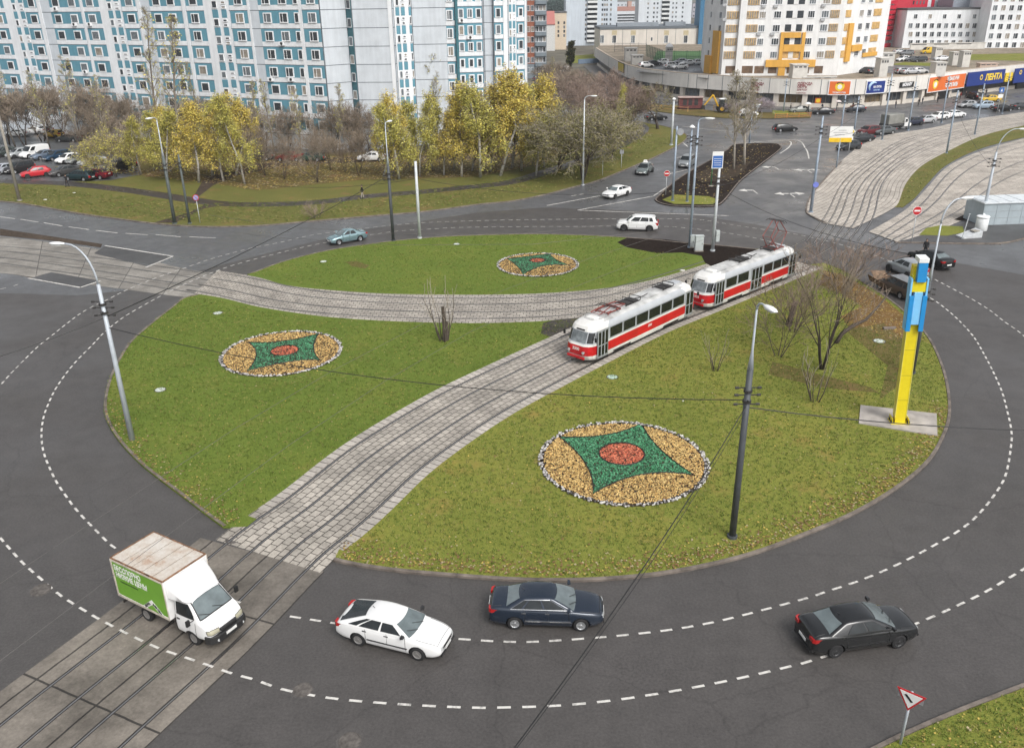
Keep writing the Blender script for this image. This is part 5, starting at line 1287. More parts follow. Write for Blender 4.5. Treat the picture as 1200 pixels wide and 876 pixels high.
# plates live in the local xz plane, facing -y
def plate(t,poly,z,m,nm,y=-.06,th=.012,par=None):
    g=MB(); g.prism(poly,-th,th,0,Matrix(((1,0,0,0),(0,0,1,y),(0,1,0,z),(0,0,0,1)))); return g.build(nm,m,par or t)
def circ(r,n=24): return [(r*math.cos(2*math.pi*k/n),r*math.sin(2*math.pi*k/n)) for k in range(n)]
t=signpost((1055,871),.045,2.35,'white triangle sign with red border and black sloping bar at the lower right kerb',z=.1,rz=R(-38),m=PST)
tri=lambda s:[(-.46*s,.27*s),(.46*s,.27*s),(0,-.53*s)]
a=plate(t,tri(1),2.1,SR,'sign_plate'); plate(t,tri(.78),2.1,SW,'sign_face',-.078,.006,a); plate(t,[(-.20,.10),(-.13,.14),(.10,-.10),(.04,-.14)],2.1,SBK,'symbol',-.09,.005,a)
g=MB(); g.box(-.4,.4,-.045,-.03,2.0,2.25); g.build('sign_bracket',SBACK,t)
def noentry(base,h,label,rz=0,z=0.0,r=.36):
    t=signpost(base,.04,h,label,z=z,rz=rz); a=plate(t,circ(r),h-.3,SR,'sign_plate'); plate(t,circ(r*1.1),h-.3,SW,'sign_rim',-.045,.004,a); plate(t,[(-r*.72,-.08),(r*.72,-.08),(r*.72,.08),(-r*.72,.08)],h-.3,SW,'bar',-.078,.006,a)
noentry((780,229),3.1,'round red no entry sign at the near left tip of the soil island')
noentry((1068,284),3.6,'round red no entry sign between the tram yard tracks and the black saloon',z=.02,r=.42)
t=signpost((234.5,261),.04,3.2,'round blue and red no parking sign right of the two green grey poles',z=.09); a=plate(t,circ(.36),2.95,SR,'sign_plate'); plate(t,circ(.29),2.95,mat('sign_blue_pale',(.30,.36,.62),.4),'sign_face',-.078,.005,a); plate(t,[(-.22,.18),(-.18,.22),(.22,-.18),(.18,-.22)],2.95,SR,'bar',-.088,.004,a)
t=signpost((728,197),.04,2.7,'small pale sign seen from behind on the grass bank above the white saloon',z=.09); plate(t,[(-.3,-.3),(.3,-.3),(.3,.3),(-.3,.3)],2.4,SBACK,'sign_plate')
t=signpost((706,206),.03,2.2,'thin bare stake on the grass bank left of the small sign','stake','stake',z=.09)
t=signpost((994,182),.05,3.6,'yellow diamond priority sign by the tram yard edge'); d=lambda s:[(0,s),(s,0),(0,-s),(-s,0)]; a=plate(t,d(.62),4.05-.4,SW,'sign_plate'); plate(t,d(.46),3.65,SY,'sign_face',-.078,.006,a); plate(t,[(-.36,-.3),(.36,-.3),(.36,.3),(-.36,.3)],2.65,SW,'lower_plate')
t=signpost((951,249),.03,3.6,'small round blue sign on the tram yard corner pole'); plate(t,circ(.33),3.3,mat('sign_violet',(.18,.22,.62),.4),'sign_plate',-.25)
t=signpost((1168,134),.04,5.2,'blue and white crossing sign on the street by the taxi'); plate(t,[(-.5,-.5),(.5,-.5),(.5,.5),(-.5,.5)],4.8,SB,'sign_plate'); plate(t,[(-.2,-.3),(.2,-.3),(0,.3)],4.8,SW,'symbol',-.08,.006); plate(t,[(-.5,-.35),(.5,-.35),(.5,.35),(-.5,.35)],3.6,SW,'lower_plate')
t=signpost((886,142),.04,3.2,'grey sign post at the back of the soil island'); plate(t,circ(.4),2.9,SBACK,'sign_plate')
# blue and white stop board on green post
t=signpost((833,219),.06,4.6,'blue board with white header on a green post on the soil island','info_board','information board',None,mat('post_green',(.02,.16,.06),.5)); a=plate(t,[(-.12,-1.05),(1.35,-1.05),(1.35,1.15),(-.12,1.15)],3.5,SW,'board'); plate(t,[(-.02,-.95),(1.25,-.95),(1.25,.6),(-.02,.6)],3.5,SB,'blue_panel',-.078,.006,a)
for k_ in range(4): plate(t,[(.12,0),(1.1,0),(1.1,.06),(.12,.06)],2.85+k_*.28,SW,'text_line',-.088,.003,a)
g=MB(); g.disc((0,0,.08),(0,0,1),.35,.18,12); g.build('foot',PCO,t)
# white and yellow board at the yard edge
t=signpost((980,197),.10,4.3,'large white and yellow notice board on a post at the tram yard edge','notice_board','notice board',None,PBL,rz=R(-6))
a=plate(t,[(-1.6,-.95),(1.6,-.95),(1.6,1.25),(-1.6,1.25)],4.7,SW,'board'); plate(t,[(-1.6,-.97),(1.6,-.97),(1.6,-.36),(-1.6,-.36)],4.7,mat('board_yellow',(.78,.50,.02),.45),'yellow_panel',-.080,.008,a)
for k_,(w0,w1) in enumerate(((-.9,.5),(-1.1,.9),(-.4,.7))): plate(t,[(w0,0),(w1,0),(w1,.08),(w0,.08)],4.75+.3*k_,mat('ink_grey',(.35,.35,.36),.6),'text_line',-.082,.004,a)
g=MB(); g.box(-1.5,1.5,-.03,.05,3.95,4.05); g.box(-1.5,1.5,-.03,.05,5.3,5.4); g.build('board_frame',PBL,t)
# ------------------------------------------------------------------ cabinets on the soil bed
def cabinet(px,py,w,d,h,label,z=.1,m=None,rz=0):
    p=at(px,py,z); t=thing('utility_cabinet',label,'cabinet',(p.x,p.y,z),rz,'grey utility cabinets'); mm=m or mat('cabinet_grey',(.48,.52,.51),.5,var=.08)
    g=MB(); g.box(-w/2,w/2,-d/2,d/2,.12,h); g.build('housing',mm,t,bevel=.02); g=MB(); g.box(-w/2-.03,w/2+.03,-d/2-.03,d/2+.03,-.1,.12); g.build('plinth',PCO,t)
    g=MB(); g.box(-w/2+.06,w/2-.06,-d/2-.012,-d/2,.2,h-.1); dr=g.build('door',mm,t); g=MB(); g.box(w/2-.16,w/2-.12,-d/2-.03,-d/2-.012,h*.45,h*.58); g.build('handle',RACK,dr)
    g=MB(); g.box(-w/2-.04,w/2+.04,-d/2-.04,d/2+.04,h,h+.05); g.build('lid',mm,t)
cabinet(818.5,294,.8,.5,1.55,'large grey cabinet standing on the dark soil bed between two poles')
cabinet(810.5,290,.42,.4,1.25,'small grey cabinet leaning against the tall lamp post on the dark soil bed')
p_=P['j']; g=MB(); g.box(.18,.55,-.25,.2,1.0,2.1); g.build('switch_box',mat('cabinet_grey',(.48,.52,.51),.5),p_,bevel=.02)
# ------------------------------------------------------------------ yellow and blue pylon
b=at(1053,495,.1); hp=height(1053,495,300,.1)-.1
t=thing('advertising_pylon','tall leaning yellow pylon with stacked blue panels on a concrete slab','pylon',(b.x,b.y,.1),R(-9)); t.rotation_euler.y=R(-2.6)
YL=mat('pylon_yellow',(.74,.60,.015),.45,var=.06); PB1=mat('pylon_blue',(.02,.26,.60),.4,var=.06); PB2=mat('pylon_pale_blue',(.22,.55,.86),.4,var=.05); PW=mat('pylon_white',(.78,.80,.80),.45)
q=W([(1008,477),(1097,487),(1098,513),(1006,498)],0); 
g=MB(); g.prism([(p.x-b.x,p.y-b.y) for p in q],-.05,.07); sl=bpy.data.objects.new('concrete_slab',g.mesh('concrete_slab',mat('slab_concrete',(.36,.33,.30),.8,var=.3,scale=1.0,bump=.2))); COL.objects.link(sl); sl.location=(b.x,b.y,.098); tag(sl,'pale rectangular concrete slab in the grass under the yellow pylon','slab')
hc=hp*.62
g=MB(); g.box(-.29,.29,-.24,.24,.0,hc); g.build('column',YL,t,bevel=.015)
g=MB(); g.box(-.55,.55,-.40,.40,.06,.12); fp=g.build('foot_plate',YL,t,bevel=.01)
for sx in (-1,1):
    for yy in (-.25,.15):
        g=MB(); g.box(sx*.46-.07,sx*.46+.07,yy-.09,yy+.09,.12,.26); g.build('anchor',SBK,fp)
    g=MB(); g.box(sx*.46-.015,sx*.46+.015,-.36,.36,.121,.42); g.build('gusset',YL,fp)
for sx in (-1,1):
    g=MB(); g.box(sx*.305-.018,sx*.305+.018,-.26,.26,.45,hc-.1); g.build('column_flange',mat('pylon_yellow_pale',(.70,.62,.12),.45),t)
for k_ in range(1,4):
    g=MB(); g.box(-.295,.295,-.245,.245,hc*k_/4-.012,hc*k_/4+.012); g.build('column_joint',mat('pylon_joint',(.30,.24,.02),.6),t)
# long side panels (pale), front blue fins, pale centre
z1,z2=hc-.35,hp*.885
for sx in (-1,1):
    g=MB(); g.box(sx*.42-.05,sx*.42+.05,-.42,.15,z1,z2+.0); g.build('side_panel',PB2 if sx<0 else PB2,t,bevel=.01)
    g=MB(); g.box(sx*.345-.125,sx*.345+.125,-.52,-.422,z1,z1+2.1); g.build('front_fin',PB1,t,bevel=.01)
g=MB(); g.box(-.215,.215,-.48,.12,z1+.4,z1+2.3); g.build('centre_panel',PB2,t,bevel=.01)
g=MB(); g.box(-.365,.365,-.38,.12,z1+2.3,z1+2.9); g.build('yellow_shelf',YL,t,bevel=.01)
g=MB(); g.box(-.36,.24,-.2,.3,z1+2.9,hp*.95); g.build('yellow_core',YL,t,bevel=.01)
g=MB(); g.box(-.20,.28,-.52,-.2,z1+2.9,hp-.25); g.build('top_panel',PB1,t,bevel=.01)
g=MB(); g.box(-.22,.30,-.54,.3,hp-.25,hp); g.build('top_cap',PW,t,bevel=.01)
# ------------------------------------------------------------------ shed, tank, wedge block at the tram yard
def wm(px,py,z=.07): return at(px,py,z)
a=wm(1149,264); c=wm(1207,262); dv=(c-a); L_=dv.length; ang=math.atan2(dv.y,dv.x)
t=thing('metal_shed','grey blue flat-roofed metal shed at the tram yard, right edge of the photo','shed',(a.x,a.y,.07),ang); SM=mat('shed_metal',(.38,.44,.47),.5,.1,var=.1,scale=.8)
g=MB(); g.box(0,L_+1.5,0,3.4,0,2.35); g.build('wall',SM,t); g=MB(); g.box(-.12,L_+1.62,-.14,3.5,2.35,2.50); g.build('roof',mat('shed_roof',(.62,.66,.68),.5,var=.1),t,bevel=.02)
for k_ in range(4):
    g=MB(); g.box(.05+k_*1.45,.10+k_*1.45,-.03,.0,0,2.35); g.build('wall_rib',SM,t)
    g=MB(); g.box(.05+k_*1.45,.12+k_*1.45,-.1,3.4,2.50,2.54); g.build('roof_seam',mat('shed_roof',(.62,.66,.68),.5),t)
for k_ in range(2):
    g=MB(); g.box(.02,L_+1.4,-.02,.0,.75+.75*k_,.78+.75*k_); g.build('wall_seam',SBACK,t)
p=wm(1149,270); t=thing('water_tank','white round tank with lid in front of the grey shed','tank',(p.x,p.y,.07)); g=MB(); g.lathe([(.55,0),(.62,.1),(.62,1.35),(.55,1.45)],(0,0,0),1,18); g.build('barrel',PW,t,True); g=MB(); g.lathe([(.66,1.45),(.68,1.52),(.60,1.60),(.1,1.66)],(0,0,0),1,18); g.build('lid',PW,t,True); g=MB(); g.disc((0,0,1.75),(0,0,1),.12,.2,10); g.build('cap',PW,t)
p=wm(1136,278); t=thing('concrete_wedge','pale concrete wedge block lying left of the white tank','block',(p.x,p.y,.07),R(12)); g=MB(); g.add([(-1.1,-.5,0),(1.1,-.5,0),(1.1,.7,0),(-1.1,.7,0),(1.1,-.5,.7),(1.1,.7,.8),(-1.1,-.5,.12),(-1.1,.7,.15)],[(3,2,1,0),(0,1,4,6),(1,2,5,4),(2,3,7,5),(3,0,6,7),(6,4,5,7)]); g.build('block',mat('concrete_pale',(.52,.54,.55),.7,var=.15),t,bevel=.03); g=MB(); g.box(.2,.9,-.3,.4,.62,.70); g.build('cap_stone',PCO,t)
p=wm(1127,280); t=thing('leaning_stake','thin pale stake leaning in the ground left of the concrete wedge','stake',(p.x,p.y,.07)); g=MB(); g.tube([(0,0,-.2),(.35,.1,2.6)],.05,6); g.build('post',PWH,t); g=MB(); g.disc((.35,.1,2.6),(0,0,1),.08,.06,8); g.build('cap',PWH,t)
# kerb stone pieces and litter on the right lawn
p=at(1042,385.5,.1); o=MB(); o.box(-.5,.5,-.12,.12,0,.18); o=o.build('loose_kerbstone',KERB,None,False,(p.x,p.y,.1),R(5),.02); tag(o,'loose grey kerb stone lying on the leafy ground by the pylon','kerb stone')
# ------------------------------------------------------------------ overhead wires
WIR=mat('wire_black',(.012,.012,.013),.6); WIRL=mat('wire_copper',(.16,.15,.14),.4,.6)
def hp_(k,f=.9):
    o=P[k]; return Vector((o.location.x,o.location.y,o.location.z+o['_h']*f))
def wire(a,b,sag,r,label,m=WIR,group='overhead wires'):
    a,b=Vector(a),Vector(b); pts=[]
    n=14
    for i in range(n+1):
        u=i/n; q=a.lerp(b,u); q.z-=sag*4*u*(1-u); pts.append(q-a)
    o=MB(); o.tube(pts,r,4); o=o.build('overhead_wire',m,None,False,a); tag(o,label,'wire',group); return o
L0=hp_('left',.80); A0=hp_('a',.58); M0=hp_('mid',.63)
wire(L0,A0,.35,.028,'black span wire from the left lamp post to the dark post behind the lawn')
ex=at_y(-60,420,L0.y-2); wire(L0,at(-140,455,6.5),.3,.028,'black span wire from the left lamp post out of the left picture edge')
wire(L0+Vector((0,0,-.6)),M0,1.1,.022,'black span wire from the left lamp post across both lawns to the dark lamp post')
wire(M0+Vector((0,0,-.35)),at(1330,505,6.2),.35,.026,'black span wire from the dark lamp post out of the right picture edge')
wire(M0+Vector((0,0,-.25)),at(520,985,7.4),.6,.020,'thick black wire from the dark lamp post toward the bottom picture edge')
wire(M0+Vector((0,0,-.55)),at(540,960,7.2),.7,.011,'thin black wire beside the thick one toward the bottom picture edge')
# contact wires over the four tracks
for k_,(off,lb) in enumerate(((1.64,'copper contact wire over the left main track'),(-1.64,'copper contact wire over the right main track'))):
    Pth=offset(MAIN,off); pts=[Vector((p.x,p.y,5.9)) for p in Pth[::12]]
    o=MB(); o.tube(pts,.011,4); tag(o.build('contact_wire',WIRL),lb,'wire','contact wires')
_bm=smoothline(_mid,.8)
for off,lb in ((1.7,'copper contact wire over the far branch track'),(-1.7,'copper contact wire over the near branch track')):
    pts=[Vector((p.x,p.y,5.9)) for p in offset(_bm,off)[::8]]; o=MB(); o.tube(pts,.011,4); tag(o.build('contact_wire',WIRL),lb,'wire','contact wires')
for a_,b_,sag,lb in (('b','j',1.2,'thin span wire from the pale post to the steel tram pole by the cabinets'),('j','m',.6,'span wire from the steel tram pole to the tram yard corner pole'),('m','n',.5,'span wire from the yard corner pole to the pole by the tarpaulin truck'),('m','q',.6,'span wire across the yard from the corner pole to the median pole'),('q','p',.4,'span wire from the median pole to the pole by the white estate car'),('r','s',.4,'span wire between the two poles below the blue supermarket sign'),('i','h',.2,'short wire between the lamp posts of the soil island'),('d','b',1.4,'long thin wire from the bank pole to the pale post of the upper lawn'),('c','e',1.2,'long thin wire from the bank lamp post to the concrete utility pole'),('w','q',.8,'span wire from the shed lamp post to the median pole'),('x','j',.9,'span wire from the pylon lamp post to the steel tram pole')):
    wire(hp_(a_,.78),hp_(b_,.78),sag,.02,lb)
for k_,(a_,b_) in enumerate((((930,285),(1052,222)),((945,292),(1075,228)))):
    pass
# ------------------------------------------------------------------ buildings
class Fac:
    def __init__(s,A,B):
        s.A=Vector((A[0],A[1],0)); s.B=Vector((B[0],B[1],0)); s.d=(s.B-s.A).normalized(); s.L=(s.B-s.A).length
        s.i=Vector((-s.d.y,s.d.x,0)); s.ang=math.atan2(s.d.y,s.d.x)
        s.T=Matrix(((s.d.x,s.i.x,0,s.A.x),(s.d.y,s.i.y,0,s.A.y),(0,0,1,0),(0,0,0,1)))
    def hit(s,px,py):
        d=_f0+_cr*((px-600)/CF)+_cu*((438-py)/CF); t=(s.A-CAMP).dot(s.i)/d.dot(s.i); p=CAMP+d*t
        return (p-s.A).dot(s.d),p.z
    def s(s_,px,py): return s_.hit(px,py)[0]
def atZ(px,py,Z):
    d=_f0+_cr*((px-600)/CF)+_cu*((438-py)/CF); p=CAMP+d*Z; return (p.x,p.y)
WFR=mat('window_frame_white',(.80,.81,.82),.5,var=.06); WG=[mat('window_dark',(.05,.058,.066),.1,var=.3,spec=.6),mat('window_grey',(.15,.17,.185),.12,var=.3,spec=.6),mat('window_curtain',(.28,.25,.21),.3,var=.4,scale=1.5,spec=.5)]
WINS={}
class Bld:
    def __init__(s,name,label,cat,loc,group=None):
        s.t=thing(name,label,cat,(loc[0],loc[1],0),0,group); s.o=Vector((loc[0],loc[1],0)); s.w=[]
    def part(s,mb,nm,m,smooth=False):
        o=mb.build(nm,m,s.t,smooth); o.location=-s.o; return o
    def win(s,f,sx,z,w,h,kind='two'): s.w.append((f,sx,z,w,h,kind))
    def finish(s,r,maxp=100,fr=WFR,frame=True):
        def vis(a):
            f,sx,z,w,h,k=a; p=f.T@Vector((sx,0,z)); q=proj(p)
            inn=-10<q[0]<1210 and -6<q[1]<170
            return (0 if inn else 1,(p-CAMP).length+abs(q[1]-40)*.3)
        s.w.sort(key=vis); rest=MB()
        for n,(f,sx,z,w,h,k) in enumerate(s.w):
            gi=r.choices((0,1,2),(.5,.32,.18))[0]
            if n<maxp:
                key=(round(w,1),round(h,1),k,gi,fr.name)
                if key not in WINS:
                    a=MB(); b=MB(); fw=.10 if k!='thin' else .08
                    if frame:
                        a.box(-w/2,-w/2+fw,-.07,.02,-h/2,h/2); a.box(w/2-fw,w/2,-.07,.02,-h/2,h/2); a.box(-w/2+fw,w/2-fw,-.07,.02,-h/2,-h/2+fw); a.box(-w/2+fw,w/2-fw,-.07,.02,h/2-fw,h/2)
                        if k=='two': a.box(-w*.14,-w*.14+.07,-.065,.02,-h/2+fw,h/2-fw)
                        if k=='three':
                            for q in (-.18,.18): a.box(w*q-.035,w*q+.035,-.065,.02,-h/2+fw,h/2-fw)
                        a.box(-w/2-.04,w/2+.04,-.13,-.072,-h/2-.02,-h/2+.05)
                    b.box(-w/2+fw*.5,w/2-fw*.5,-.03,.0,-h/2+fw*.5,h/2-fw*.5)
                    WINS[key]=(a.mesh('window',fr) if frame else None,b.mesh('pane',WG[gi]))
                fm,pm=WINS[key]; p=f.T@Vector((sx,0,z))-s.o
                if fm: o=place(fm,'window',s.t,p,f.ang); place(pm,'pane',o)
                else: place(pm,'window',s.t,p,f.ang)
            else:
                T=f.T@Matrix.Translation((sx,0,z))
                if frame: rest.box(-w/2,w/2,-.05,.02,-h/2,h/2,0,T)
                rest.box(-w/2+.14,w/2-.14,-.056,-.052,-h/2+.14,h/2-.14,1+gi,T)
        if rest.v: s.part(rest,'windows',[fr]+WG)['kind']='stuff'
RB=random.Random(21)
# ---- large blue and white panel block on the left
def panelmat(name,c,sc=.6):
    m=bpy.data.materials.new(name); k=N(m); p=k.pos(); n=k.noise(p,sc,4,.6)
    mp=k.n('Mapping'); mp.inputs['Scale'].default_value=(1.5,1.5,.12); k.l(p,mp.inputs[0]); st=k.noise(mp.outputs[0],1.2,5,.6)
    c1=k.ramp(n,[(.3,tuple(q*.86 for q in c)),(.7,tuple(min(1,q*1.07) for q in c))]); k.l(k.mix(.4,c1,k.ramp(st,[(.3,tuple(q*.75 for q in c)),(.7,tuple(min(1,q*1.1) for q in c))])),k.b.inputs['Base Color']); k.b.inputs['Roughness'].default_value=.75; return m
PNL=panelmat('panel_grey_white',(.60,.64,.68)); PNW=panelmat('panel_white',(.80,.82,.84)); PNB=panelmat('panel_blue',(.12,.295,.375),.8); PNS=mat('panel_seam',(.13,.15,.17),.8); PNT=panelmat('panel_teal',(.05,.16,.19)); 
A1=atZ(-70,45,175); 
p0=Vector(atZ(-40,45,170.5)); p1=Vector(atZ(377.3,41,137.6))
front=[tuple(p0),tuple(p1),atZ(408,41,140.5),atZ(414,41,139.2),atZ(461,41,138.6),atZ(463,41,140.5),atZ(483.3,41,142.3),atZ(534,41,142.6),atZ(535.5,41,154.5),atZ(566,41,155.5),atZ(567,41,157),atZ(578,41,157),atZ(579,41,156.2),atZ(595,41,157),atZ(596,41,158.3),atZ(616.7,41,160.5)]
FZ=2.8
F1=Fac(front[0],front[1]); _,zr=F1.hit(298,33.8); Z00=zr%FZ
NFLOOR=16; ZT=Z00+FZ*NFLOOR
B1=Bld('apartment_block','long blue and white panel apartment block with many windows behind the left trees','apartment building',front[8])
back=[(x+ (3 if i<8 else 6),y+15) for i,(x,y) in enumerate(front)]
back=[(front[0][0]+5,front[0][1]+16),(front[1][0]+2,front[1][1]+15),(front[7][0]+2,front[7][1]+22),(front[-1][0]+.5,front[-1][1]+14)]
w=MB(); w.prism(list(front)+back[::-1],0,ZT); B1.part(w,'wall',PNL)
w=MB(); w.prism([(x,y) for x,y in front]+back[::-1],ZT+.01,ZT+.9); B1.part(w,'parapet',PNT)
blue=MB(); white=MB(); seam=MB(); teal=MB()
def bx(mb,f,s0,s1,z0,z1,e): mb.box(s0,s1,-e,.0,z0,z1,0,f.T)
facs=[Fac(a,b) for a,b in zip(front,front[1:])]
for f in facs:
    for n in range(NFLOOR+1): bx(seam,f,0,f.L,Z00+FZ*n-.05,Z00+FZ*n+.05,.015)
    for sx in (0.06,f.L-.06): bx(seam,f,sx-.06,sx+.06,0,ZT,.02)
def bay(f,x0,x1,centres,wpx=10.2,row=41):
    a,b=f.s(x0,row),f.s(x1,row)
    for n in range(NFLOOR):
        z=Z00+FZ*n
        bx(white,f,a,b,z+.06,z+.80,.05); bx(blue,f,a,b,z+.80,z+FZ-.06,.04)
        for c in centres:
            cx=f.s(c[0],row); ww=(f.s(c[0]+c[1]/2,row)-f.s(c[0]-c[1]/2,row))
            bx(white,f,cx-ww/2-.13,cx+ww/2+.13,z+.80,z+FZ-.36,.075)
            B1.win(Foff(f,.075),cx,z+.80+.85,ww*1.06,1.48,'two' if c[1]>5 else 'thin')
_fo={}
def Foff(f,e):
    k=(id(f),e)
    if k not in _fo:
        o=-f.i*e; _fo[k]=Fac((f.A.x+o.x,f.A.y+o.y),(f.B.x+o.x,f.B.y+o.y))
    return _fo[k]
def whitecol(f,x0,x1,row=41,e=.09):
    a,b=f.s(x0,row),f.s(x1,row); bx(white,f,a,b,0,ZT,e)
def stair(f,cols,row=41,x0=None,x1=None):
    if x0 is not None: whitecol(f,x0,x1,row,.03)
    for j,(c0,c1) in enumerate(cols):
        a,b=f.s(c0,row),f.s(c1,row)
        for n in range(NFLOOR):
            z=Z00+FZ*n+ .35
            bx(blue,f,a,b,z+1.35,z+2.62,.07)
            if j%2==0: B1.win(Foff(f,.05),(a+b)/2,z+.62,(b-a)*.85,1.15,'thin')
            else:
                for zz in (.20,.92): B1.win(Foff(f,.05),(a+b)/2,z+zz,(b-a)*.8,.42,'thin')
f=facs[0]
# module repeats from the pixel edges of the photo
bay(f,-8,12.3,[(4.7,6.5)]); stair(f,[(22.2,26.3),(30.3,35)],41,12.3,36); bay(f,36,50,[(45,7)]); whitecol(f,51.3,55)
bay(f,65.5,100,[(73,7.2),(91.6,7.4)]); whitecol(f,101.2,104); bay(f,104.3,122.5,[(112.5,7.6)]); stair(f,[(132.3,137.4),(140.5,146)],41,122.7,147.5)
bay(f,148.7,165,[(158,8)]); whitecol(f,166.8,170.6); bay(f,181.3,217.5,[(189.5,7.8),(206,8)]); whitecol(f,218.5,222); bay(f,223.3,243,[(232,8.2)]); stair(f,[(252.8,259.5),(263.5,269.4)],41,243.3,272)
bay(f,273.4,293.3,[(284,8.6)]); whitecol(f,294,296.5); bay(f,306.7,352.6,[(316,8.6),(335,8.6),(350.2,4.6)]); whitecol(f,353,356.3); bay(f,357,376.7,[(368,8.8)])
bay(f,-40,-24,[(-32,7)])
f=facs[2]
for n in range(NFLOOR):
    bx(teal,f,0,f.L,Z00+FZ*n+1.5,Z00+FZ*n+2.8,.03); B1.win(Foff(f,.03),f.L*.5,Z00+FZ*n+.75,f.L*.75,1.35,'thin')
for (x0,x1) in ((0,.28),(f.L-.28,f.L)): bx(teal,f,x0,x1,0,ZT,.06)
whitecol(facs[3],456.3,460.8)
f=facs[5]; stair(f,[(464.9,469.3),(471.4,475.8),(480.2,483)],41,463.3,483.1)
f=facs[6]; bay(f,523.3,533.4,[(527.6,6)])
f=facs[8]; bay(f,537,565.3,[(540.8,5),(551.3,5.2),(561.2,5)]); bx(teal,f,.0,.25,0,ZT,.12)
f=facs[12]; bay(f,579.4,589.6,[(584,5)]); whitecol(f,590,594.8)
f=facs[14]; stair(f,[(596.6,599.4),(601,603.8)],41,596.2,604.6); bay(f,605.4,614.3,[(610,4.6)]); whitecol(f,614.8,616.6)
B1.part(blue,'blue_panels',PNB)['kind']='stuff'; B1.part(white,'white_panels',PNW)['kind']='stuff'; B1.part(seam,'panel_seams',PNS)['kind']='stuff'; B1.part(teal,'teal_panels',PNT)['kind']='stuff'
B1.finish(RB)
# drain pipe and air conditioners
g=MB(); p=Vector((*atZ(535,41,142.2),0)); g.tube([p,p+Vector((0,0,ZT))],.16,6); B1.part(g,'drain_pipe',PNT)
for (px,py,fi) in ((66,10.5,0),(88,28.5,0),(106,28.5,0),(101,84,0),(331,51,0),(318,93,0),(342,93,0),(540,24,8),(550,44,8)):
    f=facs[fi]; s_,z=f.hit(px,py); g=MB(); g.box(s_-.45,s_+.45,-.45,-.08,z-.3,z+.3,0,f.T); g.disc(f.T@Vector((s_+.1,-.46,z)),f.i,.24,.03,12,1); B1.part(g,'air_conditioner',[WFR,RACK])
# ---- generic block with a regular grid of windows
def block(name,label,cat,A,B,depth,z0,z1,wallm,cols,rows,ww,wh,kind='two',roofm=None,group=None,fr=WFR,frame=True,maxp=100,roofh=.6):
    f=Fac(A,B); b=Bld(name,label,cat,A,group); w=MB(); w.box(0,f.L,0,depth,z0,z1,0,f.T); b.part(w,'wall',wallm)
    w=MB(); w.box(-.15,f.L+.15,-.15,depth+.15,z1+.003,z1+roofh,0,f.T); b.part(w,'roof',roofm or mat('roof_dark_grey',(.10,.105,.11),.8))
    for z in rows:
        for c in cols: b.win(f,c,z,ww,wh,kind)
    b.f=f; return b
# brick and grey tower behind the block's right end
A=atZ(616.9,41,262); Bp=atZ(626.3,41,262); Cp=atZ(640.5,41,262)
f=Fac(A,Bp); f2=Fac(Bp,Cp); b=Bld('brick_tower','narrow red brick and grey tower at the right end of the blue white block','apartment building',A)
BRK=panelmat('brick_red',(.33,.115,.065),2); GRB=panelmat('balcony_grey',(.22,.26,.29))
z0=f2.hit(633,9.5)[1]; fh=(z0-f2.hit(633,82)[1])/6.0
w=MB(); w.box(0,f.L,0,14,f.hit(620,75)[1],z0+20,0,f.T); b.part(w,'brick_wall',BRK)
w=MB(); w.box(0,f.L,-.05,14,0,f.hit(620,75)[1],0,f.T); b.part(w,'base_wall',GRB)
w=MB(); w.box(.02,f2.L,0,14,0,z0+20,0,f2.T); b.part(w,'grey_wall',GRB)
w=MB(); w.box(-.2,f2.L+f.L,-.2,14.2,z0+20.01,z0+20.8,0,f.T); b.part(w,'roof',mat('roof_dark_grey',(.10,.105,.11),.8))
for n in range(-6,7):
    z=z0+fh*n
    if z<1: continue
    for c in (.22,.75): b.win(f,f.L*c,z,1.0,1.6,'thin')
    g=MB(); g.box(.3,f2.L-.1,-1.0,-.0,z-1.9,z-.75,0,f2.T); b.part(g,'balcony',GRB)
    for c in (.2,.5,.8): b.win(Foff(f2,.1),f2.L*c,z,1.1,1.5,'two')
b.finish(RB)
# ---- distant towers and blocks
BG='distant buildings beyond the trees'
FARW=panelmat('far_panel',(.56,.62,.68),.2); FARW2=panelmat('far_panel_pale',(.64,.68,.72),.2)
def far(pxl,pxr,ytop,ybot,Z,row=20):
    A=atZ(pxl,row,Z); B=atZ(pxr,row,Z); f=Fac(A,B); return A,B,f.hit((pxl+pxr)/2,ytop)[1],max(0,f.hit((pxl+pxr)/2,ybot)[1]),f
Z=430; A,B,zt_,zb_,f=far(663,723,-25,70,Z)
b=block('tower_block','pale grey tower block with stacked balconies, left of the two','apartment building',A,B,18,0,zt_,FARW,[],[],1,1,roofh=1.0,group=BG); sc=Z/1000.
fh=5.65*sc/1.07
for n in range(-4,16):
    z=b.f.hit(694,51.5)[1]+fh*n
    if z<1: continue
    x0,x1=b.f.s(688,30),b.f.s(699.5,30)
    g=MB(); g.box(x0,x1,-1.4,-.02,z-1.35,z-.25,0,b.f.T); b.part(g,'balcony',mat('balcony_white',(.66,.68,.68),.6))
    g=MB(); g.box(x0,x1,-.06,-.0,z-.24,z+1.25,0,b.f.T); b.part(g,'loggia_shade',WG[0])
    for c in (705.5,708.2,710.8,715.3): b.win(b.f,b.f.s(c,30),z,.9,1.2,'thin')
    b.win(b.f,b.f.s(686.3,30),z,.8,1.3,'thin')
b.finish(RB,100,frame=False)
Z=560; A,B,zt_,zb_,f=far(748,810,-25,60,Z); b=block('tower_block','second pale tower block behind the beige building with a dark roof line','apartment building',A,B,18,0,zt_,FARW2,[],[],1,1,roofh=1.0,group=BG); fh=5.2*Z/1000/1.07
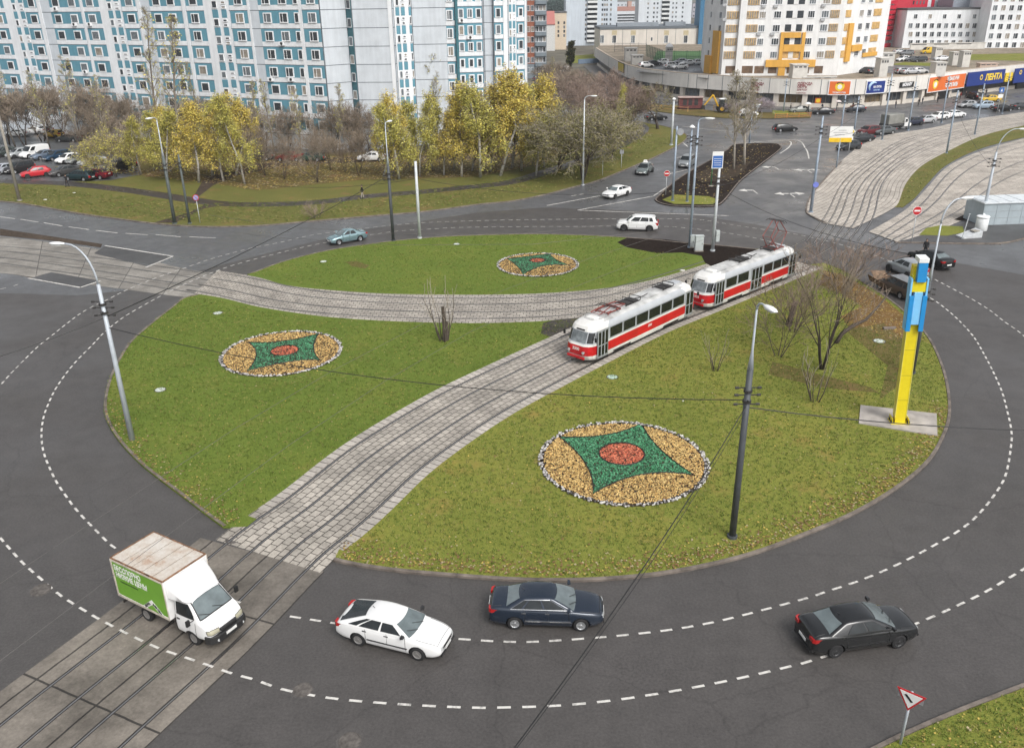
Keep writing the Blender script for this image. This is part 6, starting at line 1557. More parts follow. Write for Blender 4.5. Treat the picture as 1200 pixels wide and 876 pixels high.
for n in range(-4,16):
    z=b.f.hit(780,20)[1]+fh*n
    if z<1: continue
    for c in (759,766,770,788,792,799.5): b.win(b.f,b.f.s(c,20),z,1.1,1.3,'thin')
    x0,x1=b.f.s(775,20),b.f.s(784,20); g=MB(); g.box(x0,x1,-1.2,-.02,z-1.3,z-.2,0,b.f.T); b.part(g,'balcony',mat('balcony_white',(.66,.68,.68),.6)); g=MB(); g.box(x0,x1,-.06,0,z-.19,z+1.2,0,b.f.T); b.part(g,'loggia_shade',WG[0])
b.finish(RB,100,frame=False)
Z=760; A,B,zt_,zb_,f=far(722.5,748.5,13,60,Z); b=block('office_block','far white office with dark window bands and a reddish roof between the two tower blocks','office building',A,B,16,0,zt_,mat('far_white',(.62,.65,.68),.7),[],[],1,1,group=BG,roofm=mat('far_red_roof',(.42,.22,.18),.8),roofh=3.5)
for y in (17.7,21,24.3,27.3):
    z=f.hit(735,y)[1]; g=MB(); g.box(.8,f.L-.8,-.08,0,z-.75,z+.6,0,f.T); b.part(g,'window_band',WG[0])
g=MB(); g.box(f.L*.5,f.L*.66,0,8,zt_+3.5,zt_+8,0,f.T); b.part(g,'roof_house',mat('far_pink',(.50,.32,.26),.8))
Z=400; A,B,zt_,zb_,f=far(637.5,664,15.5,60,Z); b=block('apartment_house','cream apartment house with small windows behind the brick tower','apartment building',A,B,14,0,zt_,mat('far_cream',(.62,.52,.40),.8,var=.08),[f.s(c,35) for c in (640,643,646.6,654.4,661.2)],[f.hit(650,y)[1] for y in (27,32,37,42)],.9,1.3,'thin',group=BG,frame=False)
g=MB(); a0,a1=f.s(636,25),f.s(649.5,25); g.box(a0,a1,-9,-.5,0,f.hit(640,28)[1],0,f.T); b.part(g,'front_wing',mat('far_white2',(.60,.60,.58),.8)); g=MB(); z_=f.hit(640,28)[1]; g.add([f.T@Vector(q) for q in ((a0,-9.3,z_),(a1,-9.3,z_),(a1,-.4,z_+5.5),(a0,-.4,z_+5.5))],[(0,1,2,3)]); g.add([f.T@Vector(q) for q in ((a0,-9.3,z_-.2),(a1,-9.3,z_-.2),(a1,-.4,z_+5.3),(a0,-.4,z_+5.3))],[(3,2,1,0)]); b.part(g,'red_roof',mat('far_roof_red',(.40,.15,.13),.8)); b.finish(RB,100,frame=False)
for (x0,x1,yt,Z,col,lb) in ((722,748,2,1100,(.55,.58,.62),'hazy pale block on the skyline behind the striped office'),(811,832,4,900,(.42,.40,.44),'grey reddish block on the skyline left of the yellow white tower'),(700,722,-8,1300,(.50,.54,.58),'very distant pale block on the skyline beside the left tower'),(1100,1160,-6,520,(.60,.57,.50),'cream block on the skyline above the white office')):
    A,B,zt_,zb_,f=far(x0,x1,yt,60,Z); b=block('distant_block',lb,'building',A,B,14,0,zt_,mat('far_'+str(int(col[0]*1000)),col,.8,var=.1),[f.L*(k+.5)/6 for k in range(6)],[zt_-4-4*k for k in range(4)],1.6,1.8,'thin',group=BG,frame=False); b.finish(RB,100,frame=False)
A,B,zt_,zb_,f=far(820,829,-20,30,330); b=block('blue_block','narrow blue clad block left of the yellow white tower','building',A,B,10,0,zt_,mat('far_blue',(.05,.17,.30),.5),[],[],1,1,group=BG)
# beige hall with dark roof behind the parking deck
Z=335; A,B,zt_,zb_,f=far(703,829,34,75,Z,50); b=block('beige_hall','long beige hall with few tall windows and a dark roof edge behind the green court','hall',A,B,25,0,zt_,panelmat('hall_beige',(.66,.62,.56),.3),[],[],1,1,roofm=mat('hall_roof',(.12,.14,.16),.6),roofh=.9)
for c in (705.5,719.8,741.8,780.6,803.4): b.win(b.f,b.f.s(c,46),b.f.hit(c,46)[1],1.6,2.9,'two')
b.win(b.f,b.f.s(763.7,46),b.f.hit(764,46)[1],.8,1.4,'thin')
for c in (729.5,757.5,770.5,791.5,816): g=MB(); s_=b.f.s(c,46); g.box(s_-.06,s_+.06,-.05,0,0,zt_,0,b.f.T); b.part(g,'wall_joint',PNS)
for c in (719.8,741.8,780.6,803.4): g=MB(); s_=b.f.s(c,46); z_=b.f.hit(c,39)[1]; g.box(s_-1,s_+1,-.04,0,z_-.9,z_+1,0,b.f.T); b.part(g,'wall_panel',mat('hall_yellow',(.50,.43,.28),.8))
for (x0,x1,yy) in ((725,766,30.5),(782,806,30),(765,774,28)): g=MB(); s0,s1=b.f.s(x0,32),b.f.s(x1,32); g.box(s0,s1,5,10,zt_+.9,zt_+2.2,0,b.f.T); b.part(g,'roof_vent',mat('roof_vent_grey',(.28,.31,.34),.6))
b.finish(RB)
# ---- yellow and white tower on the deck
Z=204; YW=panelmat('tower_white',(.80,.80,.79),.4); YY=panelmat('tower_yellow',(.70,.38,.07),.5); LOG=mat('loggia_orange',(.58,.37,.14),.6,var=.3,scale=1.2)
pA,pB,pC,pD=atZ(826,49,214),atZ(848,49,203),atZ(986,49,200),atZ(1037,49,214)
fs=[Fac(pA,pB),Fac(pB,pC),Fac(pC,pD)]; b=Bld('yellow_white_tower','white apartment tower with yellow frames and orange loggias above the shop deck','apartment building',pB)
TOPZ=60; w=MB(); w.prism([pA,pB,pC,pD,(pD[0]-4,pD[1]+22),(pA[0]+4,pA[1]+22)],5.0,TOPZ); b.part(w,'wall',YW)
w=MB(); w.prism([pA,pB,pC,pD,(pD[0]-4,pD[1]+22),(pA[0]+4,pA[1]+22)],TOPZ+.01,TOPZ+1); b.part(w,'roof',mat('roof_dark_grey',(.10,.105,.11),.8))
f=fs[1]; zz=[f.hit(900,y)[1] for y in (1.5,17.3,33,49,64.5)]; fh=(zz[0]-zz[-1])/4; zl=zz[-1]
def loggia(f,x0,x1,z,row=49,glazed=True,m=None):
    a,c=f.s(x0,row),f.s(x1,row); g=MB(); g.box(a,c,-.16,-.0,z-.75,z+.85,0,f.T)
    for k in range(5): g.box(a+(c-a)*(k+.12)/5,a+(c-a)*(k+.80)/5,-.18,-.162,z-.66,z+.76,1,f.T)
    b.part(g,'loggia',[m or LOG,WG[RB.choice((0,2,1)) if not glazed else 2]])
for n in range(0,15):
    z=zl+fh*n
    loggia(f,849.5,863,z); loggia(f,872.5,886,z); loggia(f,969,979.5,z,m=LOG)
    for c,wd in ((890.8,7.6),(908,8.6),(947,8),(963,8.6)): b.win(f,f.s(c,49),z,(f.s(c+wd/2,49)-f.s(c-wd/2,49)),1.55,'three')
    a,c=f.s(918,49),f.s(938,49); g=MB(); g.box(a,c,-.05,-.0,z-.75,z+.8,0,f.T); g.box(a+(c-a)*.36,a+(c-a)*.64,-.12,-.052,z-.75,z+.8,1,f.T); b.part(g,'loggia',[WG[0] if n else LOG,YW])
    f0=fs[0]; 
    for u,wd in ((.25,1.2),(.75,1.6)): b.win(f0,f0.L*u,z,wd,1.5,'two')
    f2=fs[2]
    for u,wd in ((.33,2.0),(.50,2.0)): b.win(f2,f2.L*u+.6,z,wd,1.5,'three')
    g=MB(); g.box(f2.L*.63,f2.L*.80,-.14,0,z-.75,z+.8,0,f2.T); b.part(g,'loggia',LOG); g=MB(); g.box(.3,f2.L*.12,-.14,0,z-.75,z+.8,0,f2.T); b.part(g,'loggia',LOG)
g=MB(); a,c=f.s(864,49),f.s(871.5,49); g.box(a,c,-.9,-.0,5,TOPZ,0,f.T); b.part(g,'white_rib',YW)
def ybox(f,x0,x1,y0,y1,e,nm='yellow_frame'):
    a,c=f.s(x0,(y0+y1)/2),f.s(x1,(y0+y1)/2); z1=f.hit((x0+x1)/2,y0)[1]; z0=f.hit((x0+x1)/2,y1)[1]; g=MB(); g.box(a,c,-e,-.0,max(5.2,z0),z1,0,f.T); b.part(g,nm,YY)
for (x0,x1,y0,y1,e) in ((913.5,917.6,38,70,.5),(938.6,942.4,38,70,.5),(917.7,938.5,38,44.5,.48),(917.7,938.5,52.3,60.5,.48),(897,955,70.1,78.5,.6),(911,919,78.6,95,.5)): ybox(f,x0,x1,y0,y1,e)
ybox(fs[0],836,843.6,36,86,.5); ybox(fs[0],829,836,65,86,.9)
ybox(fs[2],991,996.2,27.5,72,.5); ybox(fs[2],996.3,1008,52.5,60,.5); ybox(fs[2],1010,1026,61.5,66,.4)
for (x0,x1) in ((850,882),(884,895),(900,910),(922,930),(940,948),(954,964)): 
    a,c=f.s(x0,82),f.s(x1,82); g=MB(); g.box(a,c,-.06,0,f.hit(x0,86)[1],f.hit(x0,77.5)[1],0,f.T); b.part(g,'ground_opening',mat('opening_brown',(.16,.10,.06),.6,var=.5,scale=.8))
for (px,py) in ((849,6),(849,23),(895,7.5),(909,7.5),(965,6.5),(964,23),(889,40),(905,40)):
    s_,z=f.hit(px,py); g=MB(); g.box(s_-.45,s_+.45,-.4,-.0,z-.3,z+.3,0,f.T); b.part(g,'air_conditioner',mat('ac_grey',(.42,.43,.44),.5))
b.finish(RB)
# ---- red building, white offices on the right
RED=mat('facade_red',(.52,.02,.045),.5,var=.08); Z=300
A,B,zt_,zb_,f=far(1044,1064,-30,57,Z,30); b=block('red_tower','tall bright red building with gridded side beside the white office','office building',A,B,18,0,zt_,RED,[],[],1,1,roofm=RED)
w=MB(); z_=f.hit(1050,37)[1]; w.box(-.2,f.L+.3,-.35,0,0,z_,0,f.T); b.part(w,'grey_base',mat('facade_pale',(.50,.54,.56),.5,var=.1))
f3=Fac((B[0]+.01,B[1]+3),atZ(1134,10,318)); w=MB(); w.box(0,f3.L,0,10,0,zt_,0,f3.T); b.part(w,'rear_wing',FARW2)
for k,(x0,x1,m) in enumerate(((1066,1086,RED),(1091,1094,RED),(1099,1120,FARW),(1122,1134,RED))):
    w=MB(); w.box(f3.s(x0,6),f3.s(x1,6),-.3,0,0,zt_,0,f3.T); b.part(w,'red_panel' if m is RED else 'blue_panel',m)
for n in range(12):
    z=f3.hit(1100,13)[1]+3.0*n
    for c in (1069,1073,1077,1081,1102,1106,1110,1114,1118): b.win(Foff(f3,.3),f3.s(c,8),z,.9,1.3,'thin')
f4=Fac(atZ(1036,30,296),atZ(1044,30,300))
w=MB(); w.box(0,f4.L,0,6,5,zt_,0,f4.T); b.part(w,'white_edge_wall',YW)
for y in (2,8,14,20,26,32,38,44,52):
    z=f4.hit(1040,y)[1]; g=MB(); g.box(.2,f4.L,-1.0,-.02,z-.8,z+.4,0,f4.T); b.part(g,'red_balcony',RED)
b.finish(RB,100,frame=False)
WHO=panelmat('office_white',(.78,.80,.82),.25); Z=292
A,B,zt_,zb_,f=far(1060,1157,11.5,57,Z,35); b=block('white_office','white four storey office with small square windows behind the deck car park','office building',A,B,20,0,zt_,WHO,[],[],1,1,group='white offices at the top right')
xs=[1067+ (1142-1067)*k/9 for k in range(10)]
for y in (30.3,40.3,50):
    for c in xs: b.win(f,f.s(c,y),f.hit(c,y)[1],1.5,1.7,'two')
for c in (1073,1090,1107,1124,1142): b.win(f,f.s(c,19.5),f.hit(c,19.5)[1],1.3,1.5,'two')
w=MB(); w.box(f.s(1155,30),f.s(1161,30),3,20,0,zt_+.7,0,f.T); b.part(w,'grey_link',mat('link_grey',(.12,.14,.15),.4)); w=MB(); w.box(f.s(1130,5),f.s(1160,5),-.0+8,20,zt_+.61,zt_+4,0,f.T); b.part(w,'roof_house',mat('link_blue_grey',(.28,.31,.36),.5)); b.finish(RB)
A,B,zt_,zb_,f=far(1155.5,1250,-14,57,Z-6,40); b=block('white_office','white office with rows of square windows cut by the right picture edge','office building',A,B,20,0,zt_,WHO,[],[],1,1,group='white offices at the top right')
for j,y in enumerate((-1,9.5,20.5,31.3,42.3,52.8)):
    for k in range(9): c=1167-j*1.7+9.6*k; b.win(f,f.s(c+1,y),f.hit(c,y)[1],1.6,1.8,'two')
b.finish(RB)
# ------------------------------------------------------------------ curved shopping row with roof deck
BASEL=W([(640,60),(697,77),(722,97),(745,107.6),(775,113.3),(805,117.5),(840,120.5),(880,123.8),(920,126),(950,126.8),(1000,127),(1030,125),(1060,122.4),(1090,119),(1125,113.3),(1160,109),(1200,104),(1260,97)])
FL=smoothline(BASEL[1:],1.5); CREAM=panelmat('fascia_cream',(.74,.71,.66),.3); CREAM2=panelmat('base_cream',(.62,.57,.50),.5)
ZB,ZTP,ZD=2.9,6.1,5.4
b=Bld('shopping_row','long curved cream shop building with colourful signs and a parking deck on its roof','shopping centre',(FL[0].x,FL[0].y))
def wall_strip(P,o0,o1,z0,z1):
    g=MB(); n=len(P); a=offset(P,o0); c=offset(P,o1)
    for i in range(n): g.v+=[(a[i].x,a[i].y,z0),(a[i].x,a[i].y,z1),(c[i].x,c[i].y,z1),(c[i].x,c[i].y,z0)]
    for i in range(n-1):
        for k in range(4): g.f.append((i*4+k,i*4+(k+1)%4,i*4+4+(k+1)%4,i*4+4+k)); g.m.append(0)
    g.f+= [(0,1,2,3),((n-1)*4+3,(n-1)*4+2,(n-1)*4+1,(n-1)*4)]; g.m+=[0,0]; return g
b.part(wall_strip(FL,0,.5,ZB,ZTP),'fascia',CREAM); b.part(wall_strip(FL,-.03,.55,ZTP+.003,ZTP+.12),'coping',mat('coping_tan',(.46,.38,.30),.8))
b.part(wall_strip(FL,1.5,1.9,0,ZB+.02),'rear_glazing_wall',mat('shop_dark',(.05,.042,.036),.4,var=.4,scale=.4)); b.part(wall_strip(FL,.75,1.45,0,.95),'stall_riser',CREAM2)
dk=MB(); rear=[at(1330,60),at(1260,58),at(705,61)]
dk.prism([(p.x,p.y) for p in offset(FL,.52)]+[(p.x,p.y) for p in rear],ZD-.4,ZD); DECKM=soil('deck_ground',(.26,.22,.17),.25); b.part(dk,'roof_deck',DECKM)
arc=[0]
for i in range(1,len(FL)): arc.append(arc[-1]+(FL[i]-FL[i-1]).length)
def on_fl(px,py=115):
    "arc length where the sight line through px meets the front line"
    d=_f0+_cr*((px-600)/CF)+_cu*((438-py)/CF); k=d.x/d.y
    best=None
    for i in range(len(FL)-1):
        a,c=FL[i],FL[i+1]; fa=a.x-k*a.y; fc=c.x-k*c.y
        if fa*fc<=0: u=fa/(fa-fc); return arc[i]+u*(arc[i+1]-arc[i])
    return arc[-1]
def pt(s):
    import bisect
    j=min(max(bisect.bisect(arc,s)-1,0),len(FL)-2); return FL[j].lerp(FL[j+1],(s-arc[j])/max(1e-6,arc[j+1]-arc[j]))
# pillars, shop windows with mullions
sx=on_fl(738); e=on_fl(1130); k=0
while sx<e:
    p,q=pt(sx),pt(sx+1.1); f=Fac((p.x,p.y),(q.x,q.y)); g=MB(); g.box(0,1.1,.35,1.45,0,ZB-.005,0,f.T); b.part(g,'pillar',CREAM2)
    p,q=pt(sx+1.1),pt(sx+6.4); f=Fac((p.x,p.y),(q.x,q.y)); g=MB()
    for j in range(4): g.box(f.L*j/4+.08,f.L*(j+1)/4-.08,1.15,1.2,1.0,2.6,0,f.T)
    sw=b.part(g,'shop_window',WG[k%3] if k%3<2 else mat('shop_lit',(.16,.12,.07),.3,var=.6,scale=.8)); g=MB()
    for j in range(5): g.box(f.L*j/4-.05,f.L*j/4+.05,1.1,1.22,.96,2.75,0,f.T)
    g.box(0,f.L,1.1,1.22,2.62,2.8,0,f.T); o=g.build('window_frame',mat('shop_frame',(.20,.18,.16),.5),sw); k+=1; sx+=6.4
# panel joints on the fascia
for px in (712,734,775,805,815,828,845,865,900,924,960,1000,1038,1070,1085):
    s_=on_fl(px); p,q=pt(s_),pt(s_+.4); f=Fac((p.x,p.y),(q.x,q.y)); g=MB(); g.box(0,.12,-.03,.0,ZB,ZTP,0,f.T); b.part(g,'fascia_joint',PNS)
def sign(px0,px1,y0,y1,m,nm='shop_sign',e=.3,frame=None):
    s0,s1=on_fl(px0),on_fl(px1); p,q=pt(s0),pt(s1); f=Fac((p.x,p.y),(q.x,q.y)); xm=(px0+px1)/2
    o_=-f.i*e; f=Fac((f.A.x+o_.x,f.A.y+o_.y),(f.B.x+o_.x,f.B.y+o_.y)); z1=f.hit(xm,y0)[1]; z0=f.hit(xm,y1)[1]
    g=MB(); g.box(0,f.L,0,.25,z0,z1,0,f.T); o=b.part(g,nm,m); o.location=-b.o
    if frame:
        g=MB(); g.box(-.2,f.L+.2,.04,.2,z0-.2,z1+.2,0,f.T); q_=g.build('sign_frame',frame,o)
    return o,f,z0,z1
def stext(o,f,txt,u,z,size,m,bold=.0,sx=1.0,align='CENTER'):
    p=f.T@Vector((f.L*u,-.03,z)); put_text(txt,size,'lettering',m,o,p,-f.i,bold,sx,0,align)
def sdisc(o,f,u,z,r,m,nm='emblem',yoff=-.02,n=24):
    g=MB(); g.disc(f.T@Vector((f.L*u,yoff,z)),f.i,r,.03,n); g.build(nm,m,o)
OR=mat('sign_orange',(.72,.16,.03),.45,var=.05); YEL=mat('sign_gold',(.85,.60,.04),.45,var=.04); BLU=mat('sign_deep_blue',(.012,.035,.20),.4,var=.05); WHT=mat('sign_white_face',(.80,.80,.80),.45,var=.03); MAR=mat('letter_maroon',(.22,.02,.03),.5); BLK=mat('sign_black_face',(.012,.012,.012),.5)
for x0,x1 in ((878,893),(932,951)):
    o,f,z0,z1=sign(x0,x1,96,109,CREAM,'lettering_panel',.06)
    for i,(tx_,sz,bo) in enumerate((('ОДЕЖДА',.80,.03),('ОБУВЬ',.72,.03),('ДЛЯ ВСЕХ',.5,.02),('и аксессуары',.36,.01))):
        stext(o,f,tx_,.04,z1-.42-i*.64,sz,MAR,bo,.85,'LEFT')
o,f,z0,z1=sign(970,994,95.5,110.5,OR,frame=WHT); sdisc(o,f,.5,(z0+z1)/2+.3,.98,YEL); sdisc(o,f,.5,(z0+z1)/2+.2,.5,WHT,'emblem_face',-.05); 
g=MB(); g.tube([f.T@Vector((f.L*.5+.85*math.cos(a),-.06,(z0+z1)/2+.35+.8*math.sin(a))) for a in [R(40+10*k) for k in range(11)]],.13,6); g.build('emblem_arc',mat('emblem_brown',(.16,.06,.02),.5),o)
stext(o,f,'ЗООМАГАЗИН',.5,z0+.32,.42,WHT,.02,.95)
o,f,z0,z1=sign(1013,1033.5,95.5,109,BLU,frame=WHT); g=MB(); g.tube([f.T@Vector((f.L*.36+1.25*math.cos(a),-.05,(z0+z1)/2+.0+1.0*math.sin(a))) for a in [R(60+12*k) for k in range(14)]],[.12+.16*math.sin(math.pi*k/13) for k in range(14)],6); g.build('emblem_arc',mat('emblem_pale_blue',(.45,.62,.80),.4),o)
stext(o,f,'НА ПУТИ',.58,(z0+z1)/2+.0,.62,WHT,.03,.85); stext(o,f,'магазин',.56,(z0+z1)/2-.62,.5,mat('emblem_pale_blue',(.45,.62,.80),.4),.01,.9)
o,f,z0,z1=sign(1051.5,1067,96.5,102.5,BLK); stext(o,f,'МОНАРХ',.5,(z0+z1)/2,.95,WHT,.05,.75)
o,f,z0,z1=sign(1084.5,1125.5,89.5,105.5,OR,frame=WHT); sdisc(o,f,.17,(z0+z1)/2+.1,1.15,YEL); sdisc(o,f,.17,(z0+z1)/2-.1,.62,WHT,'emblem_face',-.05)
g=MB(); g.tube([f.T@Vector((f.L*.17+1.0*math.cos(a),-.06,(z0+z1)/2+.2+.9*math.sin(a))) for a in [R(40+10*k) for k in range(11)]],.14,6); g.build('emblem_arc',mat('emblem_brown',(.16,.06,.02),.5),o)
stext(o,f,'ЗООМАГАЗИН',.64,(z0+z1)/2+.75,1.05,WHT,.06,.75); stext(o,f,'ЧЕТЫРЕ ЛАПЫ',.62,(z0+z1)/2-.65,1.1,WHT,.07,.74)
o,f,z0,z1=sign(1126.5,1168.5,84,100,BLU,e=.7); sdisc(o,f,.36,(z0+z1)/2+.2,.62,YEL); sdisc(o,f,.36,(z0+z1)/2+.2,.36,BLU,'emblem_face',-.05); stext(o,f,'ЛЕНТА',.70,(z0+z1)/2,1.9,YEL,.10,1.15)
o,f,z0,z1=sign(1169,1177,86.5,96.5,YEL,e=.9)
o,f,z0,z1=sign(1177.8,1228,79.5,96,BLU,e=1.2); sdisc(o,f,.12,(z0+z1)/2+.75,.55,YEL); sdisc(o,f,.12,(z0+z1)/2+.75,.3,BLU,'emblem_face',-.05); stext(o,f,'ЛЕНТА',.46,(z0+z1)/2+.6,1.7,YEL,.09,1.15); stext(o,f,'СУПЕРМАРКЕТ',.5,(z0+z1)/2-.95,.9,WHT,.04,.8)
o,f,z0,z1=sign(724,730.5,74,83.5,mat('poster_yellow',(.55,.42,.04),.5),frame=BLK)
for (x0,x1) in ((1100,1112),(1128,1146),(1190,1215)):
    s0,s1=on_fl(x0),on_fl(x1); p,q=pt(s0),pt(s1); f=Fac((p.x,p.y),(q.x,q.y)); g=MB(); g.box(0,f.L,.3,1.0,0,3.0,0,f.T); b.part(g,'entrance',mat('entrance_dark',(.012,.011,.011),.5))
o,f,z0,z1=sign(956,963,115,121,OR,'door_poster',-.7); sdisc(o,f,.5,(z0+z1)/2,.45,YEL)
# pavement, verge in front of the shops
struct(sheet([(p.x,p.y) for p in offset(FL,.9)]+[(p.x,p.y) for p in reversed(offset(FL,-4.2))],.09,'pavement',mat('shop_pavement',(.13,.125,.12),.8,var=.2,scale=.6,world=True),.09))
struct(sheet(W([(745,121),(790,124),(840,131),(900,132),(948,133.5),(950,138.5),(900,139.5),(850,139),(800,135),(770,131),(745,127)]),.094,'verge',GRASSW))
struct(sheet(W([(905,130),(946,130.5),(946,134.5),(905,134.5)]),.10,'verge_grass',GRASS2))
# ------------------------------------------------------------------ things on the roof deck
DZ=ZD
def dbox(px,py,wpx,h,d,label,name='roof_kiosk',cat='kiosk',m=None,roof=None,extra=None,group='cream boxes on the roof deck'):
    p=at(px,py,DZ); a=at(px-wpx/2,py,DZ); c=at(px+wpx/2,py,DZ); w_=(c-a).length; t=thing(name,label,cat,(p.x,p.y,DZ),0,group); mm=m or mat('kiosk_white',(.60,.58,.54),.7,var=.12,scale=.8)
    g=MB(); g.box(-w_/2,w_/2,0,d,0,h); g.build('wall',mm,t,bevel=.03); g=MB(); g.box(-w_/2-.15,w_/2+.15,-.15,d+.15,h,h+.18); g.build('roof',roof or mm,t)
    g=MB()
    for k in range(3): g.box(-w_/2+.3+w_*.3*k,-w_/2+.3+w_*.3*k+w_*.2,-.04,0,h*.80,h*.92)
    g.build('vent_grille',mat('vent_dark',(.10,.10,.10),.7),t); return t
dbox(739.5,72,14,3.6,3,'cream kiosk on the roof deck left of its smaller neighbour, below the beige hall')
dbox(747,76,13,2.4,3,'low cream kiosk on the roof deck beside the parked white cars')
t=dbox(784,73,7.5,4.0,1.8,'slim cream turret with a white cone cap on the roof deck by the green court'); g=MB(); g.lathe([(1.15,0),(.9,.4),(.3,.9),(.05,1.1)],(0,.9,4.2),1,8); g.build('cone_cap',WHT,t)
dbox(937,92,18,2.9,3,'cream box with dark vents right in front of the yellow tower entrance')
dbox(1034,92,10,4.2,3,'cream box at the deck edge above the round blue sign')
dbox(1037,78,21,3.2,3,'wide cream box on the deck left of the parked cars')
dbox(1101,90,13,3.0,3,'cream box at the deck edge above the orange sign')
dbox(1099,70,9,3.2,2.5,'slim cream box in front of the white office, left one')
dbox(1119,77,8,3.2,2.5,'slim cream box with grey roof on the deck beside the yellow digger')
dbox(1131,79,9.5,3.8,2.5,'tall cream box on the deck above the blue supermarket sign')
dbox(1158,82,22,1.4,2.0,'low pinkish wall box at the deck edge above the blue sign',m=mat('kiosk_pink',(.52,.40,.33),.8))
dbox(1110,58,95,1.9,.5,'long low cream wall at the foot of the white office','deck_wall','wall',None,None,None,None)
dbox(960,96,40,.9,.4,'low cream deck wall in front of the yellow tower','deck_wall','wall',None,None,None,None)
# green sports court with mesh fence
q=W([(765,71),(833,72.5),(833,60),(770,60)],DZ); s_=sheet([(p.x,p.y) for p in q],DZ+.02,'sports_court',mat('court_green',(.07,.16,.05),.8,world=True)); struct(s_)
struct(sheet([(p.x,p.y) for p in W([(1040,76),(1098,78),(1098,74),(1060,73)],DZ)],DZ+.02,'deck_grass',GRASS2)); struct(sheet([(p.x,p.y) for p in W([(1100,70),(1230,72),(1230,62),(1130,64)],DZ)],DZ+.02,'deck_grass',GRASS2))
struct(sheet([(p.x,p.y) for p in W([(745,84),(830,92),(835,80),(820,72),(760,74)],DZ)],DZ+.03,'deck_parking',ASPH2)); struct(sheet([(p.x,p.y) for p in W([(990,84),(1100,88),(1100,76),(1000,72)],DZ)],DZ+.015,'deck_parking',ASPH2))
FG=mat('fence_green',(.015,.075,.045),.6)
def fence(pts,h,step,label,m,z=DZ,rails_=3,name='mesh_fence',wires=True):
    P=W(pts,z); t=thing(name,label,'fence',tuple(P[0])); o=P[0]; 
    L=[p-o for p in P]; 
    for a,c in zip(L,L[1:]):
        n=max(1,int((c-a).length/step))
        for k in range(n+1):
            q=a.lerp(c,k/n); g=MB(); g.tube([q,q+Vector((0,0,h))],.06,5); g.build('post',m,t)
        g=MB()
        for j in range(rails_): zz=h*(j+.6)/rails_; g.tube([a+Vector((0,0,zz)),c+Vector((0,0,zz))],.04,4)
        if wires:
            nn=int((c-a).length/.5)
            for k in range(nn): q=a.lerp(c,k/nn); g.tube([q+Vector((0,0,.1)),q+Vector((0,0,h-.05))],.018,3)
        g.build('mesh_panel',m,t)
fence([(757,66),(776,74),(833,75)],3.6,3.0,'green mesh fence round the sports court on the roof deck',FG)
fence([(720,61),(757,62)],3.2,3.0,'thin dark mesh fence in front of the beige hall',mat('fence_dark',(.05,.06,.06),.6))
WOODO=mat('barrier_wood',(.46,.27,.11),.8,var=.4,scale=2)
fence([(744,131),(775,128.5),(806,131)],1.1,2.5,'low wooden barrier on the verge left of the digger',WOODO,.1,2,'wooden_barrier',False)
fence([(836,130),(868,131)],1.3,1.6,'yellowish plank barrier in front of the digger',WOODO,.1,3,'wooden_barrier',False)
fence([(908,139),(950,137)],1.0,2.2,'orange wooden barrier on the verge before the shop windows',mat('barrier_orange',(.48,.20,.05),.7,var=.3),.1,3,'wooden_barrier',False)
# cars on the deck
DC='cars parked on the roof deck'
for (k_,x,y,h_,col,lb) in (('hatch',757,79,10,WHITE,'white hatchback first in the deck row beside the low cream kiosk'),('sedan',766,77,20,(.05,.05,.055),'black saloon in the deck row right of the first white hatchback'),('hatch',776,75.5,200,WHITE,'white hatchback in the deck row left of the slim turret'),('suv',787,80,20,(.60,.61,.61),'pale off-roader at the deck edge below the slim turret'),('sedan',796,81,200,WHITE,'white saloon at the deck edge right of the pale off-roader'),('hatch',797,75,190,(.42,.44,.46),'silver hatchback behind the white saloon on the deck'),('sedan_b',806,76.5,200,WHITE,'white saloon in the deck row near the yellow tower'),('hatch',815,76,200,(.70,.71,.71),'pale hatchback at the right end of the deck row by the yellow tower'),
 ('sedan',1055,63,10,(.50,.52,.53),'silver saloon in the rear deck row below the white office'),('suv',1062,65,190,(.16,.17,.18),'grey off-roader in the rear deck row below the white office'),('hatch',1058,72,200,WHITE,'white hatchback in the middle deck row left of the dark pair'),('sedan',1068,72,190,(.10,.105,.11),'dark grey saloon in the middle of the deck car park'),('estate',1077,72.5,195,(.045,.05,.055),'black estate car at the right of the middle deck row'),('sedan',1103,71.5,185,(.66,.67,.68),'white saloon between two slim cream boxes on the deck'),('hatch',1058,86.5,10,(.30,.31,.32),'grey hatchback in the front deck row above the black sign'),('sedan',1067,87,10,(.52,.53,.55),'silver saloon in the front deck row above the black sign'),('hatch',1077,86.5,10,(.55,.54,.52),'pale hatchback in the front deck row left of a cream box'),('van',1087,63,190,(.65,.42,.03),'yellow van in the rear deck row between two cream boxes'),('sedan',998,76,200,(.07,.08,.09),'dark saloon by the right wing of the yellow tower'),('hatch',998,80,200,WHITE,'white hatchback by the right wing of the yellow tower'),('hatch',1015,86,100,(.04,.04,.045),'black hatchback in the gap left of the wide cream box'),('sedan_b',1022,86,95,(.30,.31,.32),'grey saloon beside the black hatchback on the deck')):
    parked(k_,x,y,h_,col,lb,DC,.2,DZ+.03)
for s in SRC.values():
    for o in list(s.children_recursive)+[s]: bpy.data.objects.remove(o)
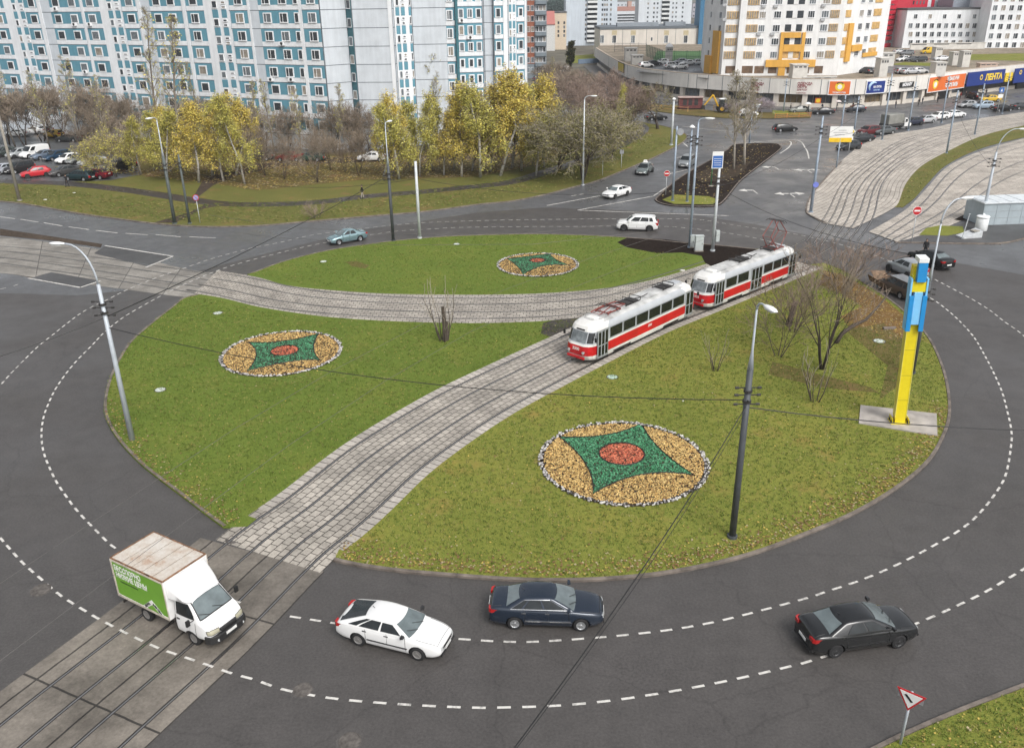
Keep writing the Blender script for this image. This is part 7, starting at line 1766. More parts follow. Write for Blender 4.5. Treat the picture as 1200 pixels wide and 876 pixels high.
# ------------------------------------------------------------------ trees
BARK=mat('bark_brown',(.075,.058,.046),.9,var=.35,scale=5); TWIG=mat('twig_brown',(.25,.20,.15),.9,var=.3,scale=1.2,world=True); TWIGP=mat('twig_purple',(.25,.185,.15),.9,var=.3,scale=1.2,world=True); TWIGG=mat('twig_grey',(.32,.28,.22),.9,var=.25,scale=1.2,world=True); TWIGD=mat('twig_dark',(.06,.048,.04),.9,var=.3)
def birchbark():
    m=bpy.data.materials.new('bark_birch'); k=N(m); o=k.obj(); mp=k.n('Mapping'); mp.inputs['Scale'].default_value=(1,1,3.5); k.l(o,mp.inputs[0])
    k.l(k.ramp(k.noise(mp.outputs[0],2.2,4,.7),[(.36,(.04,.035,.03)),(.46,(.46,.44,.40)),(.8,(.60,.58,.54))]),k.b.inputs['Base Color']); k.b.inputs['Roughness'].default_value=.8; return m
BIRCH=birchbark()
def leafm(n,c): 
    m=mat(n,c,.7,var=.28,scale=1.1,world=True,spec=.2); b=m.node_tree.nodes['Principled BSDF']; b.inputs['Subsurface Weight'].default_value=0; return m
LY=[leafm('leaf_gold',(.66,.50,.10)),leafm('leaf_lemon',(.68,.58,.14)),leafm('leaf_ochre',(.52,.40,.12)),leafm('leaf_olive_yellow',(.52,.46,.13))]
LG=[leafm('leaf_lime',(.54,.50,.12)),leafm('leaf_olive',(.40,.385,.11)),leafm('leaf_yellow_green',(.62,.53,.12)),leafm('leaf_moss',(.32,.30,.09))]
LO=[leafm('leaf_sage',(.22,.205,.085)),leafm('leaf_grey_green',(.15,.145,.06)),leafm('leaf_pale_olive',(.28,.255,.115)),leafm('leaf_khaki',(.20,.165,.07))]
LD=[leafm('leaf_conifer',(.035,.050,.020)),leafm('leaf_conifer_brown',(.08,.07,.03))]
def rot_about(v,ax,a): return Matrix.Rotation(a,3,ax)@v
def grow(T,C,p,d,L,r,depth,cfg,rg,ends):
    n=cfg.get('seg',4); pts=[p.copy()]; rr=[r]; q=p.copy(); dd=d.copy(); last=depth>=cfg['max']
    for i in range(n):
        j=Vector((rg.gauss(0,1),rg.gauss(0,1),rg.gauss(0,1)))*cfg['wob']; dd=(dd+j+Vector((0,0,cfg['up'] if depth else cfg.get('up0',.02)))*(1 if not last else cfg.get('droop',1))).normalized()
        q=q+dd*(L/n); pts.append(q.copy()); rr.append(max(r*(1-.8*(i+1)/n),cfg.get('rmin',.008)))
    (T if depth<=cfg['tl'] else C).tube(pts,rr,6 if depth==0 else (5 if depth==1 else 3),0,depth==0)
    if last: ends.append((pts,dd)); return
    k=cfg['k'][depth]; k=k if isinstance(k,int) else rg.randint(*k)
    for c in range(k):
        u=cfg['s0'][depth]+(1-cfg['s0'][depth])*((c+rg.random())/k); u=min(u,.99); i=int(u*n); f=u*n-i; b=pts[i].lerp(pts[i+1],f); bd=(pts[i+1]-pts[i]).normalized()
        ax=bd.orthogonal().normalized(); ax=rot_about(ax,bd,rg.uniform(0,6.28)); a=R(rg.uniform(*cfg['ang'][depth])); nd=rot_about(bd,ax,a)
        sh=cfg['len'][depth]*(1-cfg.get('taper',.45)*(u-cfg['s0'][depth])/(1.01-cfg['s0'][depth]))*rg.uniform(.75,1.2)
        grow(T,C,b,nd,sh,rr[i]*cfg.get('rk',.55)*rg.uniform(.7,1.1),depth+1,cfg,rg,ends)
def leafq(mb,p,s,rg,mi,hang=.0):
    u=Vector((rg.gauss(0,1),rg.gauss(0,1),rg.gauss(0,.6)-hang)).normalized()*s; v=u.cross(Vector((rg.gauss(0,1),rg.gauss(0,1),rg.gauss(0,1)))).normalized()*s*.62
    mb.add([p-u,p+v,p+u,p-v],[(0,1,2,3)],mi)
CFG={
'thicket':dict(max=4,tl=1,k=[(6,8),5,5,4],s0=[.12,.2,.2,.15],ang=[(22,55),(25,60),(25,65),(20,60)],len=[5.2,2.7,1.5,.9],wob=.14,up=.10,rk=.6,rmin=.018,taper=.5),
'bare_tall':dict(max=3,tl=0,k=[26,7,5],s0=[.28,.15,.1],ang=[(28,48),(20,50),(20,50)],len=[3.4,1.3,.7],wob=.06,up=.09,rk=.45,rmin=.016,taper=.75),
'birch':dict(max=3,tl=0,k=[30,5,4],s0=[.10,.2,.1],ang=[(30,58),(25,55),(20,60)],len=[4.0,1.6,.9],wob=.10,up=.08,droop=1,rk=.42,rmin=.012,taper=.93),
'willow':dict(max=4,tl=1,k=[(5,6),5,5,4],s0=[.15,.25,.2,.1],ang=[(30,65),(25,60),(25,60),(20,60)],len=[5.2,2.8,1.7,1.0],wob=.13,up=.05,rk=.6,rmin=.014,taper=.45),
'spread':dict(max=4,tl=2,k=[5,5,5,5],s0=[.35,.3,.2,.1],ang=[(40,70),(25,60),(25,60),(20,60)],len=[5.0,3.0,1.8,1.0],wob=.16,up=.06,rk=.62,rmin=.016,taper=.3),
'ash':dict(max=4,tl=2,k=[3,4,3,3],s0=[.35,.25,.2,.12],ang=[(14,32),(18,45),(20,48),(15,50)],len=[4.4,2.7,1.7,.95],wob=.08,up=.10,rk=.6,rmin=.010,taper=.4),
'sparse':dict(max=3,tl=1,k=[5,5,4],s0=[.15,.2,.15],ang=[(20,50),(22,55),(20,55)],len=[2.3,1.3,.75],wob=.13,up=.09,rk=.6,rmin=.009,taper=.5),
'whip':dict(max=1,tl=0,k=[4],s0=[.2],ang=[(12,35)],len=[1.1],wob=.08,up=.12,rk=.5,rmin=.007,taper=.4),
'shrub':dict(max=2,tl=0,k=[7,5],s0=[.1,.2],ang=[(15,45),(20,50)],len=[1.2,.6],wob=.12,up=.08,rk=.5,rmin=.006,taper=.4),
}
def tree_mesh(kind,seed,h=10.0,stems=1,spread=0.0,r=.16,leaves=None,nl=0,ls=.2,bark=None,twig=None,hang=.6,trunkfrac=.55):
    rg=random.Random(seed); T=MB(); C=MB(); ends=[]; cfg=CFG[kind]
    for s in range(stems):
        a=rg.uniform(0,6.28)+s*2*math.pi/stems; d=Vector((math.cos(a)*spread,math.sin(a)*spread,1)).normalized(); p=Vector((math.cos(a)*.12*(stems>1),math.sin(a)*.12*(stems>1),-.15))
        grow(T,C,p,d,h*trunkfrac*rg.uniform(.85,1.1),r*(.75 if stems>1 else 1)*rg.uniform(.8,1.1),0,cfg,rg,ends)
    if leaves:
        for _ in range(nl):
            pts,dd=rg.choice(ends); i=rg.randrange(len(pts)-1); p=pts[i].lerp(pts[i+1],rg.random())
            p=p+Vector((rg.gauss(0,.16),rg.gauss(0,.16),rg.gauss(-.12*hang,.2*hang+.06)))
            if hang>0: p.z-=abs(rg.gauss(0,.55))*hang
            if p.z<h*.08: continue
            leafq(C,p,ls*rg.uniform(.6,1.3),rg,1+rg.choices(range(len(leaves)),[5,4,3,2][:len(leaves)])[0],hang*.5)
    zs=[v[2] for v in C.v]+[v[2] for v in T.v]; zs.sort(); top=zs[int(len(zs)*.997)]
    return (T.mesh('trunk',bark or BARK,True),C.mesh('crown',[twig or TWIG]+(leaves or [])),top)
PR={}
def proto(key):
    if key in PR: return PR[key]
    k,i=key.rsplit('_',1); i=int(i)
    a={'thicket':dict(kind='thicket',h=9,stems=2,spread=.22,r=.13,trunkfrac=.6),'thicketp':dict(kind='thicket',h=9,stems=2,spread=.22,r=.13,trunkfrac=.6,twig=TWIGP),
       'tall':dict(kind='bare_tall',h=20,r=.22,trunkfrac=.95,twig=TWIGG,bark=mat('bark_grey',(.20,.175,.145),.9,var=.3,scale=4),leaves=LG,nl=350,ls=.14,hang=.1),
       'birch':dict(kind='birch',h=12,r=.14,trunkfrac=.92,leaves=LY,nl=10500,ls=.082,bark=BIRCH,twig=TWIG,hang=.7),
       'lime':dict(kind='birch',h=12,r=.14,trunkfrac=.92,leaves=LG,nl=9500,ls=.082,bark=BIRCH,twig=TWIG,hang=.7),
       'willow':dict(kind='willow',h=9,stems=3,spread=.35,r=.16,trunkfrac=.5,leaves=LO,nl=13000,ls=.085,hang=.5,twig=TWIGG),
       'bushy':dict(kind='willow',h=7,stems=3,spread=.4,r=.09,trunkfrac=.5,leaves=LG,nl=6500,ls=.09,hang=.3),
       'spread':dict(kind='spread',h=9,r=.34,trunkfrac=.42,twig=TWIG,leaves=LO,nl=1500,ls=.12,hang=.1,bark=TWIGD),
       'pale':dict(kind='bare_tall',h=12,r=.18,trunkfrac=.95,twig=TWIGG,bark=mat('bark_pale',(.34,.31,.26),.9,var=.3,scale=4),leaves=LO,nl=500,ls=.10,hang=.1),
       'conifer':dict(kind='bare_tall',h=12,r=.2,trunkfrac=.98,leaves=LD,nl=5000,ls=.22,hang=.2),
       'ash':dict(kind='ash',h=8.5,stems=5,spread=.24,r=.15,trunkfrac=.62,twig=TWIG,bark=mat('bark_dark',(.05,.038,.032),.9,var=.3,scale=5)),
       'bushash':dict(kind='sparse',h=5,stems=4,spread=.5,r=.055,trunkfrac=.55,twig=TWIGP),'whip':dict(kind='whip',h=3,stems=6,spread=.32,r=.035,trunkfrac=.75,twig=TWIGG),
       'shrub':dict(kind='shrub',h=2.4,stems=7,spread=.32,r=.03,trunkfrac=.75,twig=TWIGP),
       'lilac':dict(kind='thicket',h=4,stems=5,spread=.5,r=.05,trunkfrac=.5,twig=mat('twig_lilac',(.33,.28,.30),.9,var=.2)),
    }[k]
    PR[key]=tree_mesh(seed=100+i*7+len(k),**a); return PR[key]
def tree(key,px,py,ty,label,name='tree',group=None,z=.09,rz=None,wide=1.0,cat='tree',zoff=0):
    tm,cm,top=proto(key); h=height(px,py,ty,z)-z; s=h/top; p=at(px,py,z); t=thing(name,label,cat,(p.x,p.y,z),0,group)
    a=random.Random(int(px*7+py)).uniform(0,6.28) if rz is None else rz
    place(tm,'trunk',t,(0,0,0),a,(s*wide,s*wide,s)); place(cm,'crown',t,(0,0,0),a,(s*wide,s*wide,s)); return t
TH='bare brown trees of the thicket below the apartment block'; r_=random.Random(5)
lab='bare brown tree in the dense thicket at the foot of the blue white apartment block'
x=-14
while x<160:
    tree('thicket_%d'%r_.randrange(4),x,168+r_.uniform(-6,3),104+r_.uniform(-9,8),lab,'bare_tree',TH,wide=1.15); x+=20+r_.uniform(-3,5)
x=100
while x<210:
    tree('thicket_%d'%r_.randrange(4),x,182+r_.uniform(-5,4),135+r_.uniform(-10,10),lab,'bare_tree',TH,wide=1.1); x+=30+r_.uniform(-3,4)
x=215
while x<432:
    tree('thicket_%d'%r_.randrange(4),x,178+r_.uniform(-5,2),120+r_.uniform(-10,9),lab,'bare_tree',TH,wide=1.15); x+=20+r_.uniform(-4,5)
lab2='slim bare tree standing in the grass between the yard track and the park path'
for x_,y_,t_ in ((312,206,146),(333,210,158),(372,214,150),(388,200,155),(405,202,162),(421,206,150)):
    tree('thicket_%d'%r_.randrange(4),x_,y_,t_,lab2,'bare_tree','slim bare trees beside the park path',wide=.8)
for (x_,y_,t_,k_,lb) in ((190,183,8,'tall_0','tallest bare poplar with thin crown in front of the block, left of its neighbour'),(213,186,18,'tall_1','tall bare poplar right of the tallest one in front of the block'),(245,184,72,'tall_0','shorter thin poplar behind the golden birches'),(513,170,38,'tall_1','bare tall tree in front of the blank grey wall of the block'),(300,190,95,'tall_1','thin bare poplar left of the brown thicket by the red parked car')):
    tree(k_,x_,y_,t_,lb,'poplar_tree','tall bare poplars')
lab='thin bare tree rising above the brown thicket in front of the apartment block'
for x_,y_,t_,k_ in ((18,172,70,'tall_2'),(58,174,82,'tall_3'),(98,178,64,'tall_2'),(128,182,88,'tall_3'),(322,184,92,'tall_3'),(352,186,104,'tall_2'),(398,184,98,'tall_3')): tree(k_,x_,y_,t_,lab,'bare_tree','thin bare trees above the thicket',wide=1.1)
BY='yellow autumn birches in front of the apartment block'
for (x_,y_,t_,k_,w_,lb) in ((137,207,150,'bushy_0',1.0,'olive yellow bushy tree at the right end of the car park'),(112,199,182,'bushy_1',1.0,'small low yellow bush at the end of the car park back row'),(166,205,134,'lime_0',1.2,'yellow green birch left of the golden one behind the bank lamp posts'),(196,213,126,'lime_1',1.25,'broad yellow green birch directly behind the pair of bank poles'),(233,214,118,'birch_0',1.35,'bright golden birch right of the pair of bank poles'),(262,213,112,'birch_1',1.25,'tall golden green birch with white trunk, left of the dirt track'),(287,216,108,'lime_0',1.2,'drooping lime yellow birch beside the start of the dirt track'),
 (449,207,108,'birch_2',1.15,'slim pointed golden birch right of the white saloon'),(468,210,120,'lime_1',1.35,'low broad yellow green birch behind the pale post'),(492,207,108,'lime_0',1.3,'yellow green birch between the pale post and the bare tall tree'),(520,205,122,'birch_1',1.2,'low golden birch in front of the bare tall tree'),(541,207,95,'birch_0',1.25,'golden birch rising above the right corner of the block windows'),(563,208,96,'lime_1',1.35,'dense lemon green birch in the middle of the birch row'),(586,206,80,'birch_2',1.3,'tallest golden birch of the row near the block end'),(611,200,84,'birch_1',1.3,'golden birch in front of the brick tower'),(637,196,86,'birch_0',1.25,'pale golden birch at the right end of the birch row'),(722,158,98,'lime_0',.9,'small yellow green tree beside the purple thicket at the path bend'),(628,206,130,'lime_1',1.2,'low yellow green tree left of the willow at the park path')):
    tree(k_,x_,y_,t_,lb,'birch_tree',BY,wide=w_)
lab='yellow green birch filling a gap in the birch row before the apartment block'
for x_,y_,t_,k_ in ((180,200,130,'lime_2'),(215,204,124,'birch_1'),(249,206,116,'lime_1'),(276,206,114,'birch_2'),(480,200,117,'lime_2'),(507,199,119,'lime_0'),(531,199,110,'birch_1'),(553,200,104,'lime_2'),(575,201,98,'birch_0'),(600,197,98,'lime_1'),(624,194,98,'lime_2')):
    tree(k_,x_,y_,t_,lab,'birch_tree','gap filling yellow green birches',wide=1.25)
for i,(x_,y_,t_,lb) in enumerate(((682,211,118,'big grey green willow at the park path beside the white lamp post'),(655,198,122,'grey green willow left of the big one by the park path'),(715,186,124,'smaller grey green willow at the path bend right of the white lamp post'))):
    tree('willow_%d'%(i%2),x_,y_,t_,lb,'willow_tree','grey green willows',wide=1.25)
lab='purple brown bare tree in the thicket between the willows and the shopping row'
for x_,y_,t_ in ((680,150,88),(697,146,84),(713,140,80),(728,148,88),(738,152,98),(664,140,84),(700,160,100),(742,146,104)): tree('thicketp_%d'%r_.randrange(3),x_,y_,t_,lab,'bare_tree','purple brown thicket trees',wide=1.3)
tree('conifer_0',668,92,48,'dark green brown conifer below the grey tower blocks','conifer_tree',z=0)
tree('tall_0',652,104,66,'bare bushy tree left of the dark conifer','bare_tree',z=0,wide=1.5)
tree('thicket_1',640,112,76,'bare tree in front of the brick tower base','bare_tree',z=0)
tree('spread_0',771,151,98,'dark spreading tree with thick low fork on the grass at the far bend','spreading_tree',wide=1.15)
tree('pale_0',860,198,82,'pale bare tree with leaf litter below it on the soil island, left one','pale_tree','pale bare trees on the soil island',z=.11)
tree('pale_1',872,193,92,'pale bare tree at the back of the soil island, right one','pale_tree','pale bare trees on the soil island',z=.11,wide=1.2)
tree('lilac_0',890,132,114,'grey lilac bare bush on the verge below the clothes shop lettering','bush',None,cat='bush',wide=1.5); tree('lilac_1',856,132,118,'grey bare bush behind the pale trees on the verge','bush',None,cat='bush',wide=1.3)
tree('ash_0',964,432,287,'large dark bare tree with many stems on the right lawn by the yellow pylon','bare_tree',z=.1,rz=1.0)
tree('bushash_0',930,388,318,'bare pinkish bushy tree behind the second tram car','bare_tree',z=.1,wide=1.1)
tree('bushash_1',985,345,280,'thin pinkish bush at the far tip of the right lawn','bush',z=.1,cat='bush',wide=1.2)
tree('bushash_2',912,418,335,'thin pale sapling with few twigs left of the large bare tree','sapling',z=.1,cat='sapling',wide=.7)
tree('whip_0',955,470,402,'bare shrub of upright shoots between the large bare tree and the pylon slab','shrub',z=.1,cat='shrub')
tree('whip_1',838,434,388,'small bare shrub of pink shoots beside the tram on the right lawn','shrub',z=.1,cat='shrub')
tree('shrub_2',372,256,236,'small bare shrub at the bank kerb left of the teal car','shrub',z=.09,cat='shrub',wide=1.4)
# pruned tree at the branch track
t=tree('whip_3',521,399,328,'pruned tree with two cut stumps and thin shoots beside the branch track','pruned_tree',z=.1,wide=1.0)
g=MB(); g.tube([(0,0,-.1),(.03,0,1.2),(-.02,.05,2.7)],[.17,.14,.12],8); g.tube([(.18,.1,-.1),(.22,.1,.9),(.2,.12,1.5)],[.13,.11,.10],8); g.build('stump',BARK,t)
# low bent limb and stump near the large bare tree
p=at(984,402,.1); t=thing('bent_branch','thick bent dark limb lying out to the right beside the large bare tree','branch',(p.x,p.y,.1)); g=MB(); g.tube([(-.3,0,-.1),(.1,.1,.7),(.9,.3,1.25),(2.0,.8,1.5),(3.3,1.8,2.3),(4.2,2.4,3.3)],[.17,.16,.14,.11,.08,.04],7); g.build('limb',BARK,t,True)
g=MB(); 
for k in range(9):
    b_=Vector((.9,.3,1.25)).lerp(Vector((4.2,2.4,3.3)),k/9); g.tube([b_,b_+Vector((r_.uniform(-.5,.6),r_.uniform(-.5,.6),r_.uniform(.5,1.4)))],[.025,.008],3)
g.build('twigs',TWIGP,t)
p=at(924,381,.1); t=thing('tree_stump','short leaning dark stump beside the second tram car','stump',(p.x,p.y,.1)); g=MB(); g.tube([(0,0,-.1),(.15,.05,.8),(.35,.1,1.9)],[.26,.21,.2],9); g.build('trunk',BARK,t,True)
# far wooded hill
hp=MB(); rg=random.Random(3); c=at_y(653,8,900)
for _ in range(2500):
    x_=c.x+rg.gauss(0,11); z_=rg.uniform(-6,10)*math.exp(-((x_-c.x)/16)**2)+c.z-2; leafq(hp,Vector((x_,c.y+rg.uniform(-15,15),z_)),rg.uniform(.5,1.2),rg,0)
tag(hp.build('far_wood',leafm('far_wood_green',(.06,.095,.085))),'dark green wooded rise far behind the cream apartment house','woods',None,'stuff')
hb=MB(); hb.lathe([(18,-40),(17,-8),(12,2),(5,6),(1,7)],(c.x,c.y+18,c.z),1,14); struct(hb.build('hill',leafm('far_wood_green',(.06,.095,.085))))

struct(sheet(W([(664,66),(700,63.5),(702,72),(664,75)]),.012,'far_lawn',GRASS2))
g=MB(); P_=W([(678,75),(706,73.5)]); f=Fac(tuple(P_[0])[:2],tuple(P_[1])[:2]); g.box(0,f.L,0,.4,0,1.6,0,f.T); tag(g.build('low_wall',mat('wall_blue_grey',(.16,.22,.30),.7)),'low blue grey wall before the far lawn below the tower blocks','wall')
lab='bare brown tree of the far clump between the brick tower and the shopping row'
for x_,y_,t_ in ((646,98,72),(658,96,74),(676,104,80),(690,112,84),(664,112,82),(648,120,86),(680,122,92),(660,130,94)): tree('thicket_%d'%r_.randrange(4),x_,y_,t_,lab,'bare_tree','far clump of bare brown trees',z=0,wide=1.2)
# ------------------------------------------------------------------ people
SKIN=mat('skin',(.42,.27,.20),.6,var=.04); HAIR=mat('hair_dark',(.03,.022,.018),.7)
def cloth(n,c): return mat(n,c,.85,var=.12,scale=4)
def person_mesh(seed,stride=.18,arm=.25,umbrella=False):
    V=[];E_=[];Rr=[]
    def add(p,r,par=None):
        V.append(p);Rr.append(r)
        if par is not None:E_.append((par,len(V)-1))
        return len(V)-1
    pel=add((0,0,.95),.15); wa=add((0,0,1.12),.135,pel); ch=add((.01,0,1.32),.165,wa); nk=add((.0,0,1.49),.06,ch); hd=add((.015,0,1.58),.085,nk); ht=add((.02,0,1.68),.098,hd); add((.015,0,1.755),.065,ht)
    nose=add((.105,0,1.635),.018,ht)
    for s in(1,-1):
        hp_=add((0,s*.09,.90),.095,pel); kn=add((s*stride*.55+.03,s*.095,.50),.062,hp_); an=add((s*stride-.02*s,s*.095,.09),.042,kn); add((s*stride+.16,s*.10,.035),.036,an)
        sh=add((0,s*.185,1.41),.068,ch)
        if umbrella and s>0:
            el=add((.06,.24,1.14),.047,sh); wr=add((.22,.17,1.28),.035,el); up=Vector((.05,-.01,.07))
        else:
            el=add((-s*arm*.3,s*.235,1.14),.047,sh); wr=add((-s*arm*.7+.05,s*.225,.90),.034,el); up=Vector((.01,0,-.08))
        pa=add(tuple(Vector(V[wr])+up*.6),.036,wr)
        for j,(dy,l) in enumerate(((-.026,.075),(-.009,.085),(.009,.08),(.026,.065))):
            k1=add(tuple(Vector(V[pa])+up*.5+Vector((.0,dy,0))),.011,pa); add(tuple(Vector(V[k1])+up*l*7+Vector((.012,0,0))),.009,k1)
        add(tuple(Vector(V[pa])+Vector((.05,-s*.01,.0))),.011,pa)
    me=bpy.data.meshes.new('p'); me.from_pydata(V,E_,[]); o=bpy.data.objects.new('p',me); COL.objects.link(o)
    o.modifiers.new('k','SKIN'); sv=me.skin_vertices[0].data
    for i,r in enumerate(Rr): sv[i].radius=(r,r*(1.12 if i in(0,1,2) else 1)) if i not in (0,1,2) else (r*.8,r*1.15)
    sv[0].use_root=True; ss=o.modifiers.new('s','SUBSURF'); ss.levels=ss.render_levels=1
    m=eval_mesh(o,'person'); bpy.data.objects.remove(o)
    return m
PM=[person_mesh(0,.20,.28),person_mesh(1,.05,.08),person_mesh(2,.16,.2,True)]
def person(px,py,head,label,jacket,trousers,pose=0,z=.1,hairc=None,sc=1.0,group='people on foot'):
    p=at(px,py,z); m=PM[pose].copy(); m.materials.clear()
    for q in (jacket,trousers,SKIN,mat('shoe_black',(.015,.015,.015),.6)): m.materials.append(q)
    for f in m.polygons:
        c=f.center; zz=c.z; i=0
        if zz>1.50: i=2
        elif zz<.10: i=3
        elif zz<.80 and abs(c.y)<.17: i=1
        if pose==2:
            if c.x>.21 and zz>1.26 and c.y>.1: i=2
        if abs(c.y)>.19 and zz<.90: i=2
        f.material_index=i; f.use_smooth=True
    o=bpy.data.objects.new('person',m); COL.objects.link(o); o.location=(p.x,p.y,z-.005); o.rotation_euler.z=R(head); o.scale=(sc,sc,sc); tag(o,label,'person',group)
    g=MB(); prof=[]
    for i in range(6):
        t=math.pi/2*i/5; prof.append((.115*math.cos(t)+.002,1.66+.125*math.sin(t)))
    g.lathe(prof,(0.0,0,0),1,12); g.v=[(x-.02,y*.92,zz) for x,y,zz in g.v]; g.build('hair',hairc or HAIR,o,True)
    for s in(1,-1):
        e=MB(); e.ball((.098,s*.034,1.665),.013,6); e.build('eye',mat('eye_dark',(.02,.015,.012),.3),o)
    return o
J=lambda n,c: cloth(n,c)
DJ=J('coat_black',(.014,.014,.016)); PJ=J('coat_plum',(.07,.02,.06)); GJ=J('coat_grey',(.10,.105,.11)); BJ=J('coat_navy',(.015,.02,.045)); RJ=J('coat_red',(.30,.03,.03)); TJ=J('trousers_pale',(.42,.38,.33)); TD=J('trousers_dark',(.022,.022,.026)); TB=J('jeans_blue',(.05,.07,.12))
person(740.5,159.5,100,'person in a plum coat walking on the wet path, left of a companion',PJ,TD); person(745.5,158,100,'person in a black coat walking on the wet path, right of a companion',DJ,TD,1)
person(425,232.5,200,'person in black jacket and pale trousers on the park path',DJ,TJ)
person(79.5,219,180,'person in dark clothes walking past the teal estate car',DJ,TD)
person(1083,300.5,-120,'person in dark coat standing behind the black saloon near the yellow pylon',DJ,TD,1,0.01)
person(926,131.5,180,'person in black by the pillar left of the clothes lettering',DJ,TD,1); pu=person(947,132,170,'person carrying a white umbrella in front of the clothes shop',DJ,TD,2)
person(963,130.5,190,'person in navy coat below the door poster',BJ,TD); pv=person(980,129.5,0,'person with a pale umbrella below the orange sign',GJ,TD,2); person(999,129,10,'person in black left of the blue sign pole',DJ,TD)
person(1049,127,0,'person in black coat and blue jeans below the black sign',DJ,TB,1); person(1076,124.5,180,'person in dark coat, left of the pair before the white wall',DJ,TD); person(1080.5,122.5,180,'person in dark coat, right of the pair before the white wall',BJ,TD,1); person(1098.5,121,180,'person in black walking under the big orange sign',DJ,TD)
person(1125,116.5,180,'person with red top at the dark entrance beside the blue sign',RJ,TD,1); person(1131,116,0,'person in dark coat in the supermarket entrance',DJ,TD); person(1155,112.5,180,'person in black behind the yellow taxi',DJ,TD,1); person(1170.5,110.5,180,'person in dark coat right of the yellow taxi',BJ,TD)
def umbrella(o,label,c):
    t=thing('umbrella',label,'umbrella',tuple(o.matrix_basis@Vector((.245,.165,1.30))),0,'open umbrellas'); g=MB(); g.tube([(0,0,-.05),(0,0,.85)],.012,5); g.build('shaft',BPL,t); g=MB(); g.lathe([(.70,.52),(.58,.66),(.36,.78),(.12,.84),(.02,.86)],(0,0,0),1,10,cap=False); g.build('canopy',mat('umbrella_'+str(c[0]),c,.7),t)
SC.view_layers[0].update()
umbrella(pu,'open white umbrella in front of the clothes shop',(.75,.75,.74)); umbrella(pv,'open pale pink umbrella below the orange sign',(.66,.58,.55))
# ------------------------------------------------------------------ tarpaulin truck in the parked row
def wheelset(t,xs,yh,r,w=.22,m=None):
    ty,rm=wheel_mesh(r,w,m or ALLOY)
    for x_ in xs:
        for sy in(1,-1):
            w_=thing('wheel',None,None,(x_,sy*yh,r),0 if sy>0 else math.pi); w_.parent=t; place(ty,'tyre',w_); place(rm,'rim',w_)
p=at(1047,152,0); t=thing('tarpaulin_truck','grey tarpaulin covered truck with white cab in the parked row','truck',(p.x,p.y,.006),R(24))
TA=mat('tarpaulin_grey',(.22,.22,.20),.8,var=.2,scale=.9)
g=MB(); g.box(-2.6,1.3,-1.05,1.05,1.0,2.9); g.build('cargo_cover',TA,t,bevel=.12); g=MB(); g.box(-2.65,1.35,-1.08,1.08,.82,1.25); g.build('drop_side',mat('drop_side_dark',(.06,.06,.06),.6),t)
g=MB(); g.prism([(1.45,.55),(3.2,.55),(3.25,1.05),(2.75,1.25),(2.2,2.05),(1.45,2.1)],-.98,.98,0,Matrix(((1,0,0,0),(0,0,-1,0),(0,1,0,0),(0,0,0,1)))); g.build('cab',paint((.76,.76,.75),0,.35),t,bevel=.06)
g=MB(); g.add([(2.72,-.8,1.32),(2.72,.8,1.32),(2.26,.75,1.98),(2.26,-.75,1.98)],[(0,1,2,3)]); g.v=[(x+.03,y,z+.02) for x,y,z in g.v]; g.build('windshield',GLASS,t)
for sy in(1,-1): g=MB(); g.box(1.65,2.2,sy*.985-.004,sy*.985+.006,1.35,1.92); g.build('side_window',GLASS,t)
g=MB(); g.box(-2.6,3.2,-.4,.4,.45,.7); g.build('chassis',UND,t); wheelset(t,(-1.6,2.5),.85,.40)
# ------------------------------------------------------------------ digger, container and cable drum on the verge
p=at(846,131.5,.1); t=thing('backhoe_loader','yellow backhoe digger with raised arm on the verge before the shops','digger',(p.x,p.y,.1),R(180)); DY=mat('digger_yellow',(.62,.36,.02),.5,var=.15)
g=MB(); g.box(-1.6,1.2,-.5,.5,.6,1.2); g.build('chassis',UND,t); g=MB(); g.box(-2.4,-.9,-.55,.55,.9,1.7); g.build('bonnet',DY,t,bevel=.08)
g=MB(); g.box(-.9,.6,-.75,.75,1.0,2.7); c_=g.build('cab',mat('digger_cab_dark',(.03,.035,.035),.2),t,bevel=.06); g=MB(); g.box(-1.05,.75,-.85,.85,2.7,2.85); g.build('cab_roof',PW,t,bevel=.05)
for x_,r0 in ((-1.9,.5),(.3,.8)):
    for sy in(1,-1): g=MB(); g.disc((x_,sy*.95,r0),(0,1,0),r0,.4,16); w_=g.build('wheel',RUB,t); g=MB(); g.disc((x_,sy*1.15,r0),(0,1,0),r0*.5,.06,12); g.build('rim',DY,w_)
g=MB(); g.tube([(.9,0,1.2),(2.2,0,3.6)],[.22,.18],6); g.build('boom',DY,t); g=MB(); g.tube([(2.2,0,3.6),(4.0,0,1.4)],[.18,.14],6); g.build('dipper_arm',DY,t); g=MB(); g.prism([(3.8,.6),(4.5,.7),(4.4,1.5),(3.9,1.5)],-.4,.4,0,Matrix(((1,0,0,0),(0,0,-1,0),(0,1,0,0),(0,0,0,1)))); g.build('rear_bucket',UND,t)
for sy in(.8,-.8): g=MB(); g.tube([(-.9,sy,1.6),(-2.6,sy,1.4),(-3.2,sy,.7)],.13,5); g.build('loader_arm',DY,t)
g=MB(); g.prism([(-4.1,.15),(-3.2,.15),(-3.1,.9),(-3.5,1.0)],-1.1,1.1,0,Matrix(((1,0,0,0),(0,0,-1,0),(0,1,0,0),(0,0,0,1)))); g.build('front_bucket',DY,t)
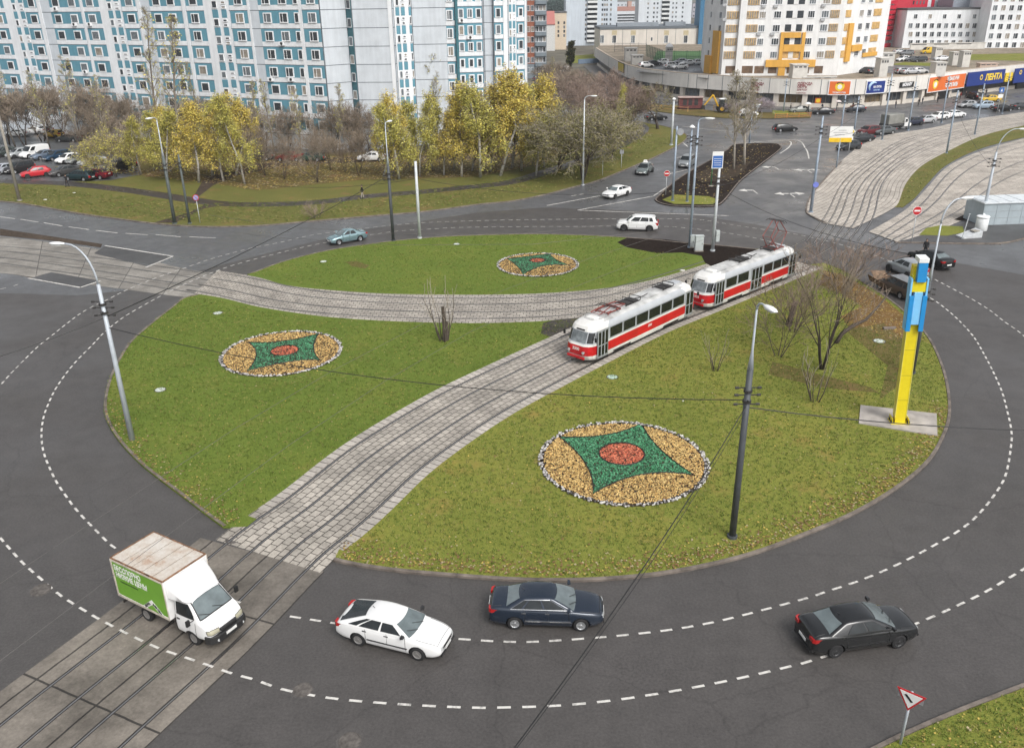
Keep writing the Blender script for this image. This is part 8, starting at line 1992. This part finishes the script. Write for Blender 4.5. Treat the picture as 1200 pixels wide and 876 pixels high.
p=at(809,128.5,.1); t=thing('site_container','dark red and brown site container left of the yellow digger','container',(p.x,p.y,.1),R(-4)); CR=mat('container_red',(.13,.035,.035),.7,var=.4); g=MB(); g.box(-2.6,2.6,0,2.2,.25,2.5); g.build('wall',CR,t,bevel=.03)
g=MB(); g.box(-2.75,2.75,-.3,2.35,2.5,2.62); g.build('roof',mat('container_roof',(.40,.30,.27),.8,var=.3),t)
for x_ in (-1.7,-.5,.8): g=MB(); g.box(x_,x_+.8,-.03,0,.9,2.2); g.build('window',mat('container_dark',(.03,.028,.028),.6),t)
g=MB(); g.box(-2.6,2.6,.1,2.1,0,.25); g.build('skid',UND,t)
# rubble heap behind barrier and small litter on the lawn
for (px,py,lb,c,s) in ((800,317,'scrap of white litter on the upper lawn beside the soil strip',(.6,.58,.54),.5),(800.5,470,'scrap of white paper on the right lawn above the largest bed',(.7,.7,.68),.12),(53,234,'white scraps lying on the grass bank near the utility pole',(.65,.65,.63),.3),(87,226,'white scraps on the grass bank below the teal estate car',(.65,.65,.63),.3)):
    p=at(px,py,.1); g=MB(); rr_=random.Random(int(px))
    a=0
    pts=[]
    for k in range(7): a+=6.283/7; q=s*rr_.uniform(.4,1); pts.append((q*math.cos(a),q*.5*math.sin(a)))
    g.prism(pts,.0,.05); o=g.build('litter',mat('litter_%d'%px,c,.8),None,False,(p.x,p.y,.1)); tag(o,lb,'litter')
# ------------------------------------------------------------------ thin damp air
hz=MB(); SC.view_layers[0].update(); zmax=max((o.matrix_world@Vector(c)).z for o in SC.objects if o.type=='MESH' for c in o.bound_box)+3; hz.box(-2600,2600,-400,5400,-2,zmax)
me=hz.mesh('haze',[]); o=bpy.data.objects.new('haze',me); COL.objects.link(o); o['kind']='stuff'
m=bpy.data.materials.new('haze'); m.use_nodes=True; t_=m.node_tree; t_.nodes.clear(); ou_=t_.nodes.new('ShaderNodeOutputMaterial'); v_=t_.nodes.new('ShaderNodeVolumePrincipled'); v_.inputs['Color'].default_value=(.86,.88,.92,1); v_.inputs['Density'].default_value=.0002; v_.inputs['Anisotropy'].default_value=.2
t_.links.new(v_.outputs[0],ou_.inputs['Volume']); me.materials.append(m)
SC.cycles.volume_bounces=0
